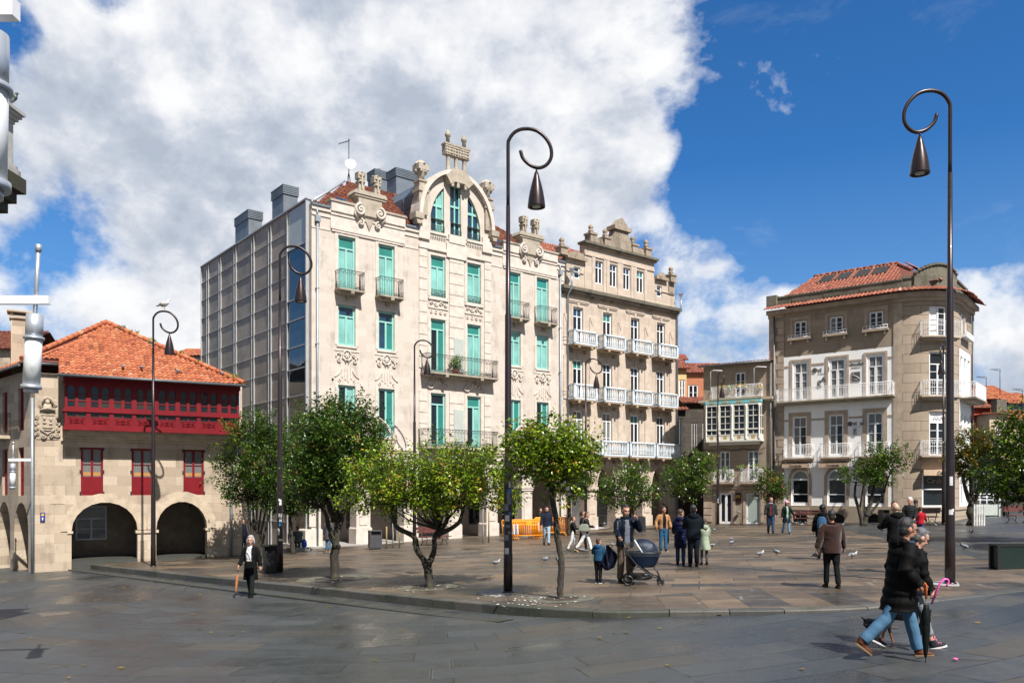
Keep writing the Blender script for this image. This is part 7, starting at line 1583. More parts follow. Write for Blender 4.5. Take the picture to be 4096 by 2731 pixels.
        secs.append((c, (rx*build+pf*.8+rip), (ry*build+pf+rip)))
    secs.append((at(.515), .105*build+pf*.4, .085*build+pf*.3)); secs.append((at(.56), .075+pf*.2, .07+pf*.2)); m.loft(secs, 20)
    for s, S_, E_, Wr, fd, inn in ARM:
        P = [at(.46)+X*s*.06, S_-ax*.015]+[S_.lerp(E_, q/5) for q in range(1, 6)]+[E_.lerp(Wr, q/5*.97) for q in range(1, 6)]; n = len(P)
        m.tube(P, [(.06*build+pf*.35 if i < 2 else (.068-.018*(i-2)/(n-3))*(.9+.1*build)+pf*.5)+(.011*sin(i*2.4) if bands else .003*sin(i*2.1)) for i in range(n)], 12)
    tm = topmat or cloth(top); tob = remesh(m, 'coat' if toph > .3 else 'jacket', tm, R, v, 2)
    if hood:
        m = MB(); m.ell(at(.53, -.1), (.13, .09, .1), 12); m.tube([at(.52)+X*.12+f*.02, at(.55, -.06)+X*.13, at(.57, -.13), at(.55, -.06)-X*.13, at(.52)-X*.12+f*.02], [.03, .05, .06, .05, .03], 8); remesh(m, 'hood', tm if hood is True else hood, R, v, 2)
    if collar:
        m = MB(); m.tube([at(.565)+X*.082*cos(q)+f*.085*sin(q)+Z*-.015 for q in [2*pi*i/14 for i in range(15)]], .03, 8); remesh(m, 'scarf', cloth(collar), R, v, 1)
    if shirt:                                            # worn open over a shirt
        me = tob.data; keep = [p for p in me.polygons if not (abs(p.center.x) < shirt[2]*(1 if p.center.z < hz+.4 else .8) and p.center.y < pel.y-.035-.2*max(0, p.center.z-hz)*sin(l) and p.center.z < hz+.56)]
        nm = MB(); nm.v = [tuple(q.co) for q in me.vertices]; nm.f = [list(p.vertices) for p in keep]; nm.m = [0]*len(keep); nm.sm = [True]*len(keep); nm.t = [0.0]*len(keep)
        tmp = nm.build('jacket', tm); tob.data = tmp.data; bpy.data.objects.remove(tmp); bpy.data.meshes.remove(me)
        m = MB(); m.loft([(c, rx_*.9-pf*.8, ry_*.93-pf*.9) for c, rx_, ry_ in secs if c.z > hz-shirt[1]-.02], 18); remesh(m, 'shirt', cloth(shirt[0]), R, v, 2)
    # hair
    st, hc = hair; hm = HAIRS.get(hc) or cloth(hc)
    m = MB()
    if st != 'bald':
        m.ell(hq(0, .036, .05), (0.0915, 0.096, 0.0985), 14, rot=HR); m.ell(hq(0, .052, -.005), (0.0836, 0.0678, 0.0960), 10, rot=HR); m.ell(hq(0, -.026, .093), (0.0681, 0.05, 0.036), 8, rot=HR)
        for s in (-1, 1): m.ell(hq(s*.07, -.005, .025), (0.0136, 0.0226, 0.0396), 6, rot=HR)
        if st == 'tousled':
            rr = random.Random(3)
            for _ in range(16): a = rr.uniform(0, 2*pi); m.ell(hq(.055*cos(a), .025+.06*sin(a), .088+rr.uniform(-.02, .02)), .024, 6)
        if st == 'bob':
            for s in (-1, 1): m.ell(hq(s*.084, .02, -.035), (0.0294, 0.0508, 0.0960), 8, rot=HR)
            m.ell(hq(0, .055, -.04), (0.0960, 0.0621, 0.1130), 10, rot=HR)
        if st == 'long': m.tube([hq(0, .05, .03), hq(0, .075, -.08), at(.47, -.12), at(.36, -.14)], [.07, .075, .075, .03], 10, flat=.7)
        if st == 'pony': m.tube([hq(0, .09, .05), hq(0, .135, .02), hq(0, .13, -.09), hq(0, .1, -.19)], [.03, .035, .032, .012], 8)
        if st == 'bun': m.ell(hq(0, .1, .07), .05, 8)
    else: m.ell(hq(0, .04, .01), (0.0870, 0.0723, 0.0847), 12, rot=HR)
    if beard: m.ell(hq(0, -.045, -.075), (0.0633, 0.0588, 0.0565), 10, rot=HR)
    remesh(m, 'hair', hm, R, v*.75, 1)
    if glasses:
        m = MB()
        for s in (-1, 1): m.tube([hq(s*.033+.023*cos(q), -.097+.012*abs(cos(q))*s*cos(q)*0, .006+.018*sin(q)) for q in [2*pi*i/12 for i in range(13)]], .0035, 5); m.tube([hq(s*.056, -.095, .01), hq(s*.079, -.02, .012), hq(s*.079, .015, .0)], .0035, 5)
        m.tube([hq(-.01, -.1, .01), hq(.01, -.1, .01)], .0035, 5); m.build('glasses', EYE, R)
    R['_'] = 1; del R['_']
    mat = Matrix.Translation(base) @ Matrix.Rotation(rad(yaw), 4, 'Z') @ Matrix.Scale(H/1.76, 4)
    wp = lambda p: mat @ Vector(p)
    return R, dict(L=wp(ARM[0][3]+ARM[0][4]*.08), Rt=wp(ARM[1][3]+ARM[1][4]*.08), head=wp(hp), mat=mat, at=at, hq=hq, HR=HR, arm=ARM, pel=pel, f=f, X=X, body=body)
def hat(R, inf, kind, mat_):
    m = MB(); hq, HR = inf['hq'], inf['HR']
    m.ell(hq(0, .015, .06), (.099, .113, .096), 14, rot=HR)
    if kind == 'cap': m.ell(hq(0, -.11, .055), (.06, .075, .012), 10, rot=HR)
    elif kind == 'fold': m.tube([hq(.088*cos(q), .015+.1*sin(q), .035) for q in [2*pi*i/16 for i in range(17)]], .018, 6)
    m.build('hat', mat_, R)
def hpx(gp, y0, y1): return (y1-y0)*gp.y/F
NAVY = (.012, .018, .045); JEAN = (.05, .115, .2); JEAND = (.022, .04, .075)

# the couple in front
PUFF = cloth((.009, .0085, .008), .7, .3, 30, 0, 14)
PUFF.node_tree.nodes['Principled BSDF'].inputs['Specular IOR Level'].default_value = .1
gb = G(3602, 2628, .055); PM, iM = person('grey-haired man in black puffer coat, jeans and brown boots striding with an umbrella', gb, 1.86, 86, legs=(20, 6, -27, 18), armR=(-20, 12, 62, 2), armL=(-14, 10, 20, 0), lean=6, head=(2, 12), hair=('tousled', 'salt'), top=(.02, .02, .02), topmat=PUFF, toph=.3, puff=.045, bands=8, pants=cloth((.09, .2, .33), .85, .3), legw=1.12, shoes=(.13, .045, .025), sole=(.3, .2, .12), hood=True, collar=(.03, .06, .1), build=1.08, vox=.0115, skin=SKIN2, curl=62, foot=(2, -38), flare=.05, beard=True, glasses=True)
gb2 = G(3668, 2604, .055)+Vector((0, .25, 0)); PW, iW = person('grey-haired partner in long dark coat, grey trousers and pink-laced trainers, half hidden', gb2, 1.72, 86, legs=(-22, 14, 24, 8), armR=(2, 10, 20, 3), armL=(-10, 10, 20, 0), lean=13, head=(2, 30), hair=('short', 'steel'), top=(.02, .022, .024), topmat=PUFF, toph=.46, puff=.03, bands=9, pants=(.26, .28, .31), legw=.95, shoes=(.04, .043, .055), sole=(.7, .68, .68), build=1.0, vox=.012, curl=60, foot=(-26, 14), female=True, flare=.1, cut=(.28, 0), glasses=True)
def umbrella(label, tip, hand, hook_dir, hmat, fabric, crook=True, wide=.055, extra=.12):
    d_ = (hand-tip); L = d_.length; u = d_.normalized(); R = thing('umbrella', label, 'umbrella', tip, 0); P = lambda s_: tuple(u*s_)
    m = MB(); m.tube([P(0), P(.06), P(.07)], [.006, .007, .01], 6); m.tube([P(.06), P(L)], .008, 6); m.build('shaft', M_IRON, R)
    m = MB(); n = 14; m.tube([P(.07+(L-.25)*q/n) for q in range(n+1)], [(.014+wide*.8*sin(pi*min(1, (q/n)**.8)*.62)*(1 if q < n-1 else .5))*(1+.06*((q*5) % 3-1)) for q in range(n+1)], 9); m.build('folded_canopy', fabric, R)
    m = MB(); pts = [Vector(P(L-.1)), Vector(P(L+extra))]
    if crook:
        c = pts[-1]+hook_dir*.055
        pts += [c-hook_dir*.055*cos(a)+u*.06*sin(a) for a in [pi*q/8 for q in range(1, 10)]]; pts.append(pts[-1]-u*.03)
    m.tube(pts, .014, 8); m.build('handle', hmat, R); return R
lm = MB()
for c_ in [q for q in PW.children if q.name.startswith('shoes')]:
    ys = [v_.co for v_ in c_.data.vertices]
    for s in (-1, 1):
        P_ = [q for q in ys if q.x*s > .03]; y0 = min(q.y for q in P_); z1 = max(q.z for q in P_ if q.y < y0+.12)
        for k_ in range(4): yy = y0+.075+.03*k_; zz = max(q.z for q in P_ if abs(q.y-yy) < .02)+.004; lm.tube([(s*.088-.03, yy, zz-.01), (s*.088, yy, zz), (s*.088+.03, yy, zz-.01)], .007, 5)
        lm.tube([(s*.088, y0+.15, zz), (s*.088+.03, y0+.14, zz+.04), (s*.088+.06, y0+.16, zz+.01)], .007, 5)
    lm.build('laces', simple('pink_laces', (.75, .2, .35), .6), c_)
ORANGE = simple('amber_handle', (.5, .12, .02), .25); PINK = simple('pink_handle', (.75, .1, .42), .3); BLKF = cloth((.012, .018, .017), .6)
tipM = G(3659, 2652, .055); hm_ = iM['Rt']+Vector((0, -.03, .0)); tipM.x = hm_.x-.02; tipM.y = hm_.y-.02; tipM.z = sz(tipM.x, tipM.y)
umbrella('black folded umbrella with amber handle, tip on the ground, held by the striding man', tipM, hm_, Vector((-1, 0, 0)), ORANGE, BLKF, True, .05, .05)
hw_ = iW['Rt']; umbrella('black folded umbrella with pink crook handle held slanting by the partner', Vector((hw_.x-.26, hw_.y+.02, hw_.z-.68)), hw_+Vector((.0, -.02, 0)), Vector((1, 0, 0)), PINK, BLKF, True, .045, .2)
bagp = iW['mat'] @ Vector(iW['at'](.02)+Vector((-.2, -.05, 0))); R_ = thing('shoulder_bag', 'dark navy shoulder bag hanging at the hip of the partner', 'bag', bagp); m = MB(); m.box(-.16, .16, -.05, .05, -.12, .12); remesh(m, 'bag_body', cloth((.02, .03, .05)), R_, .02, 3); m = MB(); m.tube([(-.12, 0, .11), (-.06, .1, .5), (.05, .12, .56), (.12, 0, .11)], .012, 5); m.build('strap', cloth((.02, .03, .05)), R_)
# woman walking on the street at left
b = G(1003, 2386, .2); P1, i1 = person('grey-bobbed woman in black coat and white top walking on the street', b, hpx(b, 2142, 2386), -6, legs=(14, 8, -8, 12), armL=(-6, 14, 12, 0), armR=(8, 12, 20, 0), head=(8, 8), hair=('bob', 'grey'), top=(.014, .014, .016), toph=.42, puff=.02, pants=(.03, .035, .035), shoes=(.015, .015, .015), sole=(.03, .03, .03), shirt=((.8, .8, .8), .1, .085), vox=.014, female=True, flare=.08)
bp = i1['mat'] @ Vector((.1, -.26, .95)); R_ = thing('handbag', 'small black handbag across the front of the grey-bobbed woman', 'bag', bp); m = MB(); m.box(-.12, .12, -.04, .04, -.1, .1); remesh(m, 'bag_body', cloth((.015, .016, .016), .5), R_, .015, 3); m = MB(); m.tube([(.1, 0, .08), (.02, .02, .3), (-.16, .08, .52)], .008, 5); m.build('strap', M_IRON, R_)
hr = i1['Rt']; umbrella('folded umbrella with wooden handle carried by the grey-bobbed woman', Vector((hr.x-.04, hr.y-.1, hr.z-.72)), hr, Vector((-1, 0, 0)), simple('wood_handle', (.4, .16, .06), .4), simple('russet_fabric', (.35, .13, .05), .7), False, .035, .1)
# man with pram, and the boy
b = G(2500, 2331); P2, i2 = person('dark-haired man in navy rain jacket talking on phone beside pram', b, hpx(b, 2023, 2334), 18, legs=(6, 4, -3, 4), armL=(42, 18, 128, 12), armR=(26, 14, 34, 0), head=(6, 16), hair=('short', 'black'), top=(.012, .022, .045), topmat=cloth((.012, .022, .045), .35, .35, 25), toph=.1, puff=.03, pants=(.16, .12, .09), legw=1.15, shoes=(.05, .04, .035), sole=(.3, .15, .06), shirt=((.16, .18, .22), .05, .075), vox=.014, build=1.06, collar=(.02, .03, .05), curl=55)
pp = i2['L']; R_ = thing('mobile_phone', 'black mobile phone held to the ear of the navy jacket man', 'phone', pp, rad(18)); m = MB(); m.box(-.035, .035, -.006, .006, -.07, .07); m.build('phone_body', M_BINB, R_).rotation_euler = (rad(10), rad(-20), rad(60)); m = MB(); m.box(-.03, .03, -.0075, -.006, -.06, .06); m.build('screen', M_GLASS, R_).rotation_euler = (rad(10), rad(-20), rad(60))
b = G(2394, 2332); P3, i3 = person('small boy in blue hooded top with dark coat over his arm', b, hpx(b, 2157, 2334), 152, legs=(3, 2, -2, 3), armL=(30, 20, 70, 0), armR=(5, 10, 15, 0), head=(-35, 5), hair=('short', 'brown'), top=(.02, .08, .16), toph=.04, puff=.02, pants=(.015, .018, .025), shoes=(.015, .02, .035), sole=(.7, .7, .7), hood=cloth((.02, .1, .22)), vox=.013, build=1.12)
cb_ = i3['mat'] @ Vector((-.34, -.08, 1.0)); R_ = thing('carried_coat', 'shiny navy padded coat bundled at the right side of the boy', 'coat', Vector((b.x+.22, b.y-.05, b.z+.62))); m = MB()
for q in range(5): m.tube([(-.02+.05*q, .03*(q % 2), .36-.05*q), (.02+.04*q, .05, .05), (-.03+.04*q, 0, -.28+.02*q)], [.07, .1, .06], 8)
m.tube([(-.06, -.02, .1), (-.12, -.06, -.1), (-.05, -.08, -.24)], [.05, .06, .05], 8); remesh(m, 'coat_body', cloth((.012, .018, .05), .35, .5, 18), R_, .018, 2); m = MB(); m.tube([(-.07, -.02, .38), (-.02, -.1, .1), (.02, -.1, -.2)], .025, 6); m.build('lining', cloth((.12, .15, .22)), R_)
# pram
b = G(2573, 2337); R_ = thing('baby_pram', 'navy baby pram with clear rain cover and black wheels', 'pram', b, rad(-8)); NV = cloth((.012, .025, .06), .5, .2, 50)
m = MB(); rot = Matrix.Rotation(rad(-4), 3, 'Y'); k = []
for u, w_ in ((0, .3), (.15, .36), (.5, .4), (.85, .415), (1, .42)): k.append((Vector((.0, 0, .44+.36*u)), w_*(.86+.14*u), .21+.02*u))
m.loft(k, 24); remesh(m, 'carrycot', NV, R_, .018, 3); m = MB(); m.tube([(.43*cos(q), .24*sin(q), .8) for q in [2*pi*i/28 for i in range(29)]], .02, 7); m.build('rim', M_BINB, R_)
m = MB(); N = 9
vs = []; fs = []
for i in range(N+1):
    th_ = rad(10+i*110/N)
    for j in range(13): p_ = pi*j/12; vs.append((-.02+.33*cos(th_)*sin(p_)*1.15, .235*cos(p_), .8+.34*sin(th_)*sin(p_)))
fs = [(i*13+j, i*13+j+1, (i+1)*13+j+1, (i+1)*13+j) for i in range(N) for j in range(12)]; m.add(vs, fs, 0, True); ho = m.build('hood', NV, R_); m = MB(); e_ = vs[N*13:]; m.tube(e_, .022, 7); m.build('hood_piping', cloth((.6, .6, .62)), ho)
def plastic():
    t = T('clear_plastic'); o = t.obj(); n = t.noise(o, 14, 4, .6, 1.0); t.b.inputs['Base Color'].default_value = (.5, .55, .6, 1); t.b.inputs['Roughness'].default_value = .05; t.b.inputs['Metallic'].default_value = .9; t.b.inputs['Specular IOR Level'].default_value = .9; t.bump(n, .7, .03)
    tr = t.n('BsdfTransparent', {'Color': (.93, .95, .97)}); mx = t.n('MixShader', {'Fac': .12}); t.set(mx.inputs[1], tr); t.set(mx.inputs[2], t.b); t.t.links.new(mx.outputs[0], t.t.nodes['Material Output'].inputs['Surface']); return t.m
m = MB(); vs = [tuple(p) for p in [(.47*cos(a)*cos(bb_)-.02, .27*sin(a)*cos(bb_), .72+.42*sin(bb_)) for bb_ in [rad(85*i/7) for i in range(8)] for a in [2*pi*j/20 for j in range(20)]]]
m.add(vs, [(i*20+j, i*20+(j+1) % 20, (i+1)*20+(j+1) % 20, (i+1)*20+j) for i in range(7) for j in range(20)], 0, True); m.build('rain_cover', plastic(), R_)
m = MB()
for y in (-.25, .25):
    m.tube([(-.47, y, 1.03), (-.44, y, .85), (-.18, y, .52), (.2, y, .24), (.35, y*.9, .2), (.42, y*.7, .14)], .018, 7); m.tube([(-.36, y*1.1, .12), (-.25, y, .4), (-.15, y, .5)], .018, 7); m.tube([(.24, y*.8, .48), (.36, y*.8, .3), (.42, y*.7, .13)], .018, 7); m.tube([(.2, y, .24), (-.36, y*1.1, .13)], .012, 6)
m.tube([(-.47, -.25, 1.03), (-.48, 0, 1.04), (-.47, .25, 1.03)], .022, 8); m.tube([(-.36, -.3, .13), (-.36, .3, .13)], .012, 6); m.build('chassis', M_BINB, R_)
m = MB(); m.loft([(Vector((-.05, 0, z)), w_, .2) for z, w_ in ((.13, .2), (.16, .27), (.26, .3), (.28, .28))], 16); m.build('basket', M_BINB, R_)
for x, y, r_ in ((-.37, -.3, .13), (-.37, .3, .13), (.42, -.18, .09), (.42, .18, .09)):
    m = MB(); m.tube([(x+(r_-.022)*cos(q), y, r_+(r_-.022)*sin(q)) for q in [2*pi*i/22 for i in range(23)]], .022, 7)
    wh = m.build('wheel', M_BINB, R_); m = MB(); m.lathe([(.03, -.02), (.03, .02)], 0, 0, 0, 10)
    for q in range(5): m.tube([(0, 0, 0), ((r_-.03)*cos(q*2*pi/5), (r_-.03)*sin(q*2*pi/5), 0)], .009, 5)
    o = m.build('rim', M_BINB, wh); o.location = (x, y, r_); o.rotation_euler = (rad(90), 0, 0)
# the group in the middle
b = G(2653, 2204); person('man in tan jacket and blue jeans standing with hands in pockets', b, hpx(b, 2028, 2205), 12, legs=(4, 2, -3, 3), armL=(-8, 20, 32, 12), armR=(-8, 22, 32, 12), head=(28, 5), hair=('short', 'black'), top=(.38, .2, .09), toph=.06, puff=.012, pants=(.03, .13, .25), shoes=(.02, .025, .04), sole=(.6, .6, .6), shirt=((.015, .017, .022), .08, .075), vox=.02, skin=SKIN2)
m = MB(); u_ = G(2674, 2188); R_ = thing('umbrella', 'black folded umbrella hanging behind the tan jacket man', 'umbrella', u_+Vector((0, .1, .12))); m.tube([(0, 0, 0), (0, 0, .1), (-.01, 0, .5), (-.02, 0, .75), (-.02, 0, .9)], [.006, .04, .05, .03, .012], 8); m.build('folded_canopy', BLKF, R_)
b = G(2722, 2257); person('dark-haired woman in long navy puffer coat seen from behind', b, hpx(b, 2040, 2258), 172, legs=(2, 3, -4, 4), armL=(15, 8, 45, 8), armR=(15, 8, 45, 8), head=(-48, 4), hair=('long', 'brown'), top=(.012, .02, .1), topmat=cloth((.014, .02, .085), .5, .25, 30), toph=.4, puff=.035, bands=10, pants=(.035, .07, .14), shoes=(.015, .02, .03), sole=(.03, .03, .04), hood=True, vox=.018, female=True, glasses=True)
b = G(2774, 2264); person('tall man in dark navy jacket and trousers seen from behind', b, hpx(b, 2025, 2266), 176, legs=(3, 2, -3, 3), armL=(22, 10, 60, 12), armR=(22, 10, 60, 12), head=(-15, 6), hair=('short', 'salt'), top=(.012, .02, .032), toph=.12, puff=.03, pants=(.016, .022, .035), legw=1.1, shoes=(.06, .03, .02), sole=(.03, .02, .02), hood=True, vox=.018, build=1.12)
b = G(2817, 2258); person('girl in pale green hooded coat and grey tights seen from behind', b, hpx(b, 2077, 2259), 186, legs=(4, 3, -2, 3), armL=(10, 10, 25, 0), armR=(18, 8, 55, 6), head=(20, 10), hair=('long', 'brown'), top=(.3, .36, .26), toph=.36, puff=.03, pants=(.09, .095, .1), legw=.8, shoes=(.015, .015, .015), sole=(.02, .02, .02), hood=True, vox=.017, female=True, flare=.22)
b = G(2186, 2179); person('teenager in maroon and navy hoodie with light jeans walking past the barriers', b, hpx(b, 2027, 2180), 4, legs=(12, 6, -10, 14), armL=(-6, 10, 12, 0), armR=(6, 10, 12, 0), head=(10, 8), hair=('short', 'black'), top=(.03, .04, .075), toph=.06, puff=.012, pants=(.3, .42, .52), shoes=(.03, .03, .03), sole=(.05, .05, .05), vox=.021, beard=True, hood=True)
b = G(2292, 2205); _, iA = person('girl with ponytail in dark green jacket and white trousers walking right', b, hpx(b, 2065, 2206), 84, legs=(13, 8, -12, 12), armL=(25, 6, 65, 0), armR=(20, 6, 65, 0), hair=('pony', 'brown'), top=(.03, .035, .03), toph=.08, puff=.012, pants=(.7, .69, .66), shoes=(.03, .03, .04), sole=(.2, .2, .2), vox=.02, female=True)
m = MB(); m.lathe([(.03, -.05), (.04, .06), (.042, .07)], 0, 0, 0, 10); o = m.build('paper_cup', simple('red_cup', (.5, .08, .03), .5)); o.location = iA['Rt']+Vector((.02, 0, .02)); tag(o, 'small red cup held by the ponytail girl', 'cup')
b = G(2331, 2198); person('woman in dark teal jacket and black trousers walking behind the handbag woman', b, hpx(b, 2045, 2200), 86, legs=(-12, 10, 14, 8), armL=(10, 6, 30, 0), armR=(-10, 6, 15, 0), hair=('pony', 'brown'), top=(.025, .04, .042), toph=.12, puff=.012, pants=(.02, .02, .022), shoes=(.05, .05, .05), vox=.021, female=True)
b = G(2342, 2206); _, iB = person('long-haired woman in grey-brown jacket and white flared trousers striding right', b, hpx(b, 2046, 2207), 84, legs=(20, 6, -22, 12), armL=(20, 6, 60, 0), armR=(16, 8, 75, 0), lean=4, head=(0, 10), hair=('long', 'brown'), top=(.05, .043, .04), toph=.1, puff=.012, pants=(.72, .7, .66), legw=1.15, shoes=(.2, .05, .05), sole=(.6, .55, .2), vox=.019, female=True)
bp = iB['mat'] @ Vector((-.24, .04, 1.06)); R_ = thing('tote_bag', 'pale green tote bag on the shoulder of the striding woman', 'bag', bp, rad(90)); m = MB(); m.loft([(Vector((0, 0, z)), .06+.0*z, w_) for z, w_ in ((-.15, .2), (-.1, .27), (.05, .24), (.16, .13))], 14); remesh(m, 'bag_body', cloth((.3, .33, .26)), R_, .02, 3); m = MB(); m.tube([(0, -.1, .14), (.05, -.02, .42), (0, .1, .14)], .012, 5); m.build('handle', cloth((.3, .33, .26)), R_)
m = MB(); m.box(-.06, .06, -.02, .02, -.1, .08); o = remesh(m, 'paper_bag', cloth((.7, .7, .7)), None, .018, 2); o.location = iB['Rt']+Vector((.03, 0, -.04)); tag(o, 'small white paper bag in the hand of the striding woman', 'paper bag')
# by the cafe
b = G(3083, 2132); person('man in grey jacket with red zip stripe, scarf and jeans walking towards camera', b, hpx(b, 1990, 2133), -8, legs=(10, 6, -8, 10), armL=(-4, 12, 12, 0), armR=(4, 12, 12, 0), head=(30, 0), hair=('short', 'brown'), top=(.06, .064, .068), toph=.08, puff=.025, pants=(.035, .075, .16), shoes=(.015, .015, .015), sole=(.2, .2, .2), collar=(.4, .38, .5), shirt=((.4, .06, .05), .05, .022), vox=.021, glasses=True)
b = G(3146, 2135); _, iC = person('woman in pink cap and open dark coat with light jeans walking', b, hpx(b, 2004, 2136), 8, legs=(12, 6, -12, 14), armL=(4, 28, 14, 0), armR=(-6, 10, 10, 0), head=(30, 4), hair=('bob', 'black'), top=(.016, .026, .03), toph=.3, puff=.012, pants=(.13, .24, .36), shoes=(.03, .03, .03), shirt=((.25, .42, .32), .06, .06), vox=.021, female=True, flare=.2); hat(_, iC, 'cap', simple('pink_cap', (.7, .3, .42), .8))
b = G(3290, 2236); _, iD = person('person in black fur-hooded parka and cap with a blue backpack', b, hpx(b, 2022, 2237), 168, legs=(10, 6, -10, 12), armL=(8, 8, 20, 0), armR=(-4, 12, 10, 0), hair=('short', 'black'), top=(.012, .012, .013), toph=.2, puff=.045, bands=8, pants=(.2, .2, .2), shoes=(.02, .02, .02), hood=cloth((.012, .011, .01), .95, .9, 25), vox=.018); hat(_, iD, 'fold', cloth((.012, .012, .014)))
bp = iD['mat'] @ Vector((.06, .26, 1.2)); R_ = thing('backpack', 'small denim blue backpack worn on the black parka', 'backpack', bp, rad(168)); m = MB(); m.loft([(Vector((0, 0, z)), w_, .07) for z, w_ in ((-.2, .12), (-.12, .15), (.1, .14), (.2, .08))], 14); remesh(m, 'pack_body', cloth((.05, .13, .26), .6, .5, 30), R_, .018, 3); m = MB(); m.box(-.1, .1, .06, .09, -.12, -.02); m.build('pocket', cloth((.03, .07, .14)), R_)
b = G(3326, 2349); person('man in brown fleece jacket and black trousers walking away', b, hpx(b, 2047, 2352), 178, legs=(9, 6, -9, 8), armL=(-6, 14, 12, 0), armR=(6, 14, 14, 0), head=(-8, 6), hair=('tousled', 'black'), top=(.075, .03, .022), topmat=cloth((.07, .027, .02), .95, .9, 55, .3), toph=.13, puff=.04, pants=(.014, .017, .018), legw=.95, shoes=(.012, .012, .012), sole=(.015, .015, .015), collar=(.07, .027, .02), vox=.0135, build=1.1)
b = at_d(3583, 21); person('man with short fair hair in black jacket seen from behind, hidden by the couple', b, 1.77, 182, armL=(25, 14, 60, 10), armR=(25, 14, 60, 10), head=(10, 12), hair=('bald', 'blond'), top=(.012, .012, .013), toph=.15, puff=.03, pants=(.02, .02, .025), hood=True, vox=.015, build=1.12, legs=(2, 2, -2, 2))
b = at_d(3640, 32); person('white-haired man in dark grey quilted jacket talking near the cafe', b, 1.76, -38, armL=(10, 8, 30, 8), armR=(10, 8, 30, 8), head=(-10, 12), hair=('short', 'white'), top=(.05, .052, .055), toph=.1, puff=.025, bands=10, pants=(.03, .03, .04), vox=.02, legs=(2, 2, -2, 2))
b = at_d(3663, 33.2); person('long dark haired woman in beige coat seen from behind near the bench', b, 1.66, 170, hair=('long', 'brown'), top=(.45, .33, .2), toph=.3, pants=(.03, .03, .04), vox=.022, female=True)
b = at_d(3681, 33); person('child in red jacket and jeans beside the bench', b, 1.36, 150, hair=('short', 'brown'), top=(.42, .015, .03), toph=.08, puff=.02, pants=(.05, .1, .2), shoes=(.3, .02, .02), vox=.02, armR=(20, 10, 40, 0))
b = at_d(3576, 29); person('woman with olive patterned scarf mostly hidden behind the man in black', b, 1.68, 20, hair=('bob', 'brown'), top=(.1, .1, .05), toph=.2, collar=(.3, .26, .12), pants=(.03, .03, .04), vox=.022, female=True)
# under the arcades
b = G(1195, 2203); R_, iS = person('person sitting on the step in grey-green jacket, back turned, by an arcade pier', b-Vector((0, 0, .02)), 1.7, 205, legs=(78, 110, 74, 104), lean=28, armL=(50, 8, 50, 8), armR=(50, 8, 50, 8), head=(0, 30), hair=('short', 'brown'), top=(.075, .1, .1), toph=.1, puff=.03, pants=(.1, .11, .12), vox=.021)
m = MB(); m.box(-.5, .6, -.3, .35, -.2, .17); o = m.build('stone_step', M_CONC); o.location = b; o.rotation_euler = (0, 0, A_M); tag(o, 'low concrete step on which the grey-green jacket person sits', 'step')
bp = b+Vector((.32, -.18, .42)); m = MB(); m.loft([(Vector((0, 0, z)), w_, .08) for z, w_ in ((-.22, .1), (-.1, .15), (.1, .12), (.2, .05))], 12); o = remesh(m, 'blue_bag', cloth((.02, .06, .35), .5), None, .02, 3); o.location = bp; tag(o, 'bright blue plastic bag beside the person sitting on the step', 'bag')
b = G(1313, 2207); person('person in long grey coat and jeans half hidden by the largest dark tree trunk', b, 1.68, 175, legs=(3, 2, -3, 3), hair=('short', 'brown'), top=(.1, .1, .115), toph=.3, puff=.015, pants=(.07, .16, .25), shoes=(.4, .18, .06), vox=.022, collar=(.6, .6, .6))
b = at_d(2161, 55.5); b.z = OM.z+.1; person('brown-haired person in dark jacket standing inside the arcade behind the teenager', b, 1.72, 60, hair=('short', 'brown'), top=(.06, .05, .045), pants=(.03, .03, .03), vox=.024)
b = at_d(2657, 61.5); b.z = OM.z+.36; person('man in olive jacket under the balustraded house arcade behind the tan jacket man', b, 1.74, 150, hair=('short', 'brown'), top=(.06, .06, .045), pants=(.03, .03, .03), vox=.024)
b = at_d(975, 40.5); person('person in dark blue standing in the shadowed passage beside the granite house', b, 1.7, 30, hair=('short', 'brown'), top=(.02, .025, .05), pants=(.02, .02, .03), vox=.024)

# ------------------------------------------------------------------ dog
b = G(3512, 2568, .06); R_ = thing('dog', 'small black and tan smooth-coated dog walking behind the legs of the couple', 'dog', b, rad(8), None, 1.0)
m = MB(); z = .2
m.tube([(-.2, 0, .29), (-.16, 0, .295), (-.06, 0, .285), (.06, 0, .275), (.14, 0, .28), (.18, 0, .295)], [.055, .068, .062, .08, .082, .06], 12)
m.tube([(.14, 0, .3), (.21, 0, .34), (.25, 0, .37)], [.062, .045, .04], 10); m.ell((.27, 0, .385), (.052, .042, .042), 10); m.tube([(.29, 0, .38), (.35, 0, .365), (.375, 0, .36)], [.032, .023, .017], 8)
for s in (-1, 1): m.tube([(.25, s*.035, .41), (.245, s*.05, .47)], [.022, .004], 6)
m.tube([(-.2, 0, .32), (-.25, 0, .37), (-.275, 0, .39)], [.02, .013, .008], 6)
for s, a, bk in ((-1, .06, -.05), (1, -.05, .05)):
    m.tube([(.14, s*.045, .27), (.14+a*.3, s*.048, .16), (.14+a, s*.048, .02), (.165+a, s*.048, .012)], [.035, .021, .014, .016], 8)
    m.tube([(-.17, s*.045, .28), (-.13+bk*.4, s*.05, .2), (-.2+bk, s*.05, .11), (-.185+bk, s*.05, .02), (-.16+bk, s*.05, .012)], [.05, .034, .016, .013, .016], 8)
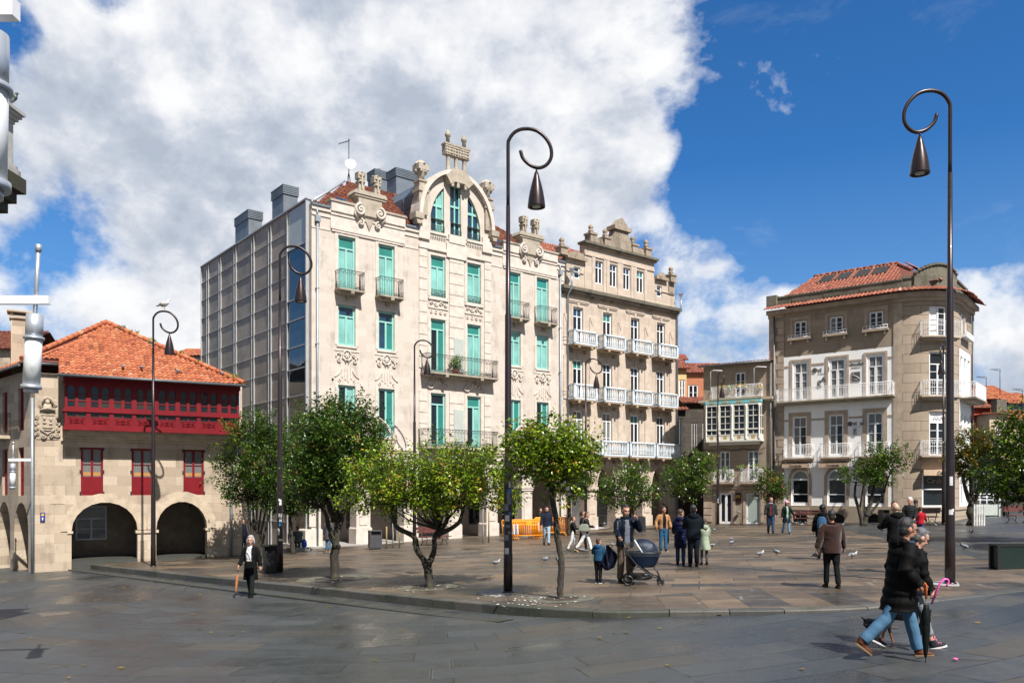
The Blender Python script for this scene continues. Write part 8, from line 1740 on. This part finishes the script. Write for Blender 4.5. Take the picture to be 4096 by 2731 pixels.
def dogmat():
    t = T('black_tan_coat'); o = t.obj(); sp = t.n('SeparateXYZ', {'Vector': o}); n = t.noise(o, 8, 2)
    low = t.math('LESS_THAN', t.math('ADD', (sp, 'Z'), t.math('MULTIPLY', (n, 'Fac'), .04)), .16); muz = t.math('MULTIPLY', t.math('GREATER_THAN', (sp, 'X'), .3), t.math('LESS_THAN', (sp, 'Z'), .385))
    t.set(t.b.inputs['Base Color'], t.mix((.013, .012, .012), (.22, .08, .03), t.math('MAXIMUM', low, muz))); t.b.inputs['Roughness'].default_value = .4; return t.m
db = remesh(m, 'body', dogmat(), R_, .008, 1); m = MB()
for s in (-1, 1): m.ell((.3, s*.03, .395), .007, 6)
m.ell((.378, 0, .364), (.01, .012, .01), 6); m.build('eyes_and_nose', EYE, db); m = MB(); m.tube([(.19+.0*q, .05*cos(q), .33+.05*sin(q)) for q in [2*pi*i/12 for i in range(13)]], .006, 5); m.build('collar', M_RED, R_)
# pink blossom on its twig
b = G(3822, 2640, .04); m = MB()
for q in range(6): m.ell((b.x+.018*cos(q), b.y+.018*sin(q), b.z+.02), (.018, .014, .014), 6)
o = m.build('fallen_flower', simple('pink_petals', (.7, .12, .35), .6)); tag(o, 'pink blossom lying on the slate paving right of the couple', 'flower'); m = MB(); m.tube([b+Vector((.02, 0, .012)), b+Vector((.3, -.02, .014)), b+Vector((.55, -.05, .014))], .004, 5); m.build('twig', simple('twig', (.05, .035, .025)), o)
# ------------------------------------------------------------------ birds
def bird(name, mats, sc):
    m = MB(); m.ell((0, 0, .115), (.105, .055, .058), 10, 0, Matrix.Rotation(rad(-14), 3, 'Y')); m.ell((.085, 0, .15), (.04, .036, .05), 8, 1, Matrix.Rotation(rad(20), 3, 'Y')); m.tube([(.085, 0, .15), (.105, 0, .2)], [.036, .022], 8, 1); m.ell((.115, 0, .213), (.026, .022, .023), 8, 1); m.tube([(.135, 0, .213), (.162, 0, .206)], [.007, .002], 5, 3)
    for s in (-1, 1):
        m.ell((-.02, s*.042, .125), (.1, .018, .04), 8, 0, Matrix.Rotation(rad(-10), 3, 'Y')); m.ell((-.06, s*.054, .118), (.012, .008, .032), 6, 2); m.ell((-.035, s*.057, .12), (.009, .006, .03), 6, 2); m.tube([(.0, s*.022, .07), (.005, s*.024, 0), (.03, s*.026, .003)], .006, 5, 3)
    m.tube([(-.08, 0, .105), (-.15, 0, .085), (-.19, 0, .078)], [.035, .034, .03], 6, 2, flat=.3)
    return m.build(name, mats)
PIG = [simple('pigeon_grey', (.2, .21, .23), .7), simple('pigeon_neck', (.06, .085, .09), .4), simple('pigeon_bars', (.04, .042, .048), .7), simple('pigeon_feet', (.3, .1, .08), .6)]; PIGW = simple('pigeon_white', (.42, .42, .42), .7)
pg0 = bird('pigeon', PIG, 1); rr = random.Random(12); pts = [(2327, 2212, 'dark pigeon flapping at the heels of the striding woman'), (2231, 2252, 'grey pigeon half hidden behind the slim crooked trunk'), (2184, 2249, 'grey pigeon left of the slim crooked trunk'), (2449, 2189, 'pigeon between the boy and the phone man'), (2457, 2137, 'distant pigeon behind the phone man'), (2857, 2127, 'lone pigeon right of the girl in green, farther back'), (2927, 2180, 'near pigeon of the pair right of the girl in green'), (2925, 2166, 'rear pigeon of the pair right of the girl in green'), (2850, 2192, 'pigeon just behind the girl in green'),
    (3040, 2229, 'white-headed pigeon left of the brown fleece man'), (3106, 2221, 'grey pigeon nearest left of the brown fleece man'), (3268, 2234, 'pigeon at the hand of the brown fleece man'), (3410, 2234, 'white-tailed pigeon right of the brown fleece man'), (3172, 2101, 'leftmost pigeon of the flock under the cafe bench'), (3184, 2099, 'second pigeon from left under the cafe bench'), (3197, 2100, 'middle pigeon of the flock under the cafe bench'), (3208, 2106, 'front pigeon of the flock by the cafe bench'), (3222, 2100, 'pigeon under the right end of the cafe bench'), (3252, 2098, 'last pigeon right of the cafe bench'), (3373, 2106, 'pigeon between parka person and wind-bent tree'),
    (3527, 2127, 'pigeon near the black bin and hidden man'), (3741, 2109, 'pigeon left of the tall right lamp'), (3855, 2199, 'dark pigeon right of the tall right lamp'), (3885, 2136, 'distant pigeon before the orange-tinged tree'), (1981, 2264, 'pale pigeon left of the stickered lamp')]
for i, (px, py, lb) in enumerate(pts):
    p = G(px, py)+Vector((0, 0, .004)); a = rr.uniform(0, 2*pi)
    if i == 0: o = pg0
    else: o = pg0.copy(); COL.objects.link(o)
    o.location = p; o.rotation_euler = (0, rr.uniform(-.15, .2), a); o.scale = (1.12,)*3; tag(o, lb, 'pigeon', 'pigeons on the square')
    if i in (9, 12, 24): o.data = pg0.data.copy(); o.data.materials[1] = PIGW; o.data.materials[2] = PIGW if i == 12 else PIG[2]
OLq = Vector((-13.12, 39.11, -1.09)); Rm = Matrix.Rotation(rad(30), 4, 'Z')
for i, (x, t_, lb) in enumerate(((-5.15, .75, 'pigeon on the orange tiles near the eave, leftmost of four'), (-4.4, .8, 'second pigeon from the left on the orange tiles'), (-2.9, .6, 'third pigeon from the left on the orange tiles'), (-.95, .7, 'pigeon near the right hip of the orange tiled roof'))):
    o = pg0.copy(); COL.objects.link(o); o.location = OLq+Rm @ Vector((x, -1.3+t_*.87, 8.06+t_*.49+.09)); o.rotation_euler = (0, 0, rr.uniform(0, 6)); o.scale = (1.1,)*3; tag(o, lb, 'pigeon', 'pigeons on the granite house roof')
o = pg0.copy(); COL.objects.link(o); o.location = Vector((-8.86, 14.3, ZC+6.69)); o.rotation_euler = (0, 0, 0); tag(o, 'pigeon silhouetted on the stone pedestal at the left edge', 'pigeon')
GUL = [simple('gull_white', (.7, .7, .7), .7), simple('gull_white2', (.75, .75, .75), .7), simple('gull_wing', (.1, .1, .11), .7), simple('gull_beak', (.6, .35, .05), .5)]; g_ = bird('seagull', GUL, 1); g_.data.materials[0] = simple('gull_mantle', (.5, .47, .43), .7)
lp = lamps[0]; g_.location = lp.location+Vector((.48*.947, -.02, 11.115*.947)); g_.scale = (1.75,)*3; g_.rotation_euler = (0, 0, rad(-8)); tag(g_, 'seagull standing on top of the lamp loop above the red gallery', 'seagull')

# green plant on the long iron balcony
pt = thing('potted_plant', 'bushy green plant in a red pot on the long upper iron balcony', 'potted plant', OM+UM*9.25-NM*.3+Vector((0, 0, 10.09)), A_M)
m = MB(); m.lathe([(.12, 0), (.17, .28), (.18, .3), (.14, .3)], 0, 0, 0, 12); m.build('pot', simple('terracotta_red', (.35, .06, .03), .7), pt); m = MB(); rr = random.Random(77)
for _ in range(420):
    c = rr.choice([(0, 0, .85, .3), (.2, 0, 1.0, .28), (-.2, 0, .65, .25), (.1, 0, .5, .2)]); v = Vector((rr.gauss(0, 1), rr.gauss(0, .8), rr.gauss(0, 1))).normalized()*c[3]*rr.uniform(.4, 1); p = Vector(c[:3])+v; d_ = (v.normalized()+Vector((0, 0, -.3))).normalized()*.12; sd = d_.orthogonal().normalized()*.03
    m.add([tuple(p-sd), tuple(p+sd), tuple(p+d_)], [(0, 1, 2)], 0, False, rr.uniform(.25, .6))
m.tube([(0, 0, .25), (.03, 0, .6), (.1, 0, .9)], .02, 5); m.build('foliage', M_FLOWER, pt)
